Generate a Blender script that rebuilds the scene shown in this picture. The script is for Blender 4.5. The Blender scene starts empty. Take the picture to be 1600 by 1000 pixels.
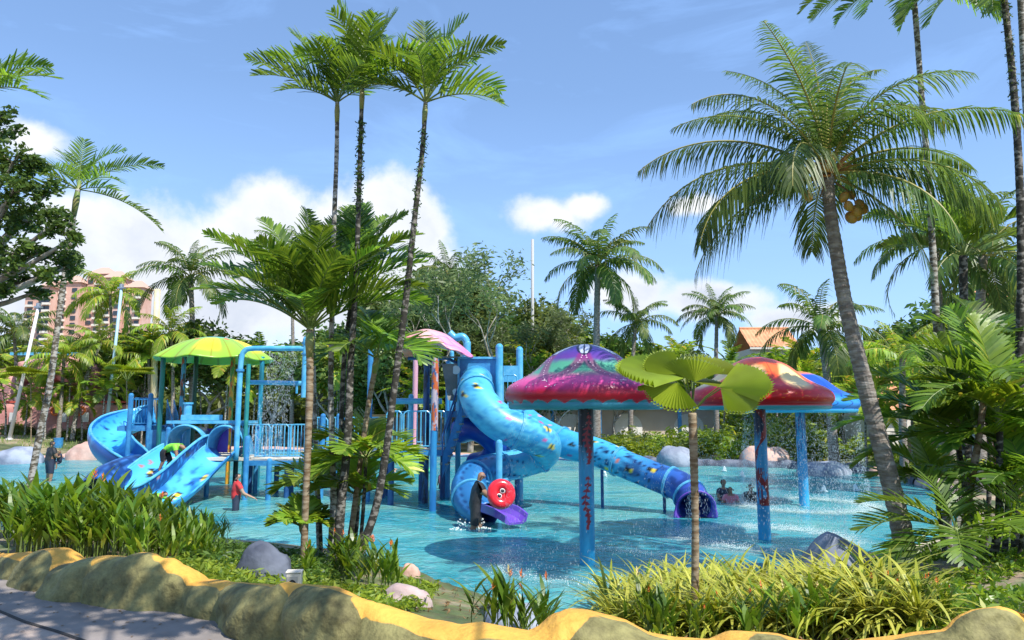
import bpy, math, random
import numpy as np
from mathutils import Vector, Matrix, noise as mn
random.seed(7); np.random.seed(7)
R = math.radians
sc = bpy.context.scene
col = sc.collection
# ------------------------------------------------------------ camera
FPX, CZ, PITCH = 1155.0, 2.6, math.atan(150/1155)
cd = bpy.data.cameras.new('camera'); cam = bpy.data.objects.new('camera', cd); col.objects.link(cam)
cam.location = (0, 0, CZ); cam.rotation_euler = (R(90)+PITCH, 0, 0)
cd.sensor_width = 36; cd.lens = 36*FPX/1600; cd.clip_start = .05; cd.clip_end = 3000
sc.camera = cam
# ------------------------------------------------------------ sky and sun
SUN = Vector((1.6, -1.6, 3.0)).normalized()
sc.view_settings.view_transform = 'Standard'; sc.view_settings.look = 'None'
sc.view_settings.gamma = 1; sc.view_settings.use_curve_mapping = False
sc.view_settings.exposure = 0.58
sd = bpy.data.lights.new('sun', 'SUN'); sd.energy = 4.2; sd.angle = R(.5); sd.color = (1, .955, .88)
so = bpy.data.objects.new('sun', sd); col.objects.link(so)
so.rotation_euler = (-SUN).to_track_quat('-Z', 'Y').to_euler(); so.location = (10, -10, 30)
world = bpy.data.worlds.new('World'); sc.world = world; world.use_nodes = True
def build_world():
    nt = world.node_tree; nt.nodes.clear(); N = nt.nodes.new; L = nt.links.new
    out = N('ShaderNodeOutputWorld')
    sky = N('ShaderNodeTexSky'); sky.sky_type = 'NISHITA'; sky.sun_disc = False
    sky.sun_elevation = math.asin(SUN.z); sky.sun_rotation = math.atan2(SUN.x, SUN.y)
    sky.air_density = 1.0; sky.dust_density = .4; sky.ozone_density = 4.0; sky.altitude = 0
    def M(op, a, b=None, c=None, clamp=False):
        n = N('ShaderNodeMath'); n.operation = op; n.use_clamp = clamp
        for i, v in enumerate((a, b, c)):
            if v is None: continue
            if isinstance(v, (int, float)): n.inputs[i].default_value = v
            else: L(v, n.inputs[i])
        return n.outputs[0]
    tc = N('ShaderNodeTexCoord'); sp = N('ShaderNodeSeparateXYZ'); L(tc.outputs['Generated'], sp.inputs[0])
    az = M('ARCTAN2', sp.outputs[0], sp.outputs[1]); alt = M('ARCSINE', sp.outputs[2])
    cb = N('ShaderNodeCombineXYZ'); L(az, cb.inputs[0]); L(alt, cb.inputs[1])
    blobs = [(600,330,85,75),(655,365,55,55),(530,345,70,55),(415,345,95,75),(330,385,95,70),(205,380,120,80),(110,345,90,50),
             (330,460,420,110),(60,450,190,110),(600,450,170,80),(480,400,200,90),(855,335,68,34),(915,322,45,22),(1090,320,55,20),(25,215,60,32),(675,415,50,40),
             (985,455,75,42),(1110,470,120,35),(1250,500,90,30),(1570,440,60,25)]
    acc = None
    for px, py, rx, ry in blobs:
        a = N('ShaderNodeVectorMath'); a.operation = 'SUBTRACT'; L(cb.outputs[0], a.inputs[0])
        th = math.atan((px-800)/FPX)
        a.inputs[1].default_value = (th, (math.atan((500-py)/FPX)+PITCH)*math.cos(th), 0)
        b = N('ShaderNodeVectorMath'); b.operation = 'MULTIPLY'; L(a.outputs[0], b.inputs[0])
        b.inputs[1].default_value = (FPX/rx/math.cos(th)**1, FPX/ry, 0)
        c = N('ShaderNodeVectorMath'); c.operation = 'LENGTH'; L(b.outputs[0], c.inputs[0])
        v = M('SUBTRACT', 1.0, c.outputs['Value'])
        acc = v if acc is None else M('SMOOTH_MAX', acc, v, .35)
    # the same cumulus goes on round the rest of the horizon
    def noise(scale, det, rough, vec, dist=0):
        n = N('ShaderNodeTexNoise'); n.inputs['Scale'].default_value = scale; n.inputs['Detail'].default_value = det
        n.inputs['Roughness'].default_value = rough; n.inputs['Distortion'].default_value = dist; L(vec, n.inputs['Vector']); return n.outputs['Fac']
    fld = M('SUBTRACT', M('MULTIPLY', noise(3.2, 2, .5, tc.outputs['Generated']), 6.0), 3.2)
    band = M('SUBTRACT', fld, M('MULTIPLY', M('ABSOLUTE', M('SUBTRACT', alt, .22)), 7.0))
    aside = M('MULTIPLY', M('SUBTRACT', M('ABSOLUTE', az), .72), 12.0, clamp=True)
    acc = M('MAXIMUM', acc, M('SUBTRACT', band, M('MULTIPLY', M('SUBTRACT', 1.0, aside), 9.0)))
    fb = noise(13, 9, .6, cb.outputs[0], .15)
    dens = M('ADD', acc, M('MULTIPLY', M('SUBTRACT', fb, .5), 1.6))
    mask = N('ShaderNodeMapRange'); mask.interpolation_type = 'SMOOTHSTEP'; L(dens, mask.inputs[0])
    mask.inputs[1].default_value = -.10; mask.inputs[2].default_value = .55
    sh = noise(9, 6, .6, cb.outputs[0], .2)
    low = M('MULTIPLY', M('SUBTRACT', .30, alt), 2.4, clamp=True)
    shade = M('ADD', M('MULTIPLY', M('SUBTRACT', sh, .40), 1.4), M('MULTIPLY', low, .95), clamp=True)
    shade = M('MULTIPLY', shade, M('MULTIPLY', M('SUBTRACT', dens, .12), 1.8, clamp=True), clamp=True)
    mc = N('ShaderNodeMix'); mc.data_type = 'RGBA'; L(shade, mc.inputs[0])
    mc.inputs[6].default_value = (.72, .74, .77, 1); mc.inputs[7].default_value = (.38, .44, .56, 1)
    # thin high veil
    mp = N('ShaderNodeMapping'); L(cb.outputs[0], mp.inputs[0]); mp.inputs['Scale'].default_value = (1.3, 4.5, 1); mp.inputs['Rotation'].default_value = (0, 0, .35)
    ci = noise(2.4, 7, .62, mp.outputs[0], .6)
    cir = N('ShaderNodeMapRange'); L(ci, cir.inputs[0]); cir.inputs[1].default_value = .50; cir.inputs[2].default_value = .74; cir.inputs[3].default_value = 0.0; cir.inputs[4].default_value = .6
    haze = M('MULTIPLY', M('SUBTRACT', .42, alt), 1.35, clamp=True)
    veil = M('ADD', M('ADD', M('MULTIPLY', cir.outputs[0], .6), .22), M('MULTIPLY', haze, .70), clamp=True)
    bs = N('ShaderNodeBackground'); L(sky.outputs[0], bs.inputs[0]); bs.inputs[1].default_value = .13
    bv = N('ShaderNodeBackground'); bv.inputs[0].default_value = (.30, .53, 1.0, 1); bv.inputs[1].default_value = 1
    bc = N('ShaderNodeBackground'); L(mc.outputs[2], bc.inputs[0]); bc.inputs[1].default_value = 1.0
    m0 = N('ShaderNodeMixShader'); L(veil, m0.inputs[0]); L(bs.outputs[0], m0.inputs[1]); L(bv.outputs[0], m0.inputs[2])
    m1 = N('ShaderNodeMixShader'); L(mask.outputs[0], m1.inputs[0]); L(m0.outputs[0], m1.inputs[1]); L(bc.outputs[0], m1.inputs[2])
    L(m1.outputs[0], out.inputs[0])
build_world()
sc.render.engine = 'CYCLES'
sc.cycles.max_bounces = 8; sc.cycles.transparent_max_bounces = 24; sc.cycles.diffuse_bounces = 3; sc.cycles.glossy_bounces = 3
sc.cycles.sample_clamp_indirect = 6; sc.cycles.caustics_reflective = False; sc.cycles.caustics_refractive = False

# ------------------------------------------------------------ places: photo pixel + real distance -> point
def ray(px, py):
    cp, sp_ = math.cos(PITCH), math.sin(PITCH)
    a, b = (px-800)/FPX, (500-py)/FPX
    return Vector((a, cp - b*sp_, sp_ + b*cp))
def W(px, py, Y):
    d = ray(px, py); d = d*(Y/d.y); return Vector((d.x, d.y, d.z+CZ))
def G(px, py, z=0):
    d = ray(px, py); t = (z-CZ)/d.z; return Vector((d.x*t, d.y*t, z))
def V(*a): return Vector(a)

# ------------------------------------------------------------ mesh builder
class MB:
    def __init__(s): s.v = []; s.f = []; s.m = []; s.n = 0; s.uv = None; s.cols = None
    def add(s, vs, fs, mi=0):
        o = s.n; s.v.extend(vs); s.n += len(vs)
        s.f.extend([tuple(i+o for i in f) for f in fs]); s.m.extend([mi]*len(fs)); return o
    def box(s, c, d, rz=0, mi=0, M=None):
        hx, hy, hz = d[0]/2, d[1]/2, d[2]/2
        vs = [Vector((x*hx, y*hy, z*hz)) for z in (-1, 1) for y in (-1, 1) for x in (-1, 1)]
        T = Matrix.Rotation(rz, 3, 'Z') if M is None else M
        s.add([tuple(T @ v + Vector(c)) for v in vs], [(0,2,3,1),(4,5,7,6),(0,1,5,4),(2,6,7,3),(0,4,6,2),(1,3,7,5)], mi)
    def tube(s, pts, rad, seg=8, mi=0, cap=True, closed=False):
        pts = [Vector(p) for p in pts]; n = len(pts)
        if isinstance(rad, (int, float)): rad = [rad]*n
        vs = []; fs = []; up = None
        for i, p in enumerate(pts):
            if closed: t = (pts[(i+1) % n]-pts[i-1])
            else: t = (pts[min(i+1, n-1)]-pts[max(i-1, 0)])
            t.normalize()
            if up is None:
                up = Vector((0,0,1)) if abs(t.z) < .9 else Vector((1,0,0))
            a = t.cross(up).normalized(); b = a.cross(t).normalized(); up = b
            for k in range(seg):
                an = 2*math.pi*k/seg
                vs.append(tuple(p + a*(math.cos(an)*rad[i]) + b*(math.sin(an)*rad[i])))
        for i in range(n if closed else n-1):
            j = (i+1) % n
            for k in range(seg):
                l = (k+1) % seg; fs.append((i*seg+k, i*seg+l, j*seg+l, j*seg+k))
        if cap and not closed:
            fs.append(tuple(range(seg-1, -1, -1))); fs.append(tuple((n-1)*seg+k for k in range(seg)))
        s.add(vs, fs, mi)
    def lathe(s, prof, c=(0,0,0), seg=24, mi=0):
        vs = []; fs = []
        for r, z in prof:
            for k in range(seg):
                a = 2*math.pi*k/seg; vs.append((c[0]+r*math.cos(a), c[1]+r*math.sin(a), c[2]+z))
        for i in range(len(prof)-1):
            for k in range(seg):
                l = (k+1) % seg; fs.append((i*seg+k, i*seg+l, (i+1)*seg+l, (i+1)*seg+k))
        s.add(vs, fs, mi)
    def ball(s, c, r, seg=10, rings=7, mi=0, M=None):
        if isinstance(r, (int, float)): r = (r, r, r)
        vs = []; fs = []
        for i in range(rings+1):
            ph = math.pi*i/rings
            for k in range(seg):
                a = 2*math.pi*k/seg
                p = Vector((r[0]*math.sin(ph)*math.cos(a), r[1]*math.sin(ph)*math.sin(a), r[2]*math.cos(ph)))
                if M is not None: p = M @ p
                vs.append(tuple(p+Vector(c)))
        for i in range(rings):
            for k in range(seg):
                l = (k+1) % seg; fs.append((i*seg+k, (i+1)*seg+k, (i+1)*seg+l, i*seg+l))
        s.add(vs, fs, mi)
    def quads(s, P, mi=0):      # P: (n,4,3) array
        n = len(P); o = s.n
        s.v.extend(map(tuple, P.reshape(-1, 3).tolist())); s.n += 4*n
        s.f.extend([(o+4*i, o+4*i+1, o+4*i+2, o+4*i+3) for i in range(n)]); s.m.extend([mi]*n)
    def mesh(s, name, mats, smooth=False, off=None):
        me = bpy.data.meshes.new(name)
        vs = s.v if off is None else [(v[0]-off[0], v[1]-off[1], v[2]-off[2]) for v in s.v]
        me.from_pydata(vs, [], s.f)
        for m in (mats if isinstance(mats, (list, tuple)) else [mats]): me.materials.append(m)
        me.polygons.foreach_set('material_index', s.m)
        if smooth: me.polygons.foreach_set('use_smooth', [True]*len(s.f))
        if s.cols is not None:
            at = me.color_attributes.new('paint', 'FLOAT_COLOR', 'POINT'); at.data.foreach_set('color', np.asarray(s.cols, dtype=np.float32).ravel())
        me.update(); return me
    def build(s, name, mats, parent=None, smooth=False, local=False, **tags):
        off = None if (parent is None or local) else parent.location
        o = bpy.data.objects.new(name, s.mesh(name, mats, smooth, off)); col.objects.link(o)
        if parent is not None: o.parent = parent
        return tag(o, **tags)
def tag(o, label=None, cat=None, group=None, kind=None):
    if label: o['label'] = label
    if cat: o['category'] = cat
    if group: o['group'] = group
    if kind: o['kind'] = kind
    return o
def thing(name, label, cat, loc=(0,0,0), group=None, rz=0, s=1):
    o = bpy.data.objects.new(name, None); col.objects.link(o); o.location = loc; o.rotation_euler = (0, 0, rz); o.scale = (s, s, s)
    o.empty_display_size = .1
    return tag(o, label, cat, group)
def use(me, name, parent, loc=(0,0,0), rot=(0,0,0), s=1, **tags):
    o = bpy.data.objects.new(name, me); col.objects.link(o); o.parent = parent
    o.location = loc; o.rotation_euler = rot; o.scale = (s,)*3 if isinstance(s, (int, float)) else s
    return tag(o, **tags)
def spline(pts, n=8):
    P = [Vector(p) for p in pts]; P = [P[0]*2-P[1]] + P + [P[-1]*2-P[-2]]; out = []
    for i in range(1, len(P)-2):
        for k in range(n):
            t = k/n; a, b, c, d = P[i-1:i+3]
            out.append(.5*((2*b)+(c-a)*t+(2*a-5*b+4*c-d)*t*t+(3*b-a-3*c+d)*t*t*t))
    out.append(P[-2]); return out

# ------------------------------------------------------------ materials
def mat(name, c=(.5,.5,.5), rough=.6, c2=None, scale=4.0, mix=(.4,.6), bump=0, bscale=30, spec=.5, coat=0, det=4, stretch=None, attr=None, island=0, metal=0, obj_rand=0):
    m = bpy.data.materials.new(name); m.use_nodes = True; nt = m.node_tree; N = nt.nodes.new; L = nt.links.new
    p = nt.nodes['Principled BSDF']; p.inputs['Roughness'].default_value = rough; p.inputs['Specular IOR Level'].default_value = spec
    p.inputs['Base Color'].default_value = (*c, 1); p.inputs['Coat Weight'].default_value = coat; p.inputs['Metallic'].default_value = metal
    p.inputs['Coat Roughness'].default_value = .12
    tc = N('ShaderNodeTexCoord'); src = tc.outputs['Object']
    if stretch:
        mp = N('ShaderNodeMapping'); mp.inputs['Scale'].default_value = stretch; L(src, mp.inputs[0]); src = mp.outputs[0]
    colr = None
    if attr:
        a = N('ShaderNodeAttribute'); a.attribute_name = 'paint'; colr = a.outputs['Color']
        p.inputs['Base Color'].default_value = (1,1,1,1)
    if c2 is not None:
        n = N('ShaderNodeTexNoise'); n.inputs['Scale'].default_value = scale; n.inputs['Detail'].default_value = det; L(src, n.inputs['Vector'])
        mr = N('ShaderNodeMapRange'); L(n.outputs['Fac'], mr.inputs[0]); mr.inputs[1].default_value = mix[0]; mr.inputs[2].default_value = mix[1]
        mx = N('ShaderNodeMix'); mx.data_type = 'RGBA'; L(mr.outputs[0], mx.inputs[0]); mx.inputs[7].default_value = (*c2, 1)
        if colr: 
            L(colr, mx.inputs[6]); mr.inputs[4].default_value = .35
        else: mx.inputs[6].default_value = (*c, 1)
        colr = mx.outputs[2]
    if island or obj_rand:
        h = N('ShaderNodeHueSaturation')
        if island:
            g = N('ShaderNodeNewGeometry'); r = g.outputs['Random Per Island']
        else:
            g = N('ShaderNodeObjectInfo'); r = g.outputs['Random']
        amp = island or obj_rand
        mr = N('ShaderNodeMapRange'); L(r, mr.inputs[0]); mr.inputs[3].default_value = 1-amp; mr.inputs[4].default_value = 1+amp
        L(mr.outputs[0], h.inputs['Value'])
        if colr: L(colr, h.inputs['Color'])
        else: h.inputs['Color'].default_value = (*c, 1)
        colr = h.outputs[0]
    if colr: L(colr, p.inputs['Base Color'])
    if bump:
        n = N('ShaderNodeTexNoise'); n.inputs['Scale'].default_value = bscale; n.inputs['Detail'].default_value = 5; L(src, n.inputs['Vector'])
        b = N('ShaderNodeBump'); b.inputs['Strength'].default_value = 1; b.inputs['Distance'].default_value = bump; L(n.outputs['Fac'], b.inputs['Height']); L(b.outputs[0], p.inputs['Normal'])
    return m
def leafmat(name, c, c2, trans=.35, rough=.42, yel=None, yf=.9, spec=.4, objr=.12):
    m = bpy.data.materials.new(name); m.use_nodes = True; nt = m.node_tree; N = nt.nodes.new; L = nt.links.new
    p = nt.nodes['Principled BSDF']; out = nt.nodes['Material Output']
    g = N('ShaderNodeNewGeometry'); cr = N('ShaderNodeValToRGB'); L(g.outputs['Random Per Island'], cr.inputs[0])
    cr.color_ramp.elements[0].color = (*c, 1); cr.color_ramp.elements[1].color = (*c2, 1); cr.color_ramp.elements[1].position = .85
    if yel:
        e = cr.color_ramp.elements.new(yf); e.color = (*c2, 1); e = cr.color_ramp.elements.new(min(yf+.03, 1)); e.color = (*yel, 1)
    oi = N('ShaderNodeObjectInfo'); mr = N('ShaderNodeMapRange'); L(oi.outputs['Random'], mr.inputs[0]); mr.inputs[3].default_value = 1-objr*2; mr.inputs[4].default_value = 1+objr*2
    tc = N('ShaderNodeTexCoord'); nz = N('ShaderNodeTexNoise'); nz.inputs['Scale'].default_value = 1.7; nz.inputs['Detail'].default_value = 3; L(tc.outputs['Object'], nz.inputs['Vector'])
    m2 = N('ShaderNodeMapRange'); L(nz.outputs['Fac'], m2.inputs[0]); m2.inputs[1].default_value = .3; m2.inputs[2].default_value = .7; m2.inputs[3].default_value = .75; m2.inputs[4].default_value = 1.3
    ml = N('ShaderNodeMath'); ml.operation = 'MULTIPLY'; L(mr.outputs[0], ml.inputs[0]); L(m2.outputs[0], ml.inputs[1])
    h = N('ShaderNodeHueSaturation'); L(cr.outputs[0], h.inputs['Color']); L(ml.outputs[0], h.inputs['Value'])
    mh = N('ShaderNodeMapRange'); L(oi.outputs['Random'], mh.inputs[0]); mh.inputs[3].default_value = .5-objr*.12; mh.inputs[4].default_value = .5+objr*.08; L(mh.outputs[0], h.inputs['Hue'])
    L(h.outputs[0], p.inputs['Base Color']); p.inputs['Roughness'].default_value = rough; p.inputs['Specular IOR Level'].default_value = spec
    t = N('ShaderNodeBsdfTranslucent'); h2 = N('ShaderNodeHueSaturation'); L(h.outputs[0], h2.inputs['Color']); h2.inputs['Hue'].default_value = .485; h2.inputs['Value'].default_value = 2.1; h2.inputs['Saturation'].default_value = 1.05
    L(h2.outputs[0], t.inputs[0])
    x = N('ShaderNodeMixShader'); x.inputs[0].default_value = trans; L(p.outputs[0], x.inputs[1]); L(t.outputs[0], x.inputs[2]); L(x.outputs[0], out.inputs[0])
    return m
M = {}
M['coco'] = leafmat('coconut_leaf', (.032,.08,.016), (.12,.185,.035), yel=(.32,.28,.06), yf=.95)
M['areca'] = leafmat('feather_palm_leaf', (.04,.105,.012), (.17,.28,.03), yel=(.38,.40,.05), yf=.94)
M['areca_y'] = leafmat('yellow_green_palm_leaf', (.12,.22,.02), (.26,.36,.035), yel=(.5,.42,.06), yf=.9)
M['fan'] = leafmat('fan_palm_leaf', (.16,.24,.018), (.25,.31,.025), trans=.2, rough=.35, objr=.1)
M['broad'] = leafmat('broad_leaf', (.03,.075,.014), (.10,.17,.028), trans=.3)
M['broad2'] = leafmat('olive_leaf', (.07,.11,.03), (.18,.23,.055), trans=.3)
M['feath'] = leafmat('fine_grey_green_leaf', (.08,.13,.05), (.17,.23,.08), trans=.35)
M['shrub'] = leafmat('shrub_leaf', (.08,.16,.018), (.26,.34,.035), yel=(.42,.40,.05), yf=.8)
M['helic'] = leafmat('heliconia_leaf', (.055,.13,.013), (.19,.28,.025), yel=(.36,.38,.05), yf=.96, rough=.35)
M['red_leaf'] = leafmat('red_cordyline_leaf', (.10,.03,.03), (.22,.07,.05), trans=.3)
M['rachis'] = mat('frond_rib', (.30,.27,.06), .5, island=.2)
M['rachis_g'] = mat('green_frond_rib', (.14,.20,.04), .5, island=.2)
M['bark'] = mat('coconut_bark', (.17,.14,.115), .9, (.32,.29,.25), 6, (.42,.62), bump=.02, bscale=9, stretch=(1,1,3.5))
M['barkpale'] = mat('pale_lichen_bark', (.10,.085,.06), .9, (.42,.40,.36), 9, (.44,.56), bump=.012, bscale=14, stretch=(1,1,2.2))
M['barkdark'] = mat('dark_mossy_bark', (.035,.032,.024), .95, (.24,.22,.19), 11, (.50,.62), bump=.015, bscale=14, stretch=(1,1,1.6))
M['barkbrown'] = mat('ringed_brown_bark', (.16,.10,.05), .85, (.34,.27,.18), 6, (.4,.6), bump=.01, bscale=10, stretch=(1,1,4))
M['sheath'] = mat('green_crownshaft', (.16,.24,.06), .5, (.30,.27,.10), 5)
M['limb'] = mat('grey_limb', (.20,.17,.13), .9, (.42,.40,.36), 4)
M['dead'] = mat('dry_brown_leaf', (.20,.12,.05), .8, island=.3)
# ============================================================ ground, pool, water, path
shore_px = [(-300,800),(-100,832),(100,842),(300,846),(385,850),(470,858),(560,872),(620,890),(665,908),(740,932),(800,952),(850,972),
 (900,985),(960,978),(1040,955),(1120,930),(1200,905),(1260,888),(1330,869),(1392,868),(1440,852),(1485,832),(1500,805),(1480,774),(1440,757),(1370,741),
 (1300,735),(1230,731),(1150,729),(1080,727),(1000,724),(920,721),(860,718),(700,713),(560,708),(400,704),(260,706),(170,710),(130,714),(60,720),(-60,728),(-300,742)]
shore = [G(x, y, 0) for x, y in shore_px]
SP = np.array([(p.x, p.y) for p in shore]); SQ = np.roll(SP, -1, axis=0)
def sdist(X, Y):
    X = np.asarray(X, float); Y = np.asarray(Y, float); d = np.full(X.shape, 1e9); ins = np.zeros(X.shape, bool)
    for (ax, ay), (bx, by) in zip(SP, SQ):
        ex, ey = bx-ax, by-ay; t = np.clip(((X-ax)*ex+(Y-ay)*ey)/(ex*ex+ey*ey), 0, 1)
        d = np.minimum(d, np.hypot(X-ax-t*ex, Y-ay-t*ey))
        c = ((ay > Y) != (by > Y)) & (X < (bx-ax)*(Y-ay)/(by-ay+1e-12)+ax); ins ^= c
    return np.where(ins, -d, d)
wall_pts = [(-14,10.6),(-9,9.2),(-7,8.7),(-5.35,8.05),(-4.45,7.4),(-3.65,6.85),(-3.1,6.6),(-2.55,6.45),(-2.15,6.05),(-1.7,5.6),(-1.1,5.15),(-.3,4.95),(.5,5.05),(1.3,4.95),(2.2,4.85),(3.2,4.8),(4.2,4.6),(6,4.3),(9,3.6)]
WX = np.array([p[0] for p in wall_pts]); WY = np.array([p[1] for p in wall_pts])
def smooth(t): t = np.clip(t, 0, 1); return t*t*(3-2*t)
def ground_z(X, Y):
    X = np.asarray(X, float); Y = np.asarray(Y, float); d = sdist(X, Y)
    near = .06+.19*d+.03*np.sin(X*1.7+Y)*np.clip(d, 0, 1); near = np.minimum(near, .95)
    far = np.minimum(.04+.5*d, .2+.03*np.sin(X*.4)*np.cos(Y*.3))
    far = far+.95*smooth((d-2)/11)
    k = smooth((Y-13)/6); out = near*(1-k)+far*k
    sl = np.where((Y < 15), .16, .9)
    ins = np.maximum(-.6, .03+d*sl)
    z = np.where(d > 0, np.maximum(out, .03), ins)
    wy = np.interp(X, WX, WY)
    pth = smooth((wy+.25-Y)/.3); z = z*(1-pth)+1.0*pth
    return z
def gz(x, y): return float(ground_z(np.array([x]), np.array([y]))[0])
def grid_axis(a, b, st, far):
    c = np.arange(a, b+st/2, st); g = [];  e = st*1.5; v = 0
    while v < far: v += e; e *= 1.35; g.append(v)
    g = np.array(g); return np.concatenate([(a-g)[::-1], c, b+g])
gxs = grid_axis(-26, 26, .22, 1400); gys = grid_axis(-4, 52, .22, 1400)
GX, GY = np.meshgrid(gxs, gys); GZ = ground_z(GX, GY)
nx, ny = len(gxs), len(gys)
def sheet(name, X, Y, Z, m, smooth_=True, **t):
    ny, nx = X.shape; me = bpy.data.meshes.new(name)
    idx = np.arange(nx*ny).reshape(ny, nx)
    F = np.stack([idx[:-1,:-1], idx[:-1,1:], idx[1:,1:], idx[1:,:-1]], -1).reshape(-1, 4)
    me.vertices.add(nx*ny); me.vertices.foreach_set('co', np.stack([X,Y,Z], -1).ravel().astype(np.float32))
    me.loops.add(F.size); me.loops.foreach_set('vertex_index', F.ravel().astype(np.int32))
    me.polygons.add(len(F)); me.polygons.foreach_set('loop_start', np.arange(0, F.size, 4, dtype=np.int32))
    me.polygons.foreach_set('loop_total', np.full(len(F), 4, dtype=np.int32)) if False else None
    me.update(calc_edges=True); me.validate()
    me.polygons.foreach_set('use_smooth', [smooth_]*len(me.polygons)); me.materials.append(m)
    o = bpy.data.objects.new(name, me); col.objects.link(o); return tag(o, **t)
def groundmat():
    m = mat('soil_and_lawn', (.20,.15,.09), .95, bump=.03, bscale=9); nt = m.node_tree; N = nt.nodes.new; L = nt.links.new; p = nt.nodes['Principled BSDF']
    tc = N('ShaderNodeTexCoord'); n = N('ShaderNodeTexNoise'); n.inputs['Scale'].default_value = .25; n.inputs['Detail'].default_value = 8; n.inputs['Roughness'].default_value = .65; L(tc.outputs['Object'], n.inputs['Vector'])
    cr = N('ShaderNodeValToRGB'); L(n.outputs['Fac'], cr.inputs[0]); e = cr.color_ramp.elements
    e[0].position = .38; e[0].color = (.05,.075,.02,1); e[1].position = .62; e[1].color = (.40,.31,.20,1)
    x = e.new(.48); x.color = (.12,.14,.045,1); x = e.new(.54); x.color = (.30,.24,.14,1)
    n2 = N('ShaderNodeTexNoise'); n2.inputs['Scale'].default_value = 6; n2.inputs['Detail'].default_value = 6; L(tc.outputs['Object'], n2.inputs['Vector'])
    mx = N('ShaderNodeMix'); mx.data_type = 'RGBA'; mx.blend_type = 'MULTIPLY'; mx.inputs[0].default_value = .7; L(cr.outputs[0], mx.inputs[6]); L(n2.outputs['Color'], mx.inputs[7])
    h = N('ShaderNodeHueSaturation'); h.inputs['Value'].default_value = 1.6; h.inputs['Saturation'].default_value = .9; L(mx.outputs[2], h.inputs['Color']); L(h.outputs[0], p.inputs['Base Color']); return m
sheet('ground', GX, GY, GZ, groundmat(), kind='structure')
# pool floor
def poly_obj(name, pts, z, m, **t):
    me = bpy.data.meshes.new(name); me.from_pydata([(p[0], p[1], z) for p in pts], [], [tuple(range(len(pts)))]); me.materials.append(m); me.update()
    o = bpy.data.objects.new(name, me); col.objects.link(o); return tag(o, **t)
M['floor'] = mat('painted_pool_floor', (.05,.44,.50), .6, (.10,.55,.48), .35, (.45,.62), det=2)
poly_obj('pool_floor', [(p.x, p.y) for p in shore], -.42, M['floor'], kind='structure')
def watermat():
    m = bpy.data.materials.new('pool_water'); m.use_nodes = True; nt = m.node_tree; nt.nodes.clear(); N = nt.nodes.new; L = nt.links.new
    out = N('ShaderNodeOutputMaterial'); geo = N('ShaderNodeNewGeometry')
    def nz(scale, det, dist, st):
        mp = N('ShaderNodeMapping'); mp.inputs['Scale'].default_value = st; L(geo.outputs['Position'], mp.inputs[0])
        n = N('ShaderNodeTexNoise'); n.inputs['Scale'].default_value = scale; n.inputs['Detail'].default_value = det; n.inputs['Distortion'].default_value = dist; n.inputs['Roughness'].default_value = .55; L(mp.outputs[0], n.inputs['Vector']); return n.outputs['Fac']
    a = nz(1.6, 3, .8, (1,.9,1)); b = nz(6.5, 4, .6, (1,.8,1))
    s = N('ShaderNodeMath'); s.operation = 'MULTIPLY_ADD'; L(b, s.inputs[0]); s.inputs[1].default_value = .32; L(a, s.inputs[2])
    bp = N('ShaderNodeBump'); bp.inputs['Strength'].default_value = 1; bp.inputs['Distance'].default_value = .09; L(s.outputs[0], bp.inputs['Height'])
    fr = N('ShaderNodeFresnel'); fr.inputs[0].default_value = 1.33; L(bp.outputs[0], fr.inputs['Normal'])
    tr = N('ShaderNodeBsdfTransparent'); tr.inputs[0].default_value = (.62,.90,.95,1)
    df = N('ShaderNodeBsdfDiffuse'); L(bp.outputs[0], df.inputs['Normal'])
    pn = nz(.16, 5, .8, (.8,1.5,1)); cr = N('ShaderNodeValToRGB'); L(pn, cr.inputs[0]); e = cr.color_ramp.elements
    e[0].position = .40; e[0].color = (.03,.36,.47,1); e[1].position = .62; e[1].color = (.22,.58,.52,1); x = e.new(.5); x.color = (.08,.47,.54,1)
    # milky crests of churned water
    c2 = nz(3.2, 7, 1.2, (1,1.3,1)); cr2 = N('ShaderNodeValToRGB'); L(c2, cr2.inputs[0]); e = cr2.color_ramp.elements; e[0].position = .52; e[0].color = (0,0,0,1); e[1].position = .72; e[1].color = (.65,.65,.65,1)
    mx = N('ShaderNodeMix'); mx.data_type = 'RGBA'; L(cr2.outputs[0], mx.inputs[0]); L(cr.outputs[0], mx.inputs[6]); mx.inputs[7].default_value = (.42,.72,.74,1); L(mx.outputs[2], df.inputs[0])
    m1 = N('ShaderNodeMixShader'); m1.inputs[0].default_value = .70; L(tr.outputs[0], m1.inputs[1]); L(df.outputs[0], m1.inputs[2])
    gl = N('ShaderNodeBsdfGlossy'); gl.inputs['Roughness'].default_value = .07; L(bp.outputs[0], gl.inputs['Normal'])
    fm = N('ShaderNodeMath'); fm.operation = 'MINIMUM'; L(fr.outputs[0], fm.inputs[0]); fm.inputs[1].default_value = .55
    m2 = N('ShaderNodeMixShader'); L(fm.outputs[0], m2.inputs[0]); L(m1.outputs[0], m2.inputs[1]); L(gl.outputs[0], m2.inputs[2]); L(m2.outputs[0], out.inputs[0]); return m
xs = np.arange(-40, 24, .3); ys = np.arange(7.5, 56, .3); X, Y = np.meshgrid(xs, ys)
Zw = .012*np.sin(X*1.9+1.3*np.sin(Y*.7))+.012*np.sin(Y*2.3+1.1*np.sin(X*.9))+.008*np.sin(X*3.1-Y*2.7)
sheet('water', X, Y, Zw*.8, watermat(), kind='structure')
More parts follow.
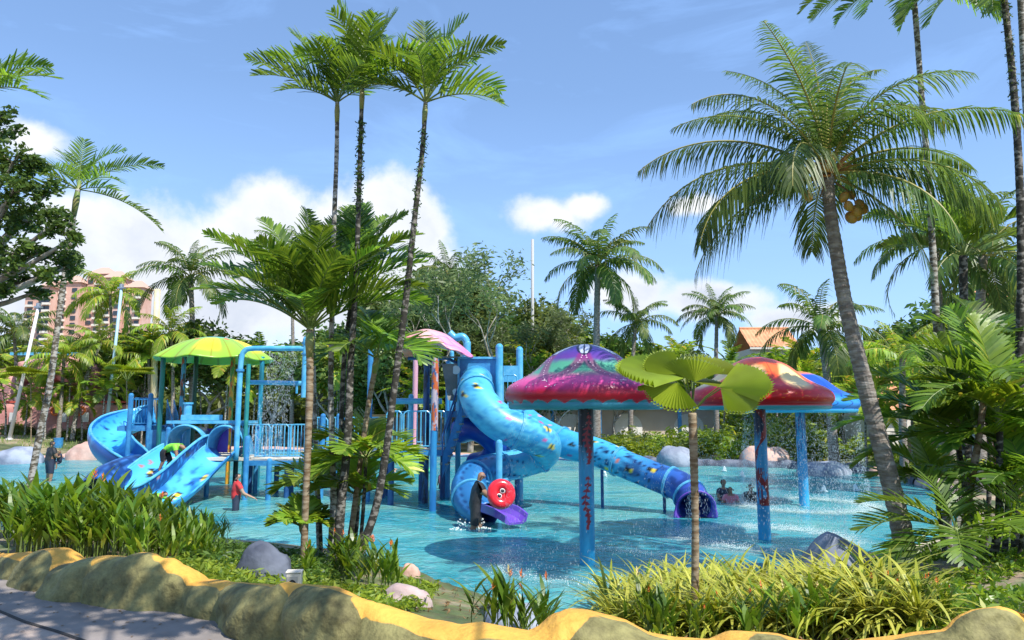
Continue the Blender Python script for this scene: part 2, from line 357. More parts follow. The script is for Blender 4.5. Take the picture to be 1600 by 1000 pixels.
# path: grey concrete lane inside a beige one
M['path'] = mat('grey_path_concrete', (.22,.19,.17), .9, (.30,.26,.235), 3, (.35,.65), bump=.004, bscale=60)
M['path2'] = mat('beige_path_concrete', (.36,.28,.23), .9, (.45,.36,.30), 4, bump=.004, bscale=60)
inner = [G(x, y, 1) for x, y in [(-330,930),(-120,935),(-60,942),(0,957),(40,974),(90,989),(130,1003),(200,1030),(300,1080)]]
far = [(x, float(np.interp(x, WX, WY))-.02) for x in np.arange(-13.5, 8, .3)]
poly_obj('beige_pavement', far + [(8,-3.5),(-13.5,-3.5)], 1.004, M['path2'], kind='structure')
lane = [(x, y) for x, y in far if x > -8.9] + [(8,1.5),(3,1.8),(0,2.6)] + [(p.x, p.y) for p in inner[::-1]]
poly_obj('grey_path', lane, 1.008, M['path'], kind='structure')
mb = MB(); mb.tube([V(p.x, p.y, 1.009) for p in inner], .012, 4); mb.build('path_joint', mat('dark_joint', (.05,.045,.04), .9), kind='structure')

# ============================================================ sculpted wall
top_px = [(-300,868),(-60,868),(0,865),(26,863),(42,861),(58,863),(73,856),(94,855),(105,865),(115,876),(129,878),(142,870),(157,867),(199,869),(215,862),(234,863),(249,871),(268,871),(278,881),(291,886),(304,894),(310,905),(341,906),(378,909),(419,913),(428,915),(444,907),(470,911),(515,916),(560,932),(590,941),(638,957),(665,968),(719,975),(755,972),(800,981),(830,986),(848,977),(865,960),(890,951),(920,953),(947,961),(980,969),(1015,989),(1052,996),(1110,997),(1140,986),(1177,986),(1215,989),(1250,999),(1300,1003),(1375,997),(1437,987),(1480,982),(1497,962),(1525,950),(1570,945),(1600,956),(1660,975),(1800,990)]
tpx = [p[0] for p in top_px]; tpy = [p[1] for p in top_px]
def wall():
    rr = random.Random(19); cuts = [0]
    while cuts[-1] < 40: cuts.append(cuts[-1]+rr.uniform(.55,1.25))
    rock = [(rr.uniform(.05,.13), rr.uniform(.86,1.12), rr.uniform(.62,.86)) for _ in cuts]
    cl = spline([V(x, y, 1) for x, y in wall_pts], 1)
    P = []; 
    for i in range(len(wall_pts)-1):
        a, b = Vector(wall_pts[i]), Vector(wall_pts[i+1]); n = max(2, int((b-a).length/.035))
        for k in range(n): P.append(a.lerp(b, k/n))
    # smooth centre line
    A = np.array([(p.x, p.y) for p in P])
    for _ in range(14): A[1:-1] = (A[:-2]+A[1:-1]*2+A[2:])/4
    mb = MB(); cols = []; vs = []; fs = []; K = 26
    for i, (x, y) in enumerate(A):
        t = A[min(i+1, len(A)-1)]-A[max(i-1, 0)]; t = t/np.hypot(*t); nrm = np.array([-t[1], t[0]])   # to the back
        dep = y*math.cos(PITCH)+(1.3-CZ)*math.sin(PITCH); px = 800+FPX*x/dep
        h = W(px, float(np.interp(px, tpx, tpy)), y+.04).z-1.0
        h = max(h, .16); s = i*.035
        th = .17+.05*math.sin(s*1.3)+.06*mn.noise(V(s*.9, 0, 5))
        gb = gz(x+nrm[0]*.5, y+nrm[1]*.5)
        ci = max(j for j in range(len(cuts)) if cuts[j] <= s); u_ = (s-cuts[ci])/(cuts[ci+1]-cuts[ci]); bg = math.sin(math.pi*min(max(u_,0),1))**.45
        bnd = rock[ci][2]+(rock[ci][1]-rock[ci][2])*bg+.07*mn.noise(V(s*3.0, 9, 0))
        for k in range(K+1):
            u = k/K; an = math.pi*u   # front base -> top -> back base
            ex = math.cos(an); ez = math.sin(an)
            ox = -math.copysign(abs(ex)**.75, ex)*th*(1.0+.25*(1-ez)); oz = ez**.62 if ez > 0 else 0
            zb = 1.0-.05 if ox < 0 else min(gb, .98)-.1
            z = zb + (1.0+h-zb)*oz
            px_, py_ = x+nrm[0]*ox, y+nrm[1]*ox
            lump = .085*mn.fractal(V(px_*2.2, py_*2.2, z*2.6), 1, 2, 4)+.035*(abs(mn.noise(V(px_*3, py_*3, z*3.3)))**.5-.5)
            crev = -(bg-.45)*rock[ci][0]*1.3+.05*max(0, mn.noise(V(px_*1.5+9, py_*1.5, z*5)))
            f = (lump-crev)*(1-.6*oz**6)
            vs.append((px_+nrm[0]*math.copysign(1, ox)*f, py_+nrm[1]*math.copysign(1, ox)*f, z))
            g = (oz if ox < 0 else 1.6)-bnd-.0; cols.append((g*2+.5, 0, 0, 1))
    n = len(A)
    for i in range(n-1):
        for k in range(K): a = i*(K+1)+k; fs.append((a, a+K+1, a+K+2, a+1))
    mb.add(vs, fs); mb.cols = cols
    m = mat('painted_rock_wall', (.3,.3,.1), .75, bump=.03, bscale=11); nt = m.node_tree; N = nt.nodes.new; L = nt.links.new; p = nt.nodes['Principled BSDF']
    a = N('ShaderNodeAttribute'); a.attribute_name = 'paint'; sp = N('ShaderNodeSeparateColor'); L(a.outputs['Color'], sp.inputs[0])
    tc = N('ShaderNodeTexCoord'); n1 = N('ShaderNodeTexNoise'); n1.inputs['Scale'].default_value = 5; L(tc.outputs['Object'], n1.inputs['Vector'])
    ad = N('ShaderNodeMath'); ad.operation = 'MULTIPLY_ADD'; L(n1.outputs['Fac'], ad.inputs[0]); ad.inputs[1].default_value = .22; L(sp.outputs[0], ad.inputs[2])
    st = N('ShaderNodeMapRange'); L(ad.outputs[0], st.inputs[0]); st.inputs[1].default_value = .60; st.inputs[2].default_value = .63
    n2 = N('ShaderNodeTexNoise'); n2.inputs['Scale'].default_value = 3.2; n2.inputs['Detail'].default_value = 12; n2.inputs['Roughness'].default_value = .74; L(tc.outputs['Object'], n2.inputs['Vector'])
    ol = N('ShaderNodeValToRGB'); L(n2.outputs['Fac'], ol.inputs[0]); ol.color_ramp.elements[0].position = .35; ol.color_ramp.elements[0].color = (.075,.065,.02,1); ol.color_ramp.elements[1].position = .62; ol.color_ramp.elements[1].color = (.30,.27,.10,1)
    go = N('ShaderNodeValToRGB'); L(n2.outputs['Fac'], go.inputs[0]); go.color_ramp.elements[0].position = .3; go.color_ramp.elements[0].color = (.62,.29,.045,1); go.color_ramp.elements[1].position = .6; go.color_ramp.elements[1].color = (.76,.42,.07,1)
    mx = N('ShaderNodeMix'); mx.data_type = 'RGBA'; L(st.outputs[0], mx.inputs[0]); L(ol.outputs[0], mx.inputs[6]); L(go.outputs[0], mx.inputs[7]); L(mx.outputs[2], p.inputs['Base Color'])
    mb.build('rock_wall', m, smooth=True, label='low sculpted rock wall with olive face and gold painted top along the grey path', cat='wall')
wall()

# ============================================================ boulders and pool kerb
M['r_blue'] = mat('blue_grey_painted_rock', (.20,.23,.30), .8, (.34,.38,.46), 1.5, (.4,.6), bump=.02, bscale=8)
M['r_slate'] = mat('slate_blue_rock', (.06,.07,.10), .8, (.15,.17,.22), 1.5, (.4,.6), bump=.03, bscale=7)
M['r_pink'] = mat('pink_painted_rock', (.55,.33,.26), .8, (.68,.45,.36), 1.5, (.4,.6), bump=.02, bscale=8)
M['r_mauve'] = mat('mauve_painted_rock', (.42,.30,.29), .8, (.52,.42,.40), 2.5, (.4,.6), bump=.02, bscale=9)
M['r_dark'] = mat('dark_slate_rock', (.06,.07,.10), .75, (.16,.18,.23), 2, (.4,.6), bump=.03, bscale=6)
def boulder(px, pyb, wpx, hpx, m, label, z=0, seed=0, dy=.9, peak=0, m2=None):
    b = G(px, pyb, z)
    if z >= .2:
        for _ in range(6): z = gz(b.x, b.y)-.04; b = G(px, pyb, z)
    s = b.y/FPX; w, h = wpx*s, hpx*s
    mb = MB(); mb.ball((0,0,0), 1, 28, 18); o = []; 
    for v in mb.v:
        p = Vector(v); n = mn.fractal(p*1.1+V(seed*7.1, 0, 0), 1, 2, 4)
        q = p*(1+.20*n); q = V(math.copysign(abs(q.x)**.85, q.x)*w/2, math.copysign(abs(q.y)**.85, q.y)*w/2*dy, math.copysign(abs(q.z)**.8, q.z)*h*(.92 if q.z > 0 else .5))
        q.z += peak*h*max(0, 1-abs(p.x+.2)*1.5)*(p.z > 0)*p.z
        o.append(tuple(q))
    mb.v = o
    ob = mb.build('boulder', m, smooth=True, label=label, cat='boulder'); ob.location = (b.x, b.y+w*dy/2*.8, z); return ob
boulder(14,724,66,26,M['r_blue'],'low rounded blue grey boulder on the far pool edge by the left frame',.05,1)
boulder(128,718,66,28,M['r_pink'],'long pale pink boulder on the far pool edge beside the man with the child',.05,2,.6)
boulder(172,716,40,9,M['r_blue'],'flat blue grey kerb rock right of the long pale pink boulder',.05,21,.6)
boulder(1062,728,58,33,M['r_blue'],'rounded blue grey boulder behind the fan palm trunk on the far pool edge',.05,3)
boulder(1200,728,76,33,M['r_pink'],'large pink boulder behind the red mushroom pole on the far pool edge',.05,4,.8)
boulder(1297,742,84,22,M['r_blue'],'long low grey boulder right of the blue mushroom pole',.05,5,.5)
boulder(1372,742,22,12,M['r_pink'],'small pink rock on the kerb left of the coconut trunk',.1,6)
boulder(1322,700,44,18,M['r_pink'],'tan rock in the planting behind the blue mushroom',.2,26)
boulder(402,914,84,56,M['r_slate'],'blue grey boulder at the right end of the heliconia bed',.4,7,.8,.12)
boulder(628,952,84,30,M['r_mauve'],'mauve grey rock behind the wall at the foot of the palm clump',.45,8,.6,.15)
boulder(640,905,30,22,M['r_pink'],'small pinkish rock on top of the mauve shore rock',.35,28,.6)
boulder(812,1000,118,44,M['r_blue'],'smooth lavender grey boulder at the near water edge behind the gold wall',.3,9,.7)
boulder(1320,905,108,54,M['r_blue'],'big pointed slate blue boulder above the striped leaf bed',.2,10,.6,.35)
boulder(1218,918,60,20,M['r_mauve'],'low mauve rock left of the big pointed slate boulder',.15,11,.6)
boulder(1402,890,44,22,M['r_blue'],'small blue grey rock at the foot of the leaning coconut palm',.25,12,.7)
def kerb(i0, i1, m, label, r=.28, hh=.26):
    pts = [shore[i % len(shore)] for i in range(i0, i1+1)]; pts = spline([V(p.x, p.y, 0) for p in pts], 14)
    mb = MB(); n = len(pts); vs = []; fs = []; K = 10
    for i, p in enumerate(pts):
        t = (pts[min(i+1, n-1)]-pts[max(i-1, 0)]).normalized(); nr = V(t.y, -t.x, 0); s = i*.5
        rr = r*(1+.35*mn.noise(V(s*.6, 1, 2))); h = hh*(1+.45*mn.noise(V(s*.5, 8, 2)))
        for k in range(K+1):
            an = math.pi*k/K; q = p+nr*(-math.cos(an)*rr+.1)+V(0,0,-.1+(h+.1)*math.sin(an)**.7); q += V(1,1,.6)*(.05*mn.noise(q*2.1)); vs.append(tuple(q))
    for i in range(n-1):
        for k in range(K): a = i*(K+1)+k; fs.append((a, a+K+1, a+K+2, a+1))
    mb.add(vs, fs); mb.build('pool_kerb', m, smooth=True, label=label, cat='kerb')
def wavekerb():
    m = mat('pink_kerb_with_wavy_blue_foot', (.5,.3,.25), .7); nt = m.node_tree; N = nt.nodes.new; L = nt.links.new; p = nt.nodes['Principled BSDF']
    tc = N('ShaderNodeTexCoord'); sp = N('ShaderNodeSeparateXYZ'); L(tc.outputs['Object'], sp.inputs[0])
    s = N('ShaderNodeMath'); s.operation = 'SINE'; mlt = N('ShaderNodeMath'); mlt.operation = 'MULTIPLY'; L(sp.outputs[0], mlt.inputs[0]); mlt.inputs[1].default_value = 5; L(mlt.outputs[0], s.inputs[0])
    a = N('ShaderNodeMath'); a.operation = 'MULTIPLY_ADD'; L(s.outputs[0], a.inputs[0]); a.inputs[1].default_value = .035; L(sp.outputs[2], a.inputs[2])
    cr = N('ShaderNodeValToRGB'); cr.color_ramp.interpolation = 'CONSTANT'; L(a.outputs[0], cr.inputs[0]); e = cr.color_ramp.elements
    e[0].color = (.05,.10,.20,1); e[1].position = .10; e[1].color = (.25,.38,.50,1); x = e.new(.15); x.color = (.62,.38,.31,1); L(cr.outputs[0], p.inputs['Base Color']); return m
wk = wavekerb()
kerb(31, 40, wk, 'pink far pool kerb with wavy blue foot running behind the play towers', .4, .3)
kerb(24, 31, M['r_dark'], 'dark rocky pool kerb below the grey and pink boulders at the far right', .45, .34)
kerb(22, 24, M['r_mauve'], 'curved mauve pool kerb behind the leaning coconut trunk', .35, .3)
# concrete slab edge at the near right
mb = MB(); a = G(1305,872,0.1); pts = [G(x, y, .12) for x, y in [(1325,872),(1400,872),(1470,880),(1540,885),(1640,890),(1640,852),(1560,852),(1500,840),(1440,850),(1392,864)]]
n = len(pts); mb.add([(p.x, p.y, .02) for p in pts]+[(p.x, p.y, .14) for p in pts], [tuple(range(n-1,-1,-1)), tuple(range(n, 2*n))]+[(i, (i+1)%n, n+(i+1)%n, n+i) for i in range(n)])
mb.build('concrete_slab', mat('beige_concrete_slab', (.48,.40,.28), .9, (.60,.52,.38), 3, bump=.005), kind='structure')
# ============================================================ palms
def frond(mb, az=0, e0=.8, bend=1.5, L=2.5, n=40, ll=.6, lw=.035, droop=.5, vee=.25, fwd=.45, pet=.12, blunt=.1, rad=.022, seg=3, org=(0,0,0), side=0, jit=.12, power=1.3, mi=0, mr=1, prof=None, twist=0):
    rnd = random.Random(int(az*1000+e0*77+L*13+n)); S = 16; P = []; T = []; p = Vector(org)
    for i in range(S+1):
        t = i/S; e = e0-bend*t**power; a = az+side*t*t
        d = V(math.cos(a)*math.cos(e), math.sin(a)*math.cos(e), math.sin(e)); P.append(p.copy()); T.append(d); p = p+d*(L/S)
    mb.tube(P, [rad*(1-.8*(i/S)) for i in range(S+1)], 4, mr, cap=False)
    for i in range(n):
        t = pet+(1-pet)*(i+.5)/n; k = min(int(t*S), S-1); f = t*S-k; p = P[k].lerp(P[k+1], f); d = T[k]
        a = az+side*t*t; sd = V(-math.sin(a), math.cos(a), 0); u = sd.cross(d).normalized(); 
        if u.z < 0: u = -u
        if twist: sd = (sd*math.cos(twist*t)+u*math.sin(twist*t)); u = d.cross(sd) if d.cross(sd).z > 0 else sd.cross(d)
        w = (t-pet)/(1-pet); pl = prof(w) if prof else (math.sin(math.pi*min(1, .12+w*.88))**.55*(1-.35*w)+.08)
        for sgn in (-1, 1):
            j = rnd.uniform(-jit, jit); l = ll*pl*rnd.uniform(.85, 1.1)
            dv = (sd*sgn+d*(fwd+.5*w+j)+u*(vee+rnd.uniform(-jit, jit))).normalized(); wv = (d-dv*d.dot(dv)).normalized()
            dr = droop*rnd.uniform(.7, 1.3); vs = []; ws = (.55, 1, .85, blunt) if seg == 3 else (.6, 1, blunt)
            for q in range(seg+1):
                s_ = q/seg; c = p+dv*(l*s_*(1-.25*dr*s_))+V(0,0,-1)*(dr*l*s_*s_); hw = wv*(lw*.5*ws[q])
                vs += [tuple(c-hw), tuple(c+hw)]
            mb.add(vs, [(2*q, 2*q+1, 2*q+3, 2*q+2) for q in range(seg)], mi)
def trunk(pts, radii, seg=12, n=10, ring=.0, rstep=.12, seed=0):
    P = spline(pts, n); m = len(P); Q = []; Rr = []; L = 0
    tot = sum((P[i+1]-P[i]).length for i in range(m-1)); step = max(rstep/2, .02); k = 0; acc = 0; Q = [P[0]]; S = [0]
    for i in range(m-1):
        sl = (P[i+1]-P[i]).length; c = max(1, int(sl/step))
        for j in range(1, c+1): Q.append(P[i].lerp(P[i+1], j/c)); S.append(S[-1]+sl/c)
    rr = []
    for i, s in enumerate(S):
        t = s/tot*(len(radii)-1); a = min(int(t), len(radii)-2); r = radii[a]+(radii[a+1]-radii[a])*(t-a)
        rr.append(r*(1+ring*(1 if i % 2 else -1)+.05*mn.noise(Q[i]*5+V(seed,0,0))))
    mb = MB(); mb.tube(Q, rr, seg); return mb
golden = 2.39996
def frond_meshes(kind, count=7, low=-.4, high=1.35):
    out = []
    for i in range(count):
        e = low+(high-low)*i/(count-1); mb = MB()
        if kind == 'coco': frond(mb, 0, e, 1.2+.55*(1-i/count), 2.6, 46, .62, .045, .75, .12, .5, side=random.uniform(-.3,.3))
        elif kind == 'coco_far': frond(mb, 0, e, 1.2+.6*(1-i/count), 2.6, 26, .65, .075, .7, .12, .5, seg=2, side=random.uniform(-.3,.3))
        elif kind == 'areca': frond(mb, 0, e, 1.15, 1.5, 32, .48, .036, .20, .42, .75, pet=.18, blunt=.3, jit=.2, rad=.016, side=random.uniform(-.25,.25))
        elif kind == 'areca_far': frond(mb, 0, e, 1.2, 1.5, 16, .45, .085, .3, .35, .6, pet=.18, blunt=.4, rad=.02, seg=2)
        out.append(mb)
    return out
FM = {}
for kd, leaf, rb in (('coco','coco','rachis'), ('coco_far','coco','rachis'), ('areca','areca','rachis_g'), ('areca_far','areca_y','rachis_g')):
    FM[kd] = [b.mesh('frond', [M[leaf], M[rb]]) for b in frond_meshes(kd)]
def fm_variant(kd, leaf):
    key = kd+leaf
    if key not in FM:
        FM[key] = []
        for me in FM[kd]: c = me.copy(); c.materials[0] = M[leaf]; FM[key].append(c)
    return FM[key]
def crown(parent, top, kd, n, s, seed, leaf=None, lo=0, hi=6, mincurve=0):
    rnd = random.Random(seed); ms = fm_variant(kd, leaf) if leaf else FM[kd]
    for i in range(n):
        f = i/max(1, n-1); k = lo+(hi-lo)*(f**.8); k = int(min(6, max(0, round(k+rnd.uniform(-.5,.5)))))
        use(ms[k], 'frond', parent, top, (rnd.uniform(-.12,.12), rnd.uniform(-.1,.1), i*golden+rnd.uniform(-.3,.3)), s*rnd.uniform(.85,1.1)*(1 if k < 6 else .85))
TR = {}
def bg_palm(px, pyb, Y, pyc, label, kd='coco_far', n=16, s=1.0, bark='bark', r=.14, leanpx=0, seed=0, leaf=None, name='coconut_palm', group=None, zb=.15, lo=0):
    b = W(px, pyb, Y); b.z = gz(b.x, Y)-.08; c = W(px+leanpx, pyc, Y); t = thing(name, label, 'palm', b, group)
    mid = b.lerp(c, .5); mid.x -= .25*(c.x-b.x)
    trunk([b, mid, c], [r*1.35, r, r*.8], 8, 6, .05, .3).build('trunk', M[bark], t, smooth=True)
    crown(t, c-b, kd, n, s, seed, leaf, lo); return t

# ---------- hero coconut palm
def hero():
    b = G(1418,905,.25); b.y = 10.6; b.x = W(1418,900,10.6).x; b.z = gz(b.x, b.y)-.05; Y = b.y
    t = thing('coconut_palm', 'tall leaning coconut palm with orange coconuts and arching fronds right of the red mushroom', 'palm', b)
    pts = [b, W(1409,830,Y), W(1393,760,Y), W(1372,680,Y), W(1345,575,Y), W(1322,480,Y), W(1308,400,Y), W(1296,320,Y), W(1293,262,Y)]
    trunk(pts, [.16,.135,.125,.118,.112,.105,.10,.095,.09,.09], 16, 8, .035, .09).build('trunk', M['bark'], t, smooth=False)
    c = W(1294,272,Y)
    # azimuth (deg, 0 = right, 90 = away), start elevation, bend, length, droop, side curve
    F = [(172,35,80,2.75,1.0,.1),(190,12,75,2.9,1.1,-.1),(150,60,85,2.3,.8,.2),(200,58,95,2.2,.8,-.2),(135,78,60,2.2,.6,.3),(80,86,40,2.3,.4,0),(40,80,70,2.3,.6,-.3),
         (15,62,95,2.3,.8,-.1),(-12,42,72,2.8,.9,.1),(8,30,60,2.4,.9,.2),(-30,12,85,2.3,1.0,.1),(-50,-8,70,2.0,1.0,.1),(228,30,125,1.9,1.0,.2),(300,68,150,1.7,.7,.2),
         (262,70,110,1.9,.6,-.2),(100,40,80,2.5,.9,0),(60,45,90,2.4,.9,0),(130,20,70,2.3,1.0,0),(330,72,110,2.1,.7,-.3),(215,78,80,2.2,.6,.3),(195,5,85,2.5,1.2,.1),(120,65,70,2.3,.8,.3),(-5,10,70,2.4,1.1,0),(50,70,55,2.4,.6,.1),(110,84,30,2.2,.4,.2),(75,10,70,2.2,1.0,0),(345,-30,50,1.9,.9,0),(178,-12,62,2.4,1.1,0)]
    for az, e, bd, L, dr, sd in F:
        mb = MB(); frond(mb, R(az), R(e), R(bd), L*(1.22 if e > 55 else 1.1), int(25*L), .66, .029, dr*.85, .10, .55, pet=.14, rad=.026, side=sd, jit=.10, twist=random.uniform(-.5,.5))
        mb.build('frond', [M['coco'], M['rachis']], t, local=True).location = c-b
    mb = MB(); mb.tube([V(0,0,0), V(.02,.01,.5), V(.05,.02,1.1)], [.05,.035,.006], 6); mb.build('spear_leaf', mat('yellow_spear_leaf', (.45,.36,.10), .5), t, local=True).location = c-b+V(-.02,-.05,.1)
    mb = MB()
    for i in range(26):
        a = random.uniform(0, 6.28); e = random.uniform(-.1,1.2); l = random.uniform(.25,.5); d = V(math.cos(a)*math.cos(e), math.sin(a)*math.cos(e), math.sin(e))
        mb.tube([d*.06, d*l*.6, d*l+V(0,0,-.08)], [.02,.014,.004], 4)
    mb.build('flower_stalks', mat('orange_brown_stalks', (.36,.17,.05), .7, island=.35), t, local=True).location = c-b+V(.05,-.1,-.05)
    mc = mat('orange_coconut', (.52,.24,.05), .45, (.42,.30,.07), 7, (.4,.6)); mb = MB(); mb.ball((0,0,0), (.095,.095,.12), 12, 8); me = mb.mesh('coconut', mc, True)
    for px, py, dy in [(1330,305,.05),(1343,318,-.06),(1338,330,-.12),(1326,322,-.2),(1340,338,.05),(1319,308,-.14),(1290,262,-.25),(1297,252,-.22),(1330,340,-.05),(1262,306,-.1),(1348,326,.1)]:
        p = W(px, py, Y+dy); use(me, 'coconut', t, p-b, (random.uniform(-.5,.5), random.uniform(-.5,.5), 0), random.uniform(.62,.85))
    mb = MB(); mb.tube([V(0,0,0), V(.15,-.02,-.12), V(.25,-.05,-.3)], [.02,.015,.01], 5); mb.tube([V(-.02,0,.05), V(-.2,-.05,-.1), V(-.27,-.08,-.25)], [.02,.015,.01], 5)
    mb.build('fruit_stalk', M['dead'], t, local=True).location = W(1305,285,Y)-b
hero()

# ---------- tall slim palms of the middle clump and other individually placed feather palms
def upright(c): return [(a, min(86, e+10) if e > 15 else e+6, b*.74, l) for a, e, b, l in c]
def slim(pts, Y, radii, label, crowns, bark='barkpale', name='feather_palm', shaft=.5, epi=0, zb=None, n=9, s=1.0, leaf=None, kd='areca', lo=1, seed=0, group=None, seg=10, dens=1):
    radii = [r*.82 for r in radii]; P = [W(x, y, Y+(q[0] if q else 0)) for x, y, *q in pts]; b = P[0].copy()
    g = gz(b.x, b.y); P[0].z = g-.05; b = P[0].copy()
    t = thing(name, label, 'palm', b, group)
    trunk(P, radii, seg, 8, .03, .08).build('trunk', M[bark], t, smooth=True)
    top = P[-1]; dirn = (P[-1]-P[-2]).normalized()
    if shaft:
        mb = MB(); mb.tube([top-dirn*shaft*.7, top-dirn*shaft*.3, top+dirn*shaft*.25], [radii[-1]*1.05, radii[-1]*1.35, radii[-1]*.6], 8); mb.build('crownshaft', M['sheath'], t, smooth=True)
    if crowns is None: crown(t, top-b, kd, n, s, seed, leaf, lo)
    else:
        for az, e, bd, L in crowns:
            mb = MB(); frond(mb, R(az), R(e), R(bd), L*s*1.12, max(14, int(19*L*dens)), .52*s**.5, .040*(1+.3*(dens-1)), .16, .45, .72, pet=.17, blunt=.32, rad=.016, side=random.uniform(-.3,.3), jit=.2, twist=random.uniform(-.5,.5))
            mb.build('frond', [M[leaf or 'areca'], M['rachis_g']], t, local=True).location = top-b
    if epi:
        a0, a1 = epi; mb = MB(); Q = spline(P, 12)
        for i in range(420):
            f = random.uniform(a0, a1); q = Q[int(f*(len(Q)-1))]; a = random.uniform(0, 6.28); r = random.uniform(.03,.10); d = V(math.cos(a), math.sin(a), random.uniform(-.8,.5)); c = q+d*r*.7
            u = V(random.uniform(-1,1), random.uniform(-1,1), random.uniform(-1,1)).normalized()*random.uniform(.02,.045); w = d.cross(u).normalized()*.012
            mb.add([tuple(c-u-w), tuple(c+u-w*.3), tuple(c+u+w*.3), tuple(c-u+w)], [(0,1,2,3)])
        mb.build('ivy', M['broad'], t, kind='stuff')
    return t
Yc = 11.3
C1 = [(176,30,45,1.5),(172,58,40,1.4),(185,45,70,1.25),(160,62,70,1.1),(205,20,70,1.2),(120,80,45,1.2),(60,78,60,1.2),(20,55,80,1.1),(-15,20,80,1.0),(260,55,90,1.0),(230,5,60,.9),(80,40,70,1.1),(300,20,60,1.0)]
slim([(516,868),(521,790),(519,700),(517,600),(519,480),(522,350),(526,240),(527,160)], Yc, [.075,.06,.052,.05,.047,.045,.042,.04], 'tall slim palm, first from the left of the three tall crowns above the clump', upright(C1), 'barkpale', seed=1)
C2 = [(150,70,30,1.5),(30,68,30,1.4),(100,84,30,1.35),(175,60,70,1.1),(60,70,60,1.2),(20,50,80,1.15),(200,35,80,1.0),(240,70,80,1.1),(290,60,90,1.1),(-20,35,75,1.1),(140,75,50,1.3),(330,15,70,1.0),(80,50,80,1.1)]
slim([(526,872),(533,790),(543,690),(548,570),(556,440),(560,330),(563,230),(566,138)], Yc-.3, [.09,.08,.07,.06,.05,.045,.042,.04], 'tall slim palm with a shaggy ivied trunk, middle of the three tall crowns', upright(C2), 'barkdark', epi=(.72,.93), seed=2)
C3 = [(20,70,45,1.5),(0,50,70,1.4),(160,30,70,1.3),(105,82,35,1.4),(70,74,50,1.35),(35,58,75,1.15),(10,32,90,1.15),(-15,8,75,1.15),(165,55,85,1.1),(185,25,90,1.1),(215,45,90,1.1),(270,40,110,1.0),(310,45,90,1.1),(140,72,60,1.2)]
slim([(548,915),(568,850),(588,790),(604,700),(617,600),(634,470),(648,340),(660,235),(665,160)], Yc-.6, [.08,.07,.065,.06,.06,.055,.05,.045,.04], 'tall curving palm with a spotted trunk, rightmost of the three tall crowns', upright(C3), 'barkdark', epi=(.55,.93), seed=3)
# thick brown ringed palm with the big dark crown
C4 = [(178,48,45,1.75),(168,66,45,1.7),(195,40,55,1.5),(115,84,30,1.8),(75,80,35,1.8),(45,68,45,1.7),(12,52,50,1.75),(-8,42,55,1.6),(230,50,60,1.3),(265,70,70,1.3),(300,58,60,1.4),(150,76,40,1.8),(90,70,50,1.7),(135,62,55,1.6),(25,76,45,1.7),(60,55,55,1.6),
      (184,58,40,1.8),(2,62,45,1.8),(245,66,55,1.4),(290,75,60,1.5),(210,64,50,1.5),(330,60,50,1.5),(100,58,50,1.6),(165,35,50,1.6),(15,35,50,1.6),(270,45,70,1.0)]
slim([(475,880),(477,800),(481,700),(484,600),(484,515)], Yc-.4, [.066,.060,.060,.066,.064], 'stout ringed brown palm with the broad dark crown, leftmost trunk of the clump', C4, 'barkbrown', shaft=.6, seed=4, s=1.06, dens=1.2)
C5 = [(120,70,40,1.5),(80,75,40,1.5),(45,60,50,1.6),(100,80,50,1.5),(60,68,60,1.5),(25,52,70,1.5),(140,60,70,1.4),(0,30,60,1.3),(180,40,70,1.3),(280,50,80,1.2),(320,30,70,1.3),(230,20,60,1.2)]
slim([(528,830),(532,700),(538,560),(552,450)], Yc+.9, [.06,.05,.05,.045], 'dark palm with a bright feathery crown rising behind the broad crowned palm', upright(C5), 'barkdark', seed=5, shaft=.4, dens=1.4)
C6 = [(95,70,70,.9),(60,50,90,.9),(20,40,90,.8),(150,55,90,.8),(190,30,90,.8),(240,40,90,.75),(290,50,90,.8),(330,30,90,.8),(120,75,60,.9)]
slim([(540,880),(553,800),(566,700),(578,620),(589,560)], Yc+.2, [.06,.055,.05,.05,.05], 'slender palm with a small starry crown beside the spotted trunk', C6, 'barkbrown', seed=6, shaft=.35, s=1.15, dens=1.5)
C7 = [(95,70,70,.8),(50,50,80,.8),(10,30,80,.75),(160,50,80,.8),(190,25,80,.7),(250,40,80,.7),(300,40,80,.7)]
slim([(503,850),(500,800),(497,760)], Yc+.6, [.04,.035,.03], 'young pale green palm low between the trunks of the clump', C7, 'barkdark', seed=7, shaft=.2, leaf='areca_y', s=.9, dens=1.7)
slim([(560,860),(568,790),(572,715)], Yc+.1, [.04,.035,.03], 'young bushy palm at deck height right of the dark trunks', [(a,e,b,l*1.1) for a,e,b,l in C7]+[(340,10,60,.8),(215,5,60,.8)], 'barkdark', seed=8, shaft=.2, leaf='areca_y', s=.95, dens=1.7)
slim([(500,840),(493,690),(488,480)], Yc+1.4, [.05,.045,.04], 'palm hidden behind the broad crown with its fronds to the left', [(175,50,60,1.5),(190,25,60,1.5),(160,72,60,1.4),(110,82,40,1.4),(210,50,80,1.3),(60,65,60,1.3)], 'barkpale', seed=9, shaft=.3, leaf='areca')
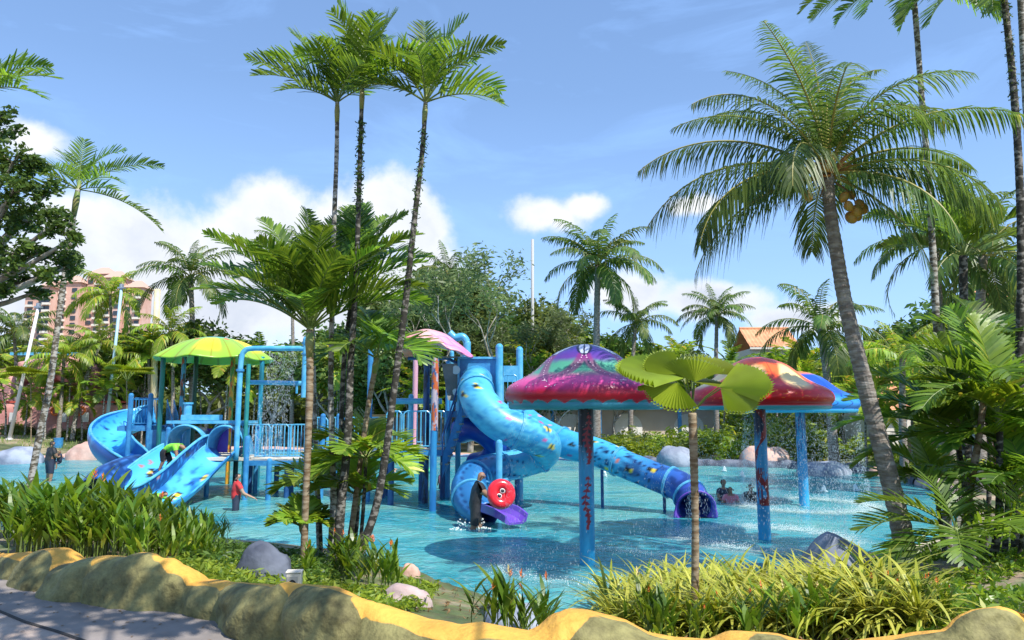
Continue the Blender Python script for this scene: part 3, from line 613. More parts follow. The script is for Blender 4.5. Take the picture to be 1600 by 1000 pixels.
# left slender palm with sparse crown
C8 = [(150,70,60,1.3),(50,75,60,1.3),(200,10,60,1.2),(335,25,60,1.1),(180,28,45,1.75),(165,50,60,1.3),(120,60,70,1.1),(75,62,60,1.2),(30,48,55,1.6),(12,15,35,.7),(-8,-10,40,1.9),(205,35,80,1.1),(260,40,80,.9),(100,88,10,1.0)]
slim([(36,765),(60,690),(78,600),(94,480),(108,380),(122,296)], 17, [.11,.095,.088,.08,.075,.07], 'lone slender palm with a speckled trunk and a sparse crown at the left', C8, 'barkpale', seed=10, s=1.15, shaft=.9)
slim([(-10,880),(-30,600),(-36,350),(-38,145)], 12, [.09,.08,.07,.06], 'palm at the left edge with only frond tips showing', [(15,40,50,1.2),(-5,15,50,1.1),(40,60,60,1.2),(-25,30,70,1.0),(70,70,60,1.2),(120,60,60,1.1),(180,40,60,1.1),(240,40,60,1.1)], seed=11)
# right side slim trunks running out of the top of the picture
slim([(1478,800),(1470,650),(1462,480),(1452,300),(1440,150),(1430,20),(1424,-38)], 12.6, [.085,.08,.075,.07,.065,.06,.06], 'thin grey palm trunk crossing the coconut crown with its own crown at the top edge', [(185,-8,40,1.9),(200,-25,35,1.5),(172,10,60,1.9),(235,-35,40,1.4),(290,-30,40,1.4),(330,-20,50,1.6),(0,-10,50,1.6),(160,-5,60,1.4),(20,30,60,1.3),(90,60,60,1.2),(260,20,90,1.2)], 'barkpale', seed=12)
slim([(1588,880),(1592,600),(1596,420),(1592,260),(1582,120),(1568,-10),(1564,-40)], 11.2, [.085,.08,.08,.075,.07,.065,.06], 'slim ivied palm trunk at the right edge, the darker of the pair', [(180,5,80,1.9),(192,-15,50,1.7),(165,10,90,1.7),(225,-25,50,1.4),(270,-30,50,1.2),(20,30,60,1.3),(90,60,60,1.2)], 'barkdark', epi=(.6,.9), seed=13)
slim([(1603,900),(1612,620),(1612,420),(1608,250),(1600,100),(1592,-60),(1590,-120)], 11.6, [.08,.08,.075,.07,.07,.065,.06], 'slim grey palm trunk at the right edge, the paler of the pair', [(190,10,75,1.2),(210,20,60,1.2),(20,30,60,1.3),(90,60,60,1.2),(320,30,60,1.2)], 'barkpale', seed=14)
# bright palm above the right clump
C9 = [(98,86,25,1.75),(60,68,50,1.5),(25,45,60,1.6),(140,66,55,1.5),(170,35,55,1.6),(190,12,55,1.6),(5,22,60,1.5),(215,40,80,1.3),(320,40,80,1.3),(270,55,100,1.1),(345,5,60,1.5),(80,50,80,1.4),(30,70,80,1.3)]
slim([(1512,840),(1510,700),(1507,560),(1505,400)], 13, [.10,.09,.09,.085], 'palm with a bright upright frond and red brown shaft right of the coconut palm', upright(C9), 'barkdark', seed=15, shaft=0, leaf='areca', dens=1.4)
mb = MB(); 
# low right clump of bushy palms
C10 = [(175,25,55,2.0),(165,45,65,1.8),(190,5,50,1.9),(110,80,35,1.7),(85,84,30,1.8),(60,70,50,1.7),(140,62,60,1.8),(30,50,60,1.6),(0,30,60,1.6),(235,20,70,1.2),(300,45,90,1.3),(205,45,80,1.4),(215,60,90,1.4),(75,55,70,1.6)]
slim([(1545,905),(1530,840),(1508,760),(1495,680)], 11.0, [.07,.06,.05,.045], 'bushy bright palm in the right hand clump with fronds reaching over the water', [(a,e,b,l*.82) for a,e,b,l in C10], 'barkdark', seed=16, shaft=.3, leaf='areca', dens=1.4)
slim([(1552,910),(1560,820),(1562,730),(1562,650)], 10.3, [.07,.06,.055,.05], 'bushy yellow green palm nearest the right edge with upright fan of fronds', [(95,86,25,1.35),(60,72,45,1.3),(130,70,50,1.25),(30,55,60,1.2),(160,50,60,1.1),(0,35,60,1.1),(270,60,110,.8),(200,40,80,1.0),(330,30,70,1.0)], 'barkdark', seed=17, shaft=.3, leaf='areca_y', dens=1.9)
slim([(1534,915),(1520,870),(1495,830)], 9.8, [.05,.045,.04], 'low dark feather palm at the base of the right hand clump', [(178,20,50,1.15),(190,0,50,1.1),(165,40,60,1.1),(205,-5,45,1.0),(100,70,60,1.0),(60,50,60,1.0),(20,30,60,1.0),(300,30,70,.9),(240,10,60,.9)], 'barkdark', seed=18, shaft=.2, leaf='areca')
slim([(1500,900),(1512,790),(1530,680),(1540,600)], 10.4, [.07,.06,.055,.05], 'brown stemmed palm in the middle of the right hand clump', [(100,80,40,1.2),(50,60,60,1.1),(10,40,60,1.1),(150,55,60,1.1),(185,30,60,1.2),(200,5,50,1.2),(260,40,90,.8),(320,30,80,.9)], 'barkbrown', seed=19, shaft=.3, leaf='areca')
slim([(1590,925),(1592,880),(1600,820)], 10.0, [.05,.045,.04], 'low yellow green palm at the foot of the right edge trunks', [(175,30,60,.9),(150,60,60,.9),(90,80,50,.9),(200,10,50,.9),(225,20,60,.8),(40,50,60,.9),(270,30,60,.8)], 'barkdark', seed=20, shaft=.2, leaf='areca_y')

# ---------- fan palms
def fan_leaf(mb, c, dirn, r, droop=.15, nseg=19, spread=2.7, up=V(0,0,1), mi=0):
    d = Vector(dirn).normalized(); s = d.cross(up).normalized(); u = s.cross(d).normalized(); vs = [tuple(c)]; fs = []; base = Vector(c)
    n = nseg*2
    rings = []
    for rr in (.5, .92):
        ring = []
        for i in range(n+1):
            a = -spread/2+spread*i/n; pl = (.018 if i % 2 else -.018)*rr*r*2.6; q = d*math.cos(a)+s*math.sin(a)
            k = r*rr*(1-.05*abs(a/spread*2)**2); ring.append(base+q*k+u*(pl+.07*r*rr*abs(math.sin(a))**1.5)-V(0,0,1)*droop*r*rr*rr)
        rings.append(ring)
    o = 1
    for ring in rings: vs += [tuple(p) for p in ring]
    for i in range(n): fs.append((0, o+i, o+i+1)); fs.append((o+i, o+n+1+i, o+n+2+i, o+i+1))
    k = len(vs)
    for i in range(0, n, 2):
        a = -spread/2+spread*(i+1)/n; q = d*math.cos(a)+s*math.sin(a); kk = r*(1-.05*abs(a/spread*2)**2)*random.uniform(.97,1.02)
        tip = base+q*kk+u*(.07*r*abs(math.sin(a))**1.5)-V(0,0,1)*droop*r*1.05; vs.append(tuple(tip)); fs.append((o+n+1+i, k, o+n+3+i)); fs.append((o+n+1+i, o+n+2+i, k)) if False else None; k += 1
    mb.add(vs, fs, mi)
def fan_palm(px, pyb, Y, pyc, s, label, leaves, trunk_r=.05, name='fan_palm', bark='barkbrown', leaf='fan'):
    b = W(px, pyb, Y); b.z = gz(b.x, b.y)-.05; c = W(px-2, pyc, Y); t = thing(name, label, 'palm', b)
    trunk([b, b.lerp(c, .5)+V(.02,0,0), c], [trunk_r*1.2, trunk_r, trunk_r*1.25], 12, 8, .05, .05).build('trunk', M[bark], t, smooth=True)
    for az, e, stalk, r, tilt, dr in leaves:
        a = R(az); d = V(math.cos(a)*math.cos(R(e)), math.sin(a)*math.cos(R(e)), math.sin(R(e))); p = c+d*stalk*s
        ld = V(math.cos(a)*math.cos(R(tilt)), math.sin(a)*math.cos(R(tilt)), math.sin(R(tilt)))
        mb = MB(); fan_leaf(mb, V(0,0,0), ld, r*s, dr); mb.tube([c-p, (c-p)*.5+V(0,0,.02), V(0,0,0)], [.012*s,.008*s,.006*s], 5, 1)
        mb.build('leaf', [M[leaf], M['rachis_g']], t, local=True).location = p-b
    return t
t = fan_palm(1084, 985, 7.7, 645, 1.0, 'fan palm with big round pleated leaves in front of the red mushroom', [], .037)
for off, dr_, upv, r_, sp_, dp in (((-.06,-.05,.36),(-1,-.15,.12),(0,-.36,1),.76,1.5,.03),((-.17,.25,.44),(-.9,.45,.30),(0,-.4,1),.62,1.7,.08),((0,-.15,.31),(.03,.50,.55),(0,-.85,.5),.43,2.0,.08),
    ((.10,.28,.42),(.62,.5,.35),(0,-.45,.9),.52,1.85,.04),((.25,-.10,.26),(.95,-.12,.22),(0,-.5,.85),.56,1.85,.06),((.24,-.22,.24),(.55,-.42,-.38),(.2,-.6,.6),.40,1.85,.08),((-.19,-.2,.30),(-.35,-.45,-.42),(-.1,-.7,.5),.40,1.85,.08),
    ((.08,.3,.33),(1,.6,.05),(0,-.3,1),.46,1.85,.05),((-.1,.25,.30),(-.7,.8,.05),(0,-.3,1),.46,1.85,.05),((-.12,-.05,.40),(-.6,.25,.40),(0,-.6,.8),.42,1.85,.05)):
    c_ = W(1082,645,7.7)-t.location; mb = MB(); fan_leaf(mb, V(0,0,0), dr_, r_, dp, up=Vector(upv), spread=sp_); o_ = Vector(off); mb.tube([-o_, -o_*.5+V(0,0,.03), V(0,0,0)], [.012,.008,.006], 5, 1)
    mb.build('leaf', [M['fan'], M['rachis_g']], t, local=True).location = c_+o_
for k, (px, pyb, Y, pyc, s, lab) in enumerate([(200,668,54,596,2.8,'round leaved fan palm between the pale pole and the spiral slide'),(50,672,54,600,2.9,'round leaved fan palm beside the white lamp pole')]):
    fan_palm(px, pyb, Y, pyc, s, lab, [(a, 55, .35, .5, random.uniform(-10,35), .15) for a in range(0, 360, 45)], .03)

# ============================================================ broadleaf trees
def leafcloud(mb, cs, rad, per, size, rnd, flat=.7, mi=0, asp=.5):
    n = len(cs)*per; c = np.repeat(np.array([tuple(x) for x in cs]), per, axis=0)
    d = rnd.normal(size=(n, 3)); d /= np.linalg.norm(d, axis=1)[:, None]; r = rad*rnd.random(n)**.45
    p = c+d*r[:, None]*np.array([1, 1, flat]); u = rnd.normal(size=(n, 3)); u[:, 2] *= .6; u /= np.linalg.norm(u, axis=1)[:, None]
    w = np.cross(u, rnd.normal(size=(n, 3))); w /= np.linalg.norm(w, axis=1)[:, None]+1e-9
    s = size*rnd.uniform(.6, 1.3, n)[:, None]; a = p-u*s; b = p+w*s*asp; e = p+u*s; f = p-w*s*asp
    mb.quads(np.stack([a, b, e, f], 1), mi)
def grow(seed, H, spread, depth=4, first=.3, r=.15, split=3, curl=.25, up=.35):
    rnd = random.Random(seed); mb = MB(); tips = []
    def br(p, d, L, r, k):
        n = 4; pts = [p]
        for i in range(n):
            d = (d+V(rnd.uniform(-1,1), rnd.uniform(-1,1), rnd.uniform(-1,1)+up*.6)*curl).normalized(); p = p+d*L/n; pts.append(p)
        mb.tube(pts, [r*(1-.45*i/n) for i in range(n+1)], 6 if k < 2 else 4, cap=False)
        if k >= depth-1: tips.append(p); tips.append(pts[2])
        if k < depth:
            for j in range(split):
                a = rnd.uniform(0, 6.28); q = V(math.cos(a), math.sin(a), rnd.uniform(.0,.5)).normalized(); br(pts[rnd.choice((3,4,4))], (d*(1-spread*.5)+q*spread).normalized(), L*rnd.uniform(.62,.8), r*.55, k+1)
    br(V(0,0,0), V(0,0,1), H*first, r, 0); return mb, tips
def tree_meshes(seed, H, spread, leafm, rad, per, size, depth=4, first=.3, r=.15, split=3, curl=.25, up=.35, flat=.8, asp=.5):
    b, tips = grow(seed, H, spread, depth, first, r, split, curl, up); c = MB(); leafcloud(c, tips, rad, per, size, np.random.RandomState(seed), flat, 0, asp)
    return b.mesh('trunk', M['limb'], True), c.mesh('crown', M[leafm])
TREES = {'dense': [tree_meshes(31, 9, .75, 'broad', .95, 26, .17), tree_meshes(32, 8, .8, 'broad', .95, 26, .17)],
         'olive': [tree_meshes(33, 8.5, .7, 'broad2', .85, 24, .15, up=.5), tree_meshes(34, 7.5, .75, 'broad2', .9, 24, .15)],
         'airy': [tree_meshes(35, 13, .52, 'feath', .55, 20, .13, depth=5, first=.22, r=.13, split=2, up=.8, curl=.22, asp=.25), tree_meshes(36, 12, .6, 'feath', .6, 20, .13, depth=5, first=.22, r=.12, split=2, up=.8, curl=.22, asp=.25)]}
def bg_tree(kind, v, px, Y, s, label, rz=0, group=None, zs=1.0):
    p = W(px, 650, Y); p.z = gz(p.x, Y)-.1; t = thing('broadleaf_tree', label, 'tree', p, group, rz); t.scale = (s, s, s*zs)
    a, b = TREES[kind][v]; use(a, 'trunk', t); use(b, 'crown', t); return t
CL = [(95,78,50,1.0),(50,60,60,1.0),(10,38,60,1.0),(150,58,60,1.0),(185,32,60,1.0),(250,50,80,.9),(300,48,80,.9),(215,30,60,1.0),(335,28,60,1.0)]
for pts, Y, lab, leaf, s in (([(545,880),(556,830),(560,775)], 11.6, 'low leafy palm low in the clump against the water', 'areca_y', .75), ([(488,872),(478,845),(470,822)], 11.2, 'small pale palm low at the left foot of the clump', 'areca_y', .42),
     ([(1572,915),(1574,800),(1580,700)], 10.6, 'leafy palm at mid height between the right edge trunks', 'areca_y', 1.15), ([(1480,895),(1470,820),(1462,760)], 11.6, 'bright low palm between the coconut trunk and the right hand clump', 'areca_y', .95),
     ([(1540,900),(1545,780),(1550,560)], 12.2, 'tall leafy palm rising behind the right hand clump', 'areca', 1.2), ([(1600,905),(1604,820),(1606,760)], 10.2, 'green palm cut by the right edge at knee height', 'areca', 1.0)):
    slim(pts, Y, [.05,.045,.04], lab, CL, 'barkdark', shaft=.2, leaf=leaf, s=s, dens=1.6)
# ============================================================ painted surfaces
def lin(h):
    c = [int(h[i:i+2], 16)/255 for i in (0, 2, 4)]; return np.array([x/12.92 if x <= .04045 else ((x+.055)/1.055)**2.4 for x in c])
def mixc(a, b, t): t = np.clip(np.asarray(t), 0, 1)[..., None]; return a*(1-t)+b*t
_rs = np.random.RandomState(3); _tab = _rs.rand(64, 64)
def vn(x, y):
    xi = np.floor(x).astype(int); yi = np.floor(y).astype(int); fx = x-xi; fy = y-yi; fx = fx*fx*(3-2*fx); fy = fy*fy*(3-2*fy)
    g = lambda i, j: _tab[i % 64, j % 64]
    return (g(xi,yi)*(1-fx)+g(xi+1,yi)*fx)*(1-fy)+(g(xi,yi+1)*(1-fx)+g(xi+1,yi+1)*fx)*fy
def fbm(x, y, o=4): return sum(vn(x*2**k+k*17, y*2**k+k*5)/2**(k+1) for k in range(o))/(1-.5**o)
M['paint'] = mat('glossy_painted_fibreglass', (1,1,1), .36, attr=1, spec=.4, coat=.12, bump=.003, bscale=7)
M['paintm'] = mat('weathered_painted_fibreglass', (1,1,1), .4, attr=1, spec=.45, coat=.15, bump=.003, bscale=9)
M['lblue'] = mat('sky_blue_gloss_paint', (.07,.37,.62), .35, (.13,.46,.68), 5, bump=.001, coat=.2)
M['mblue'] = mat('blue_gloss_paint', (.03,.19,.44), .38, (.05,.27,.52), 5, coat=.2)
M['dblue'] = mat('navy_paint', (.012,.06,.20), .45, (.02,.10,.28), 4)
M['teal'] = mat('teal_paint', (.02,.20,.19), .45, (.03,.28,.28), 3)
M['purple'] = mat('purple_fibreglass', (.16,.06,.50), .3, (.20,.09,.56), 3, coat=.3)
M['aqua'] = mat('pale_teal_underside', (.10,.36,.42), .5, (.14,.42,.46), 4)
M['pinkpost'] = mat('pink_paint', (.66,.36,.45), .5)
M['greyp'] = mat('grey_panel_paint', (.19,.20,.19), .6, (.26,.26,.24), 3)
M['cream'] = mat('cream_deck', (.62,.55,.42), .7, (.70,.64,.52), 5)
M['steel'] = mat('galvanised_steel', (.45,.46,.47), .35, metal=.8)
CP = [(0,1.18),(.12,1.175),(.28,1.135),(.42,1.08),(.56,1.01),(.68,.92),(.80,.81),(.92,.70),(1.04,.615),(1.18,.54),(1.30,.48),(1.40,.40),(1.455,.30),(1.46,.22),(1.43,.15),(1.39,.11),(1.40,.085),(1.39,.03),(1.36,0),(1.30,.0)]
def cap_profile(sr, sz, prof=CP, n=110):
    P = spline([V(r, 0, z) for r, z in prof], 12); d = [0]
    for i in range(len(P)-1): d.append(d[-1]+(P[i+1]-P[i]).length)
    d = np.array(d); u = np.linspace(0, d[-1], n); return np.interp(u, d, [max(0, p.x) for p in P])*sr, np.interp(u, d, [p.z for p in P])*sz
def mushroom(px, pyb, R_, Hc, rimz, paint, pole, label, dots=None, rot=0):
    b = G(px, pyb, 0); b.z = -.45; t = thing('mushroom_umbrella', label, 'umbrella', b)
    r, z = cap_profile(R_/1.46, Hc/1.18); K = 300; th = np.linspace(0, 2*math.pi, K, endpoint=False)
    RR, TH = np.meshgrid(r, th, indexing='ij'); ZZ, _ = np.meshgrid(z, th, indexing='ij'); U = ZZ/Hc
    # wavy lip
    X, Y, Z = RR*np.cos(TH), RR*np.sin(TH), ZZ+rimz
    mb = MB(); n = len(r); idx = np.arange(n*K).reshape(n, K)
    F = np.stack([idx[:-1], np.roll(idx, -1, 1)[:-1], np.roll(idx, -1, 1)[1:], idx[1:]], -1).reshape(-1, 4)
    mb.v = np.stack([X, Y, Z+.45], -1).reshape(-1, 3).tolist(); mb.n = n*K; mb.f = [tuple(q[::-1]) for q in F.tolist()]; mb.m = [0]*len(mb.f)
    C = paint(RR/R_, TH+rot, U); mb.cols = np.concatenate([C.reshape(-1, 3), np.ones((n*K, 1))], 1)
    capo = mb.build('cap', M['paint'], t, smooth=True, local=True)
    ub = MB(); ub.lathe([(1.30*R_/1.46, rimz+.45), (1.1*R_/1.46, rimz+.50), (.5, rimz+.55), (.05, rimz+.57)], (0,0,0), 64); undo = ub.build('underside', M['aqua'], capo, smooth=True, local=True)
    ub = MB(); 
    for k in range(10):
        a = k*math.pi/5; ub.box((math.cos(a)*.62*R_/1.46, math.sin(a)*.62*R_/1.46, rimz+.475), (1.0*R_/1.46, .02, .05), a)
    ub.build('rib', M['aqua'], undo, local=True, kind='stuff')
    # pole with painted sea plants
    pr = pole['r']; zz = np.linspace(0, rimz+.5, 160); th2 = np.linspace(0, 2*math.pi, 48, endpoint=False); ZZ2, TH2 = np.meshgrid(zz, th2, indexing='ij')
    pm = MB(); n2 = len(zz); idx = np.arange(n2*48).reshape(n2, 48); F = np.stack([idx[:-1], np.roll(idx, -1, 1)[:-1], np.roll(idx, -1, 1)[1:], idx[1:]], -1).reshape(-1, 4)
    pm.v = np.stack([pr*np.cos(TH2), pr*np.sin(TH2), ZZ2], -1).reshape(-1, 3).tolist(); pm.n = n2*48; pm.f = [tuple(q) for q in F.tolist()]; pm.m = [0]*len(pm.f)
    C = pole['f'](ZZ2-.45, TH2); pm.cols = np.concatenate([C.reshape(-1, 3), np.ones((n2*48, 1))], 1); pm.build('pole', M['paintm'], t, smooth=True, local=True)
    cb = MB(); cb.lathe([(pr+.01, .40), (pr+.05, .40), (pr+.05, .43), (pr+.01, .43)], (0,0,0), 24); cb.build('base_flange', M['steel'], t, local=True)
    if dots:
        db = MB()
        for u_, a_, dr in dots:
            k = int(np.argmin(abs(r/R_-u_)+(np.arange(len(r)) > len(r)*.78)*9)) ; rr, z0 = r[k], z[k]; k2 = min(k+2, len(r)-1); k1 = max(k-2, 0)
            tn = V(r[k2]-r[k1], 0, z[k2]-z[k1]).normalized(); nn = V(-tn.z, 0, tn.x); nn = nn if nn.x > 0 or nn.z > 0 else -nn
            Mz = Matrix.Rotation(a_-rot, 3, 'Z'); nn = Mz @ nn; tt = Mz @ tn; ss = nn.cross(tt); c = Mz @ V(rr, 0, z0+rimz+.45)+nn*.003; q = []
            for s_ in range(6): an = s_*math.pi/3; q.append(tuple(c+tt*math.cos(an)*dr+ss*math.sin(an)*dr))
            q.append(tuple(c+nn*.005)); db.add(q, [(s_, (s_+1) % 6, 6) for s_ in range(6)])
        db.build('painted_dot', mat('white_pink_paint_dots', (.85,.65,.78), .4), capo, local=True, kind='stuff')
    return t
def loops():            # the looping lines of the purple cap: from each petal tip two curves part and meet the neighbour's at the hem
    out = []
    for k in range(6):
        a0 = k*math.pi/3
        for sg in (-1, 1):
            for s in np.linspace(0, 1, 22):
                out.append((.46+.46*s-.04*math.sin(s*3.1), a0+sg*(.05+.52*s**1.5)))
        for s in np.linspace(-1, 1, 13)[1:-1]: out.append((.90-.0*s, a0+math.pi/6+s*.05))
    return out
LP = loops()
def purple_cap(r, th, z):
    top = lin('3d2f8f'); vio = lin('6a3fa0'); grn = lin('4f9c80'); mag = lin('dc4a94'); red = lin('c01c38'); teal = lin('3f9fb5'); pk = lin('d9509a')
    n = fbm(np.cos(th)*3+9+r*3, np.sin(th)*3+9+z*3, 4); zz = z+.10*(n-.5)
    c = mixc(mag*np.ones(r.shape+(3,)), grn*np.ones(r.shape+(3,)), (zz-.46)/.10); c = mixc(c, vio*.8, (zz-.68)/.08); c = mixc(c, top, (zz-.78)/.14)
    c = mixc(c, pk, np.clip(1-abs(zz-.36)/.07, 0, 1)*.5); c = mixc(c, lin('b02460'), (.38-zz)/.10); c = mixc(c, red, (.30-zz)/.07)
    d = np.full(r.shape, 9.)
    for u_, a_ in LP:
        da = (th-a_+math.pi) % (2*math.pi)-math.pi; d = np.minimum(d, np.hypot(r-u_, da*r))
    c = mixc(c, lin('8c2a6e')*.9, np.clip((.075-d)/.03, 0, 1)*(z > .3)*.75)
    a6 = (th+math.pi/6) % (math.pi/3)-math.pi/6; pet = np.abs(a6*r)/.065/np.sqrt(np.clip(1-((r-.26)/.19)**2, 1e-4, 1)); inside = (np.abs(r-.26) < .19)
    c = np.where((inside & (pet < 1.55))[..., None], lin('120a30'), c); c = np.where((inside & (pet < 1.0) & (np.abs(r-.26) < .165))[..., None], lin('b9c3dc'), c); c = np.where((inside & (pet < .18))[..., None], lin('20203a'), c)
    sc_ = .075+.05*np.abs(np.sin(th*14)); front = (r > .93); c = np.where(((z < sc_) & (r > .85))[..., None], mixc(teal, lin('2f7f98'), n), c)
    return np.clip(c, 0, 1)
def red_cap(r, th, z):
    n = fbm(np.cos(th)*4+9+r*2, np.sin(th)*4+9, 4); one = np.ones(r.shape+(3,)); red = lin('dc1a22'); org = lin('ff6a2c'); yel = lin('ffdc96')
    c = mixc(red*one, org, (z-.42+.2*(n-.5))/.2); wave = .5+.5*np.cos(th*7+.7*np.sin(z*5)+.3); band = np.clip(1-abs(z-.60)/.34, 0, 1)
    c = mixc(c, yel, np.clip((wave**.7*band*2.1-.42+.5*(n-.5))*1.7, 0, 1)); c = mixc(c, lin('e83a1e'), (z-.84)/.1); c = mixc(c, lin('b01018'), (np.abs(np.sin(th*9)) < .05)*(z > .6)*.8)
    c = mixc(c, lin('b8101c'), (.24-z)/.12); l = vn(th*9+50, z*18); c = mixc(c, lin('ff9030'), ((np.abs(l-.5) < .015) & (z < .42) & (z > .15))*.5)
    return np.where(((z < .07) & (r > .85))[..., None], lin('4aa6b6'), c)
def blue_cap(r, th, z):
    n = fbm(np.cos(th)*4+9+r*2, np.sin(th)*4+9, 4); one = np.ones(r.shape+(3,)); c = mixc(lin('2f8fe0')*one, lin('1a4fc0'), (z-.3+.3*(n-.5))/.2); c = mixc(c, lin('f08030'), (z-.9)/.05)
    w = np.abs(np.sin(th*9+np.sin(z*22)*.9)); c = mixc(c, lin('12308a'), ((w < .13) & (z < .62))*.9); c = mixc(c, lin('7ec4ee'), np.clip((n-.6)*4, 0, 1)*(z > .5)*.7)
    return np.where(((z < .07) & (r > .85))[..., None], lin('35a8d0'), c)
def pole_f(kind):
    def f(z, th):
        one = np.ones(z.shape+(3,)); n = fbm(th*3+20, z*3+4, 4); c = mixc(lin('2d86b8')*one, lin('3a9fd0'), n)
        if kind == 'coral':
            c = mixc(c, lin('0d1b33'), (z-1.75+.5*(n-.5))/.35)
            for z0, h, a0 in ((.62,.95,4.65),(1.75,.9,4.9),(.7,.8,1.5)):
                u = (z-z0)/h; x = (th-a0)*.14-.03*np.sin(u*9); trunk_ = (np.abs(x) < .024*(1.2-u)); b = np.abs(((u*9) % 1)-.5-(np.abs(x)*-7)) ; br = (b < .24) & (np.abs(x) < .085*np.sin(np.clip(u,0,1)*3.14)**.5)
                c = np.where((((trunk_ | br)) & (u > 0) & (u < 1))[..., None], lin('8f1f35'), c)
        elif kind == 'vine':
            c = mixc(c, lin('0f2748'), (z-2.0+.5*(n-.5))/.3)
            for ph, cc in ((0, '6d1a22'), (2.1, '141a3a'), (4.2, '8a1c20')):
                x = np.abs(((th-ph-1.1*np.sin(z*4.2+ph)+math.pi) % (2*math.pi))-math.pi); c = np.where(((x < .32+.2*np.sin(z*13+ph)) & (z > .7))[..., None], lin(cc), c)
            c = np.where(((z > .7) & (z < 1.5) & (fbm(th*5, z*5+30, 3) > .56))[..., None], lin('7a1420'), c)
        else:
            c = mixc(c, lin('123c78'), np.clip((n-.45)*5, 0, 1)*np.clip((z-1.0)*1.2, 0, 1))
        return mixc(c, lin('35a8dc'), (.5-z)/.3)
    return f
dots = [(u, a, .0125) for u, a in LP[::2]]
for k in range(95): dots.append((random.uniform(.93, .995), random.uniform(0, 6.28), random.uniform(.006, .013)))
mushroom(918, 882, 1.46, 1.18, 2.72, purple_cap, dict(r=.135, f=pole_f('coral')), 'purple and green mushroom umbrella with crimson scalloped hem standing nearest in the pool', dots, rot=R(90)+.12+math.pi/6*0)
mushroom(1195, 842, 1.53, 1.14, 2.74, red_cap, dict(r=.13, f=pole_f('vine')), 'red mushroom umbrella with orange and cream flames, partly behind the fan palm', rot=R(10))
mushroom(1257, 790, 1.66, 1.22, 2.70, blue_cap, dict(r=.14, f=pole_f('plain')), 'blue mushroom umbrella half hidden behind the red one')

# ============================================================ slides
def paint_tube(pts, rad, paint, name, parent, seg=40, n=14, arc=(0, 2*math.pi), thick=0, m='paint', mod=None, **tags):
    P = spline(pts, n); Rd = [rad]*len(pts) if isinstance(rad, (int, float)) else rad; Rr = np.interp(np.linspace(0, len(pts)-1, len(P)), range(len(pts)), Rd)
    Q = []; full = abs(arc[1]-arc[0]) > 6.2; K = seg if full else seg+1; d = 0; ds = []
    for i, p in enumerate(P):
        t = (P[min(i+1, len(P)-1)]-P[max(i-1, 0)]).normalized(); a = t.cross(V(0,0,1)).normalized(); b = a.cross(t).normalized(); ds.append(d)
        if i < len(P)-1: d += (P[i+1]-p).length
        for k in range(K):
            an = arc[0]+(arc[1]-arc[0])*k/seg; rr = Rr[i]*(mod(i/len(P), an) if mod else 1); Q.append(tuple(p+a*(math.cos(an)*rr)+b*(math.sin(an)*rr)))
    N_ = len(P); fs = []
    for i in range(N_-1):
        for k in range(seg): l = (k+1) % K; fs.append((i*K+k, i*K+l, (i+1)*K+l, (i+1)*K+k))
    mb = MB(); mb.add(Q, fs); an = np.linspace(arc[0], arc[1], K, endpoint=not full); D, A = np.meshgrid(np.array(ds), an, indexing='ij')
    C = paint(D, A, D/d, np.mean(Rr)); mb.cols = np.concatenate([C.reshape(-1, 3), np.ones((len(Q), 1))], 1)
    o = mb.build(name, M[m], parent, smooth=True, **tags)
    if thick:
        sm = o.modifiers.new('thickness', 'SOLIDIFY'); sm.thickness = thick; sm.offset = 1
    return P, Rr, o
def fishes(c, D, A, r, pts, size=.10):
    for d0, a0, s in pts:
        x = (D-d0)/(size*s); y = ((A-a0+math.pi) % (2*math.pi)-math.pi)*r/(size*s*.72); e = x*x+y*y; tail = (x > .8) & (x < 1.5) & (np.abs(y) < (x-.6)*.9)
        ins = (e < 1) | tail; st = ((x*2.6) % 1 < .45); c = np.where((ins & st)[..., None], lin('1a1a14'), c); c = np.where((ins & ~st)[..., None], lin('d8c23a'), c)
    return c
def blotch(c, D, A, r, seed, k, cols, size=.05, lo=0, hi=99):
    rs = np.random.RandomState(seed)
    for i in range(k):
        d0 = rs.uniform(lo, min(hi, D.max())); a0 = rs.uniform(0, 6.28); s = size*rs.uniform(.6, 1.5); x = (D-d0)/s; y = ((A-a0+math.pi) % (2*math.pi)-math.pi)*r/s
        c = np.where(((x*x+y*y) < 1+.6*np.sin(np.arctan2(y, x)*5+i))[..., None], lin(cols[i % len(cols)]), c)
    return c
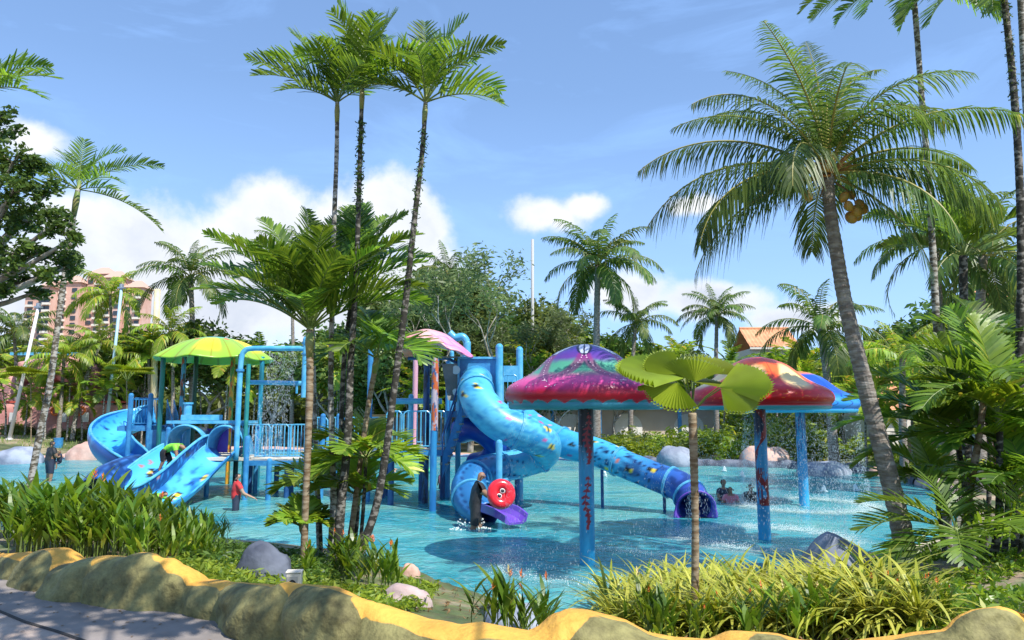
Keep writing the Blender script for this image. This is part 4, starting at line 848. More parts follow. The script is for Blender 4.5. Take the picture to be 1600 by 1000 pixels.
def tubeA_paint(D, A, f, r):
    one = np.ones(D.shape+(3,)); n = fbm(D*2.2+7, A*1.3+3, 4); c = mixc(lin('46a4cc')*one, lin('62bede'), n); c = mixc(c, lin('2a80b4'), np.clip((fbm(D*14, A*7+9, 3)-.50)*8, 0, 1)*np.clip((f-.22)*9, 0, 1)*np.clip((.5-f)*12, 0, 1)*.75); c = mixc(c, lin('2a86bc'), np.clip((fbm(D*5, A*2.5+40, 4)-.54)*7, 0, 1)*((f > .02) & (f < .45)))
    c = mixc(c, lin('2370a8'), np.clip((fbm(D*9, A*4+9, 3)-.48)*8, 0, 1)*np.clip((f-.42)*8, 0, 1)*np.clip((.62-f)*12, 0, 1)*.7)
    c = mixc(c, lin('1e5f9c'), np.clip((f-.62+.12*(n-.5))/.12, 0, 1)*.9); st = np.abs(np.sin(A*3+D*2.2)); c = mixc(c, lin('3f8fd0'), ((st < .33) & (f > .66))*.8); st2 = np.abs(np.sin(A*3+D*2.2-.6)); c = mixc(c, lin('123a72'), ((st2 < .14) & (f > .6))*.9)
    c = fishes(c, D, A, r, [(1.55,a,s) for a, s in ((-.2,.9),(.6,.8),(-1.2,.9),(2.0,.8),(3.3,.9),(4.4,.8),(5.2,.9))]+[(1.95,a,1.) for a in (-.6,.3,1.2,2.6,4.0,5.0,)]+[(4.1,.6,1.2),(4.3,-.4,1.1),(4.2,4.9,1.2),(5.3,.8,.9),(5.5,5.2,1.),(4.6,2.5,1.),(6.0,1.6,.9)])
    return blotch(c, D, A, r, 5, 16, ['c05090', 'b04a80', '204a8c'], .045, 2.6, 5.6)
def tubeB_paint(D, A, f, r):
    one = np.ones(D.shape+(3,)); n = fbm(D*2+17, A*1.3+3, 4); c = mixc(lin('4ab4de')*one, lin('3a9cd0'), n); c = mixc(c, lin('2f8abc'), np.clip((fbm(D*11, A*5+9, 3)-.5)*7, 0, 1)*(f < .4)*.6)
    c = mixc(c, lin('2a66b0'), np.clip((f-.60)/.16, 0, 1)); c = mixc(c, lin('3a49a8'), np.clip((f-.80)/.12, 0, 1)*.8)
    w = fbm(D*3.2+A*1.6, A*5-D*1.4+20, 3); c = np.where(((np.abs(w-.5) < .022) & (f > .5) & (f < .78))[..., None], lin('10264e'), c); c = mixc(c, lin('15306a'), np.clip((fbm(D*4, A*2+11, 3)-.5)*6, 0, 1)*(f > .5)*.75)
    c = fishes(c, D, A, r, [(2.7+.62*i, a, 1.0-.1*(i % 2)) for i in range(5) for a in (.2+.7*i, 2.2+.5*i, 4.4+.6*i)], .095)
    return blotch(c, D, A, r, 9, 22, ['e07a60', 'c05090', '205078', 'e08878'], .05, .4, 4.4)
def seam(t, P, Rr, fr, m='lblue'):
    for f in fr:
        i = int(f*(len(P)-2)); d = (P[i+1]-P[i]).normalized(); mb = MB(); n = 28; a = d.cross(V(0,0,1)).normalized(); b = a.cross(d); vs = []; r = Rr[i]
        for dd, rr in ((-.035, r+.004), (-.035, r+.045), (-.004, r+.045), (-.004, r+.030), (.004, r+.030), (.004, r+.045), (.035, r+.045), (.035, r+.004)):
            for k in range(n): an = 2*math.pi*k/n; vs.append(tuple(P[i]+d*dd+a*(math.cos(an)*rr)+b*(math.sin(an)*rr)))
        fs = [(q*n+k, q*n+(k+1)%n, (q+1)*n+(k+1)%n, (q+1)*n+k) for q in range(7) for k in range(n)]; mb.add(vs, fs); mb.build('flange', M[m], t, smooth=False)
def post(t, x, y, z0, z1, r=.07, m='mblue', seg=14, name='post', cap=True, m2=None):
    mb = MB(); mb.tube([V(x,y,z0), V(x,y,z1)], r, seg)
    if cap: mb.ball((x,y,z1), r*1.02, 12, 6)
    mb.build(name, M[m], t, smooth=False)
bA = W(745,700,20.5); bA.z = -.42; tA = thing('tube_slide', 'light blue twisting tube slide with painted fish ending in the purple chute', 'water slide', bA)
ptsA = [W(744,597,22.4), W(744,598,21.6), W(743,608,20.9), W(752,632,20.45), W(783,661,20.2), W(822,678,20.3), W(850,693,20.9), W(848,711,21.6), W(820,722,21.7), W(785,730,21.4), W(748,741,20.8), W(733,762,20.0), W(740,787,19.2), W(760,806,18.6)]
rA = [.45,.45,.48,.50,.50,.49,.46,.43,.42,.43,.46,.48,.44,.34]
PA, RA, _ = paint_tube(ptsA, rA, tubeA_paint, 'tube', tA, thick=.02)
seam(tA, PA, RA, (.055,.17,.36,.56,.70,.80,.90))
# purple open chute
def chute(t, pts, w, h, m, name='chute', th=.03):
    P = spline(pts, 8); n = len(P); vs = []; fs = []
    prof = [(-w/2-.05,h),(-w/2,h),(-w/2+.03,.10),(-w/2+.12,0),(w/2-.12,0),(w/2-.03,.10),(w/2,h),(w/2+.05,h),(w/2+.04,h-.04),(w/2+.02,.0),(w/2-.1,-.06),(-w/2+.1,-.06),(-w/2-.02,0),(-w/2-.04,h-.04)]
    K = len(prof)
    for i, p in enumerate(P):
        d = (P[min(i+1, n-1)]-P[max(i-1, 0)]).normalized(); a = d.cross(V(0,0,1)).normalized(); b = a.cross(d); sc_ = 1-.35*max(0, i/n-.7)
        for x, z in prof: vs.append(tuple(p+a*x*sc_+b*z*sc_))
    for i in range(n-1):
        for k in range(K): l = (k+1) % K; fs.append((i*K+k, (i+1)*K+k, (i+1)*K+l, i*K+l))
    fs.append(tuple(range(K))); fs.append(tuple((n-1)*K+k for k in range(K-1, -1, -1))); mb = MB(); mb.add(vs, fs); return mb.build(name, M[m], t, smooth=False)
chute(tA, [W(757,795,18.7), W(775,800,18.3), W(790,806,17.95), W(806,816,17.6)], .62, .20, 'purple')
for px, pyb, Y, z1 in ((780,777,21.3,2.0),(808,775,21.6,1.0),(716,770,21.2,.8)): 
    p = W(px, 700, Y); post(tA, p.x, p.y, -.42, z1, .075, 'dblue' if z1 < 1.5 else 'lblue')
p = W(780,700,19.8); post(tA, p.x, p.y, -.4, 1.9, .085, 'lblue'); mb = MB(); mb.tube([W(780,752,19.8), W(812,745,21.5)], .05, 10); mb.tube([W(780,756,19.8), W(735,748,20.4)], .05, 10); mb.build('brace', M['lblue'], tA)
bB = W(1000,740,20.8); bB.z = -.42; tB = thing('tube_slide', 'straight blue tube slide running right to a purple mouth by the fan palm', 'water slide', bB)
ptsB = [W(800,640,23.6), W(835,668,23), W(880,692,22.3), W(930,706,21.8), W(980,727,21.2), W(1030,747,20.7), W(1062,760,20.3), W(1080,777,19.9), W(1086,792,19.5)]
rB = [.43,.43,.43,.41,.39,.39,.41,.43,.43]
PB, RB, _ = paint_tube(ptsB, rB, tubeB_paint, 'tube', tB, thick=.02)
seam(tB, PB, RB, (.25,.47,.70,.86))
# flared lip
d = (PB[-1]-PB[-3]).normalized(); a = d.cross(V(0,0,1)).normalized(); b_ = a.cross(d).normalized(); mb = MB(); vs = []; n = 36
for dd, r0, r1 in ((-.04,.47,.47),(.03,.50,.50),(.12,.52,.60),(.20,.53,.74),(.20,.49,.70),(.08,.45,.52),(-.02,.43,.43)):
    for k in range(n):
        an = 2*math.pi*k/n; f = max(0, -math.sin(an)); r = r0+(r1-r0)*f; q = PB[-1]+d*dd*(.4+f)+a*(math.cos(an)*r)+b_*(math.sin(an)*r); q.z = max(q.z, .0); vs.append(tuple(q))
mb.add(vs, [(q*n+k, q*n+(k+1)%n, (q+1)*n+(k+1)%n, (q+1)*n+k) for q in range(6) for k in range(n)]); mb.build('mouth_lip', M['purple'], tB, smooth=True)
for px, Y, z1 in ((1036,20.7,.5),(940,21.8,1.15)): p = W(px, 700, Y); post(tB, p.x, p.y, -.42, z1, .045, 'dblue')

# open spiral slide on the left
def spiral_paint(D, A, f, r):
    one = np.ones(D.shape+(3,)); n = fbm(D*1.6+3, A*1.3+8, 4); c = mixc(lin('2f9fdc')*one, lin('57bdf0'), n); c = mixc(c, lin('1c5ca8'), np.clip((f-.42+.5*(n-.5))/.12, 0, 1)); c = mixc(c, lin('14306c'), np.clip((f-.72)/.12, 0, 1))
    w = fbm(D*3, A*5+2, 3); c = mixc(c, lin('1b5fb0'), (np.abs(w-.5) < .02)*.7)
    return blotch(c, D, A, r, 15, 16, ['123a80', '153f70'], .07, .5, 4)
bS = W(200,720,27); bS.z = -.42; tS = thing('spiral_slide', 'open blue spiral slide curving round the small tower at the far left', 'water slide', bS)
ptsS = [W(238,642,29.8), W(212,648,29.6), W(186,658,28.9), W(172,674,28.0), W(176,692,27.0), W(198,712,26.2), W(222,732,25.9), W(240,752,25.8)]
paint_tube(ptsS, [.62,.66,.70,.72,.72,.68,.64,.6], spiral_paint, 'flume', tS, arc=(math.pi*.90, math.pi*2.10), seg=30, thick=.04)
P = spline(ptsS, 14); 
for sg in (-1, 1):
    mb = MB(); Q = []
    for i, p in enumerate(P):
        d = (P[min(i+1, len(P)-1)]-P[max(i-1, 0)]).normalized(); a = d.cross(V(0,0,1)).normalized(); b = a.cross(d).normalized(); r = .70*1.0; an = math.pi*.90 if sg < 0 else math.pi*2.10
        Q.append(p+a*(math.cos(an)*(.66))+b*(math.sin(an)*.66))
    mb.tube(Q, .045, 8); mb.build('rim', M['lblue'], tS, smooth=True)
for px, Y, z in ((176,28,1.2),(205,26.3,.4)): p = W(px, 700, Y); post(tS, p.x, p.y, -.42, z, .07, 'dblue')
# dark tube end beyond the twin flume
def dk_paint(D, A, f, r):
    one = np.ones(D.shape+(3,)); w = np.abs(np.sin(A*7+np.sin(D*4)*.7)); c = mixc(lin('17407f')*one, lin('3f79c4'), (w < .35)*.8); return mixc(c, lin('0d2350'), np.clip((fbm(D*3, A*2, 3)-.5)*4, 0, 1))
tD = thing('tube_slide', 'dark blue ribbed end of a tube slide low behind the heliconia at the left', 'water slide', (W(185,750,23).x, 23, -.42))
paint_tube([W(215,738,24.5), W(190,745,23.6), W(165,758,22.8), W(150,775,22.2)], .58, dk_paint, 'tube', tD, thick=.02)

# twin flume slide with hoods
bT = V(-10, 23, -.42); tT = thing('twin_slide', 'wide twin lane blue water slide with two rounded hoods and painted sea life', 'water slide', bT)
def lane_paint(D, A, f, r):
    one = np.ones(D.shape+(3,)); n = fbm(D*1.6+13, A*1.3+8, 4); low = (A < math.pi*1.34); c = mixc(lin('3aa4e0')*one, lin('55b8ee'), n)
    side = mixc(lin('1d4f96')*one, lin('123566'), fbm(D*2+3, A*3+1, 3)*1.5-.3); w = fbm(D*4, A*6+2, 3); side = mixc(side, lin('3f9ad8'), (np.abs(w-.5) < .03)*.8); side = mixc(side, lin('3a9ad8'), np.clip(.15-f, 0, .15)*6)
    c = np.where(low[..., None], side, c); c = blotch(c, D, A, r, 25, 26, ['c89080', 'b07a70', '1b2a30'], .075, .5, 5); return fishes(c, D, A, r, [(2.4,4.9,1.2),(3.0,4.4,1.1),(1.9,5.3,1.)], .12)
def lane2_paint(D, A, f, r):
    one = np.ones(D.shape+(3,)); n = fbm(D*1.6+33, A*1.3+8, 4); c = mixc(lin('3aa4e0')*one, lin('60c0f0'), n); c = mixc(c, lin('1f62ac'), np.clip((fbm(D*2.4, A*2.6+9, 4)-.50)*7, 0, 1)*.85); c = blotch(c, D, A, r, 44, 18, ['1b3a70', 'c8886a', '174a8a'], .08, .8, 5); return fishes(c, D, A, r, [(2.2,4.6,1.3),(3.2,5.1,1.1),(2.8,4.2,1.)], .13)
z0 = 1.28
l1 = [V(-10.7,25.2,z0), V(-10.8,24.4,z0-.02), V(-11.0,23.4,.86), V(-11.2,22.4,.36), V(-11.4,21.5,.02), V(-11.5,20.9,-.05)]
l2 = [V(-9.45,25.2,z0), V(-9.45,24.4,z0-.02), V(-9.6,23.4,.86), V(-9.75,22.4,.36), V(-9.9,21.5,.02), V(-10.0,20.9,-.05)]
def U(pts, up): return [p+V(0,0,up) for p in pts]
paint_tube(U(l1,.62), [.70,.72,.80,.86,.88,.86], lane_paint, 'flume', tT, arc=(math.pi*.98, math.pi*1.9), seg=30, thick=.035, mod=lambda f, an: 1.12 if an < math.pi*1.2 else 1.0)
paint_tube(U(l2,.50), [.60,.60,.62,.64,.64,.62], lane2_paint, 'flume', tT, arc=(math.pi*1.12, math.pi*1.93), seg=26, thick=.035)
for P0, an, r_ in ((U(l1,.62), math.pi*.98, (.78,.81,.90,.96,.98,.96)), (U(l1,.62), math.pi*1.9, (.7,.72,.8,.86,.88,.86)), (U(l2,.5), math.pi*1.93, (.6,.6,.62,.64,.64,.62))):
    Q = []; 
    for i, p in enumerate(P0):
        d = (P0[min(i+1, len(P0)-1)]-P0[max(i-1, 0)]).normalized(); a = d.cross(V(0,0,1)).normalized(); b = a.cross(d).normalized(); Q.append(p+a*(math.cos(an)*r_[i])+b*(math.sin(an)*r_[i]))
    mb = MB(); mb.tube(spline(Q, 8), .045, 8); mb.build('rim', M['lblue'], tT, smooth=True)
def hood(cx, cy, w, h, dep, m='lblue'):
    mb = MB(); vs = []; fs = []; K = 22
    for j, (yy, f) in enumerate(((0,1),(.1,1.02),(dep*.5,.98),(dep,.96))):
        for rr in (1.0, .95):
            for k in range(K+1):
                an = math.pi*k/K; sw = .35*h*(math.cos(an)*.5+.5)*(1 if j < 2 else .3)     # one side sweeps down lower
                vs.append((cx-math.cos(an)*w/2*rr*f, cy+yy-.25*math.sin(an), z0+.02+max(0, math.sin(an))**.7*h*rr*f+(.02 if k in (0,K) else 0)))
    S_ = K+1
    for j in range(3):
        for q in range(2):
            for k in range(K): a = (j*2+q)*S_+k; b = a+2*S_; fs.append((a, a+1, b+1, b) if q == 0 else (a, b, b+1, a+1))
    for k in range(K): fs.append((k, S_+k, S_+k+1, k+1)); a = 6*S_+k; fs.append((a, a+1, a+S_+1, a+S_))
    mb.add(vs, fs); mb.build('hood', M[m], tT, smooth=True)
hood(-10.65, 24.5, 1.35, 1.02, .9); hood(-9.35, 24.5, 1.30, 1.0, .9)
mb = MB(); mb.box((-10, 25.0, z0-.06), (2.9, 1.5, .1)); mb.build('landing', M['cream'], tT)
mb = MB(); mb.box((-10.0, 24.95, z0+1.12), (2.7, .9, .10)); mb.box((-10.4, 25.0, z0+1.27), (1.25, .35, .18)); mb.build('hood_cover', M['lblue'], tT)
mb = MB(); mb.box((-10.05, 25.3, z0+.5), (.9, .05, .8)); mb.build('back_panel', M['purple'], tT)
for x, y in ((-11.3,24.6),(-11.3,25.6),(-8.72,24.5),(-8.72,25.6),(-10.0,24.7)): post(tT, x, y, -.42, z0-.1 if x == -10.0 else z0+.9, .08, 'mblue')

# ============================================================ towers and walkways
def railing(t, a, b, z, h=1.0, m='lblue', step=.11, curve=True):
    a = V(a[0], a[1], z); b = V(b[0], b[1], z); d = (b-a); L = d.length; d.normalize(); mb = MB(); r = .022; c = .09
    mb.tube([a+V(0,0,.06), a+V(0,0,h-c), a+d*c*.4+V(0,0,h-c*.4), a+d*c+V(0,0,h), b-d*c+V(0,0,h), b-d*c*.4+V(0,0,h-c*.4), b+V(0,0,h-c), b+V(0,0,.06)], r, 6)
    mb.tube([a+V(0,0,.08), b+V(0,0,.08)], r, 6); mb.tube([a+V(0,0,h-.12), b+V(0,0,h-.12)], r*.7, 6) if False else None
    mb.build('rail_frame', M[m], t); mb = MB(); n = max(2, int(L/step))
    for i in range(1, n): p = a+d*(L*i/n); mb.tube([p+V(0,0,.08), p+V(0,0,h)], .0125, 5, cap=False)
    mb.build('balusters', M[m], t, kind='stuff')
def deck(t, x0, y0, x1, y1, z, m='cream'):
    mb = MB(); mb.box(((x0+x1)/2, (y0+y1)/2, z-.03), (x1-x0, y1-y0, .06)); mb.build('deck', M[m], t)
    mb = MB(); e = .06
    for c, d in ((((x0+x1)/2, y0-.02, z-.11), (x1-x0+.08, .05, .16)), (((x0+x1)/2, y1+.02, z-.11), (x1-x0+.08, .05, .16)), ((x0-.02, (y0+y1)/2, z-.11), (.05, y1-y0-.01, .16)), ((x1+.02, (y0+y1)/2, z-.11), (.05, y1-y0-.01, .16))): mb.box(c, d)
    mb.build('deck_frame', M['mblue'], t)
def X(px, Y): return W(px, 650, Y).x
# left play tower with domed roof
tL = thing('play_tower', 'left play tower under the yellow and green dome roof with blue pipe arch and railings', 'play tower', (X(331,28), 28, -.42))
cx, cy = X(331,28), 28.0
def dome_paint(r, th, z):
    one = np.ones(r.shape+(3,)); n = fbm(np.cos(th)*4+9+r*3, np.sin(th)*4+9, 4); c = mixc(lin('a5c83a')*one, lin('7cb83a'), n)
    w = np.cos(th*5+.6); c = mixc(c, lin('f4dc2e'), np.clip(w*2.2+.25+(n-.5), 0, 1)*np.clip((.9-r)*6, 0, 1)*np.clip((r-.3)*6, 0, 1)); c = mixc(c, lin('52b6c0'), np.clip((.36-r+.1*(n-.5))*9, 0, 1)); c = mixc(c, lin('2f8fae'), np.clip((.2-r)*9, 0, 1)*.6)
    d = np.hypot((r-.42)*2.1, (((th+.12) % (2*math.pi/5))-math.pi/5)*r*2.1); c = mixc(c, lin('d8381c'), (d < .10)*1.0)
    l = np.abs(np.sin(th*10)); c = mixc(c, lin('8a6a10'), (l < .05)*(r > .45)*.7); return mixc(c, lin('d04a1e'), np.clip(1-np.abs(r-.47-.03*np.sin(th*20))/.02, 0, 1)*(w > .2)*.8)
r_ = np.linspace(0, 1, 46); th = np.linspace(0, 2*math.pi, 200, endpoint=False); RR, TH = np.meshgrid(r_, th, indexing='ij'); sca = 2.12+.10*np.cos(TH*8)*RR**3
ZZ = 4.72+.86*(1-RR**2.1)-.04*np.abs(np.sin(TH*4))*RR**4+.02*np.cos(TH*8)*RR**2; mb = MB(); idx = np.arange(46*200).reshape(46, 200); F = np.stack([idx[:-1], idx[1:], np.roll(idx, -1, 1)[1:], np.roll(idx, -1, 1)[:-1]], -1).reshape(-1, 4)
mb.v = np.stack([cx+sca*RR*np.cos(TH), cy+sca*RR*np.sin(TH), ZZ], -1).reshape(-1, 3).tolist(); mb.n = len(mb.v); mb.f = [tuple(q) for q in F.tolist()]; mb.m = [0]*len(mb.f)
mb.cols = np.concatenate([dome_paint(RR, TH, ZZ).reshape(-1, 3), np.ones((mb.n, 1))], 1); dm = mb.build('dome_roof', M['paint'], tL, smooth=True); s_ = dm.modifiers.new('thickness', 'SOLIDIFY'); s_.thickness = .05; s_.offset = -1
def speck_post(px, Y, z1, base, spots, r=.085, t=None, z0=-.42):
    x, y = X(px, Y), Y; zz = np.linspace(z0, z1, 110); t2 = np.linspace(0, 2*math.pi, 20, endpoint=False); Z, T = np.meshgrid(zz, t2, indexing='ij'); mb = MB(); idx = np.arange(110*20).reshape(110, 20)
    F = np.stack([idx[:-1], np.roll(idx, -1, 1)[:-1], np.roll(idx, -1, 1)[1:], idx[1:]], -1).reshape(-1, 4); mb.v = np.stack([x+r*np.cos(T), y+r*np.sin(T), Z], -1).reshape(-1, 3).tolist(); mb.n = len(mb.v); mb.f = [tuple(q) for q in F.tolist()]; mb.m = [0]*len(mb.f)
    one = np.ones(Z.shape+(3,)); n = fbm(np.cos(T)*1.2+5+px, Z*2.2+np.sin(T), 4); c = lin(base[0])*one; c = mixc(c, lin(base[1]), (n-.45)*6)
    for k, s in enumerate(spots): m_ = fbm(np.cos(T)*1.5+5+k*9, Z*3.5+np.sin(T)*1.3+k*4, 3); c = mixc(c, lin(s), (m_ > .56)*1.)
    mb.cols = np.concatenate([c.reshape(-1, 3), np.ones((mb.n, 1))], 1); mb.build('post', M['paintm'], t, smooth=True)
speck_post(250, 27.0, 4.75, ('1c7a6c', '1a5a66'), [], t=tL); speck_post(283, 27.6, 4.8, ('4aa0c0', '2a7a9a'), ['c0502a', '3a3020'], t=tL); speck_post(302, 29.2, 4.95, ('12402c', '1a5038'), [], t=tL)
speck_post(360, 29.2, 4.95, ('4a8a4a', '6a9a40'), ['d0502a', 'e0a030'], t=tL); speck_post(406, 27.6, 4.8, ('1a6a7a', '2a9ac0'), [], t=tL); speck_post(372, 26.4, 4.8, ('123a28', '1a5a50'), [], t=tL)
deck(tL, X(200,28), 27.4, X(252,28), 29.4, 2.25, 'mblue'); railing(tL, (X(206,27.4), 27.4), (X(232,27.4), 27.4), 2.25, 1.0, 'mblue'); railing(tL, (X(235,27.4), 27.4), (X(252,27.4), 27.4), 2.25, 1.0, 'mblue'); railing(tL, (X(202,29.4), 29.4), (X(252,29.4), 29.4), 2.25, 1.0, 'mblue')
for px in (203, 234): post(tL, X(px,27.3), 27.3, -.42, 3.35, .09, 'mblue')
# stair flight down from the small deck
A = V(X(256,28), 28.2, 2.25); B = V(X(292,28), 27.0, 1.25)
for s in (0, .55):
    mb = MB(); o = V(0, s, 0); mb.tube([A+o, B+o], .05, 6); mb.tube([A+o+V(0,0,.95), B+o+V(0,0,.95)], .025, 6)
    for i in range(8): p = A.lerp(B, i/7)+o; mb.tube([p, p+V(0,0,.95)], .014, 5)
    mb.build('stair_rail', M['mblue'], tL)
for i in range(6): mb = MB(); p = A.lerp(B, (i+.5)/6); mb.box((p.x, p.y+.27, p.z-.02), (.26, .55, .04)); mb.build('step', M['greyp'], tL)
mb = MB(); mb.box(((X(235,27.3)+X(262,27.3))/2, 27.25, 1.35), (.62, .05, 1.5)); mb.build('side_panel', M['mblue'], tL)
deck(tL, X(296,25.7), 25.7, X(382,25.7), 28.0, 1.25, 'cream')
# main left deck and arch pipe
deck(tL, X(392,24), 24.0, X(482,24), 25.7, 1.22, 'cream')
y0 = 23.95
for a_, b_ in ((401,423),(426,452),(455,483)): railing(tL, (X(a_,y0), y0), (X(b_,y0), y0), 1.25, 1.08)
railing(tL, (X(385,25.8), 25.8), (X(482,25.8), 25.8), 1.25, 1.05); railing(tL, (X(336,25.6), 25.6), (X(385,25.6), 25.6), 1.25, 1.05)
for px, Y, z in ((388,23.6,1.9),(424,23.6,1.2),(452,24.4,1.1),(459,25.4,1.1),(482,23.8,2.3),(395,25.7,1.1),(436,25.6,1.1)): post(tL, X(px,Y), Y, -.42, z, .085, 'dblue' if z < 1.15 else 'mblue')
mb = MB(); x = X(372,24.2); Q = spline([V(x,24.2,1.2), V(x,24.2,3.6), V(x+.02,24.2,4.45), V(x+.12,24.2,4.72), V(x+.40,24.2,4.80), V(X(440,24.2),24.2,4.80), V(X(473,24.2),24.2,4.80)], 8); mb.tube(Q, .085, 14); mb.build('pipe_arch', M['lblue'], tL, smooth=True)
post(tL, X(474,24.2), 24.2, 3.2, 5.1, .10, 'lblue'); mb = MB(); x = X(474,24.2); 
for z in (4.95, 4.6): mb.tube([V(x,24.2,z), V(x,24.2,z+.05)], .14, 14)
mb.tube([V(X(372,24.2),24.2,4.05), V(X(372,24.2),24.2,4.12)], .13, 14); mb.build('pipe_flange', M['mblue'], tL)
mb = MB(); mb.tube([V(X(385,24.8),24.8,3.72), V(X(484,24.8),24.8,3.68)], .075, 12); mb.tube([V(X(384,24.8),24.8,3.72), V(X(386,24.8),24.8,3.72)], .11, 12); mb.tube([V(X(462,24.8),24.8,3.68), V(X(462,24.8),24.8,3.35)], .04, 8); mb.build('cross_pipe', M['lblue'], tL)
post(tL, X(293,25.4), 25.4, 1.2, 3.05, .13, 'lblue', cap=False); mb = MB(); mb.tube([V(X(293,25.4),25.4,3.0), V(X(293,25.4),25.4,3.06)], .17, 14); mb.build('pipe_flange', M['lblue'], tL)
mb = MB(); mb.tube([V(X(385,24.4),24.4,-.4), V(X(385,24.4),24.4,4.3)], .07, 10); mb.build('post', M['teal'], tL)

# walkway between the towers
tW = thing('footbridge', 'blue railed footbridge between the two play towers, behind the palm trunks', 'footbridge', (X(540,25), 25, -.42))
deck(tW, X(484,25), 24.4, X(600,25), 25.8, 1.45, 'cream'); A = (X(484,24.4), 24.4)
for a_, b_ in ((486,512),(514,540),(543,572),(574,600)): railing(tW, (X(a_,24.35), 24.35), (X(b_,24.35), 24.35), 1.45, 1.1); railing(tW, (X(a_,25.85), 25.85), (X(b_,25.85), 25.85), 1.45, 1.1)
for px, Y, z in ((505,24.3,2.6),(530,24.3,2.6),(530,25.9,1.4),(577,23.4,5.3),(577,25.9,2.6),(600,24.3,1.5),(601,25.9,1.4)): post(tW, X(px,Y), Y, -.42, z, .085, 'mblue' if z > 1.5 else 'dblue')
mb = MB(); mb.box((X(545,24.2), 24.2, 2.95), (.08, .05, .9)); mb.build('bracket', M['lblue'], tW)

# right play tower with the leaf roof
tR = thing('play_tower', 'right play tower under the pink and orange leaf roof with blue entrance panel', 'play tower', (X(670,22), 22, -.42))
zd = 1.66
deck(tR, X(604,21.6), 21.6, X(694,21.6), 25.0, zd, 'cream'); deck(tR, X(694,22.2), 22.2, X(790,22.2), 25.2, 2.75, 'mblue')
for a_, b_ in ((606,628),(631,672),(674,697)): railing(tR, (X(a_,21.55), 21.55), (X(b_,21.55), 21.55), zd, 1.08)
railing(tR, (X(604,25), 25), (X(700,25), 25), zd, 1.08); railing(tR, (X(700,24.6), 24.6), (X(716,24.6), 24.6), zd, 1.08)
for px, Y, z in ((660,23.6,1.5),(693,24.4,1.5),(606,24.8,1.5),(613,22.3,1.5)): post(tR, X(px,Y), Y, -.42, z, .09, 'dblue')
speck_post(678, 20.9, 2.2, ('2f86bc', '256fae'), [], .095, tR); speck_post(679, 20.9, 4.35, ('b8a8b0', '5a7a9a'), ['2a5a8a', 'c06030'], .10, tR, 2.2); speck_post(666, 22.6, 4.65, ('1d3f6a', '24568a'), ['10203a'], .10, tR)
speck_post(700, 24.4, 4.4, ('2f86bc', '3a9ad0'), [], .09, tR); post(tR, X(648,24.6), 24.6, zd, 4.45, .085, 'pinkpost')
post(tR, X(642,23), 23, zd, 3.2, .08, 'lblue'); mb = MB(); mb.tube([V(X(613,22.8),22.8,3.05), V(X(690,22.8),22.8,3.05)], .09, 12); mb.tube([V(X(612,22.8),22.8,3.05), V(X(614,22.8),22.8,3.05)], .12, 12); mb.build('cross_pipe', M['lblue'], tR)
mb = MB(); mb.box(((X(716,21.9)+X(784,21.9))/2, 21.95, 3.42), (X(784,21.9)-X(716,21.9), .06, 1.75)); mb.build('entrance_panel', M['mblue'], tR)
mb = MB(); x0, x1 = X(716,21.9), X(784,21.9)
for c, d in ((((x0+x1)/2, 21.90, 4.31), (x1-x0+.06, .1, .06)), ((x0, 21.90, 3.42), (.06, .1, 1.75))): mb.box(c, d)
mb.build('panel_frame', M['lblue'], tR)
mb = MB(); a0, a1, a2, a3 = W(690,568,21.7), W(716,568,21.9), W(714,628,21.9), W(700,625,21.7); vs = [tuple(p+V(0,dy,0)) for dy in (0,.05) for p in (a0,a1,a2,a3)]; mb.add(vs, [(0,3,2,1),(4,5,6,7),(0,1,5,4),(1,2,6,5),(2,3,7,6),(3,0,4,7)]); mb.build('trapezoid_panel', M['greyp'], tR)
mb = MB(); mb.box((x0-.33, 21.9, 4.33), (.66,.06,.05)); mb.build('panel_rail', M['greyp'], tR)
rpm = mat('pale_round_pane', (.6,.72,.78), .3)
for zz_, rr_ in ((3.95,.13),(3.3,.10)): mb = MB(); mb.tube([V(x0-.08,21.86,zz_), V(x0-.08,21.84,zz_)], rr_, 16); mb.build('round_pane', rpm, tR)
for px, Y, z, r in ((780,21.8,4.62,.11),(812,23.6,4.70,.11),(716,24.6,4.2,.09)): post(tR, X(px,Y), Y, -.42, z, r, 'lblue')
mb = MB(); mb.box(((X(786,23)+X(812,23))/2, 23.0, 3.9), (.5, .05, .5)); mb.build('side_panel', M['lblue'], tR); railing(tR, (X(786,22.6), 22.6), (X(808,22.6), 22.6), 2.8, 1.05)
mb = MB(); x = X(729,24); Q = spline([V(x,24,2.7), V(x,24,4.7), V(x-.02,24,5.0), V(x-.16,24,5.17), V(x-.4,24,5.14), V(x-.58,24,5.30)], 7); mb.tube(Q, .12, 12); mb.build('hook_pipe', M['lblue'], tR, smooth=True); mb = MB(); mb.tube([V(x,24,4.45), V(x,24,4.55)], .17, 12); mb.build('pipe_flange', M['lblue'], tR)
post(tR, X(705,23.5), 23.5, 2.7, 4.6, .07, 'lblue')
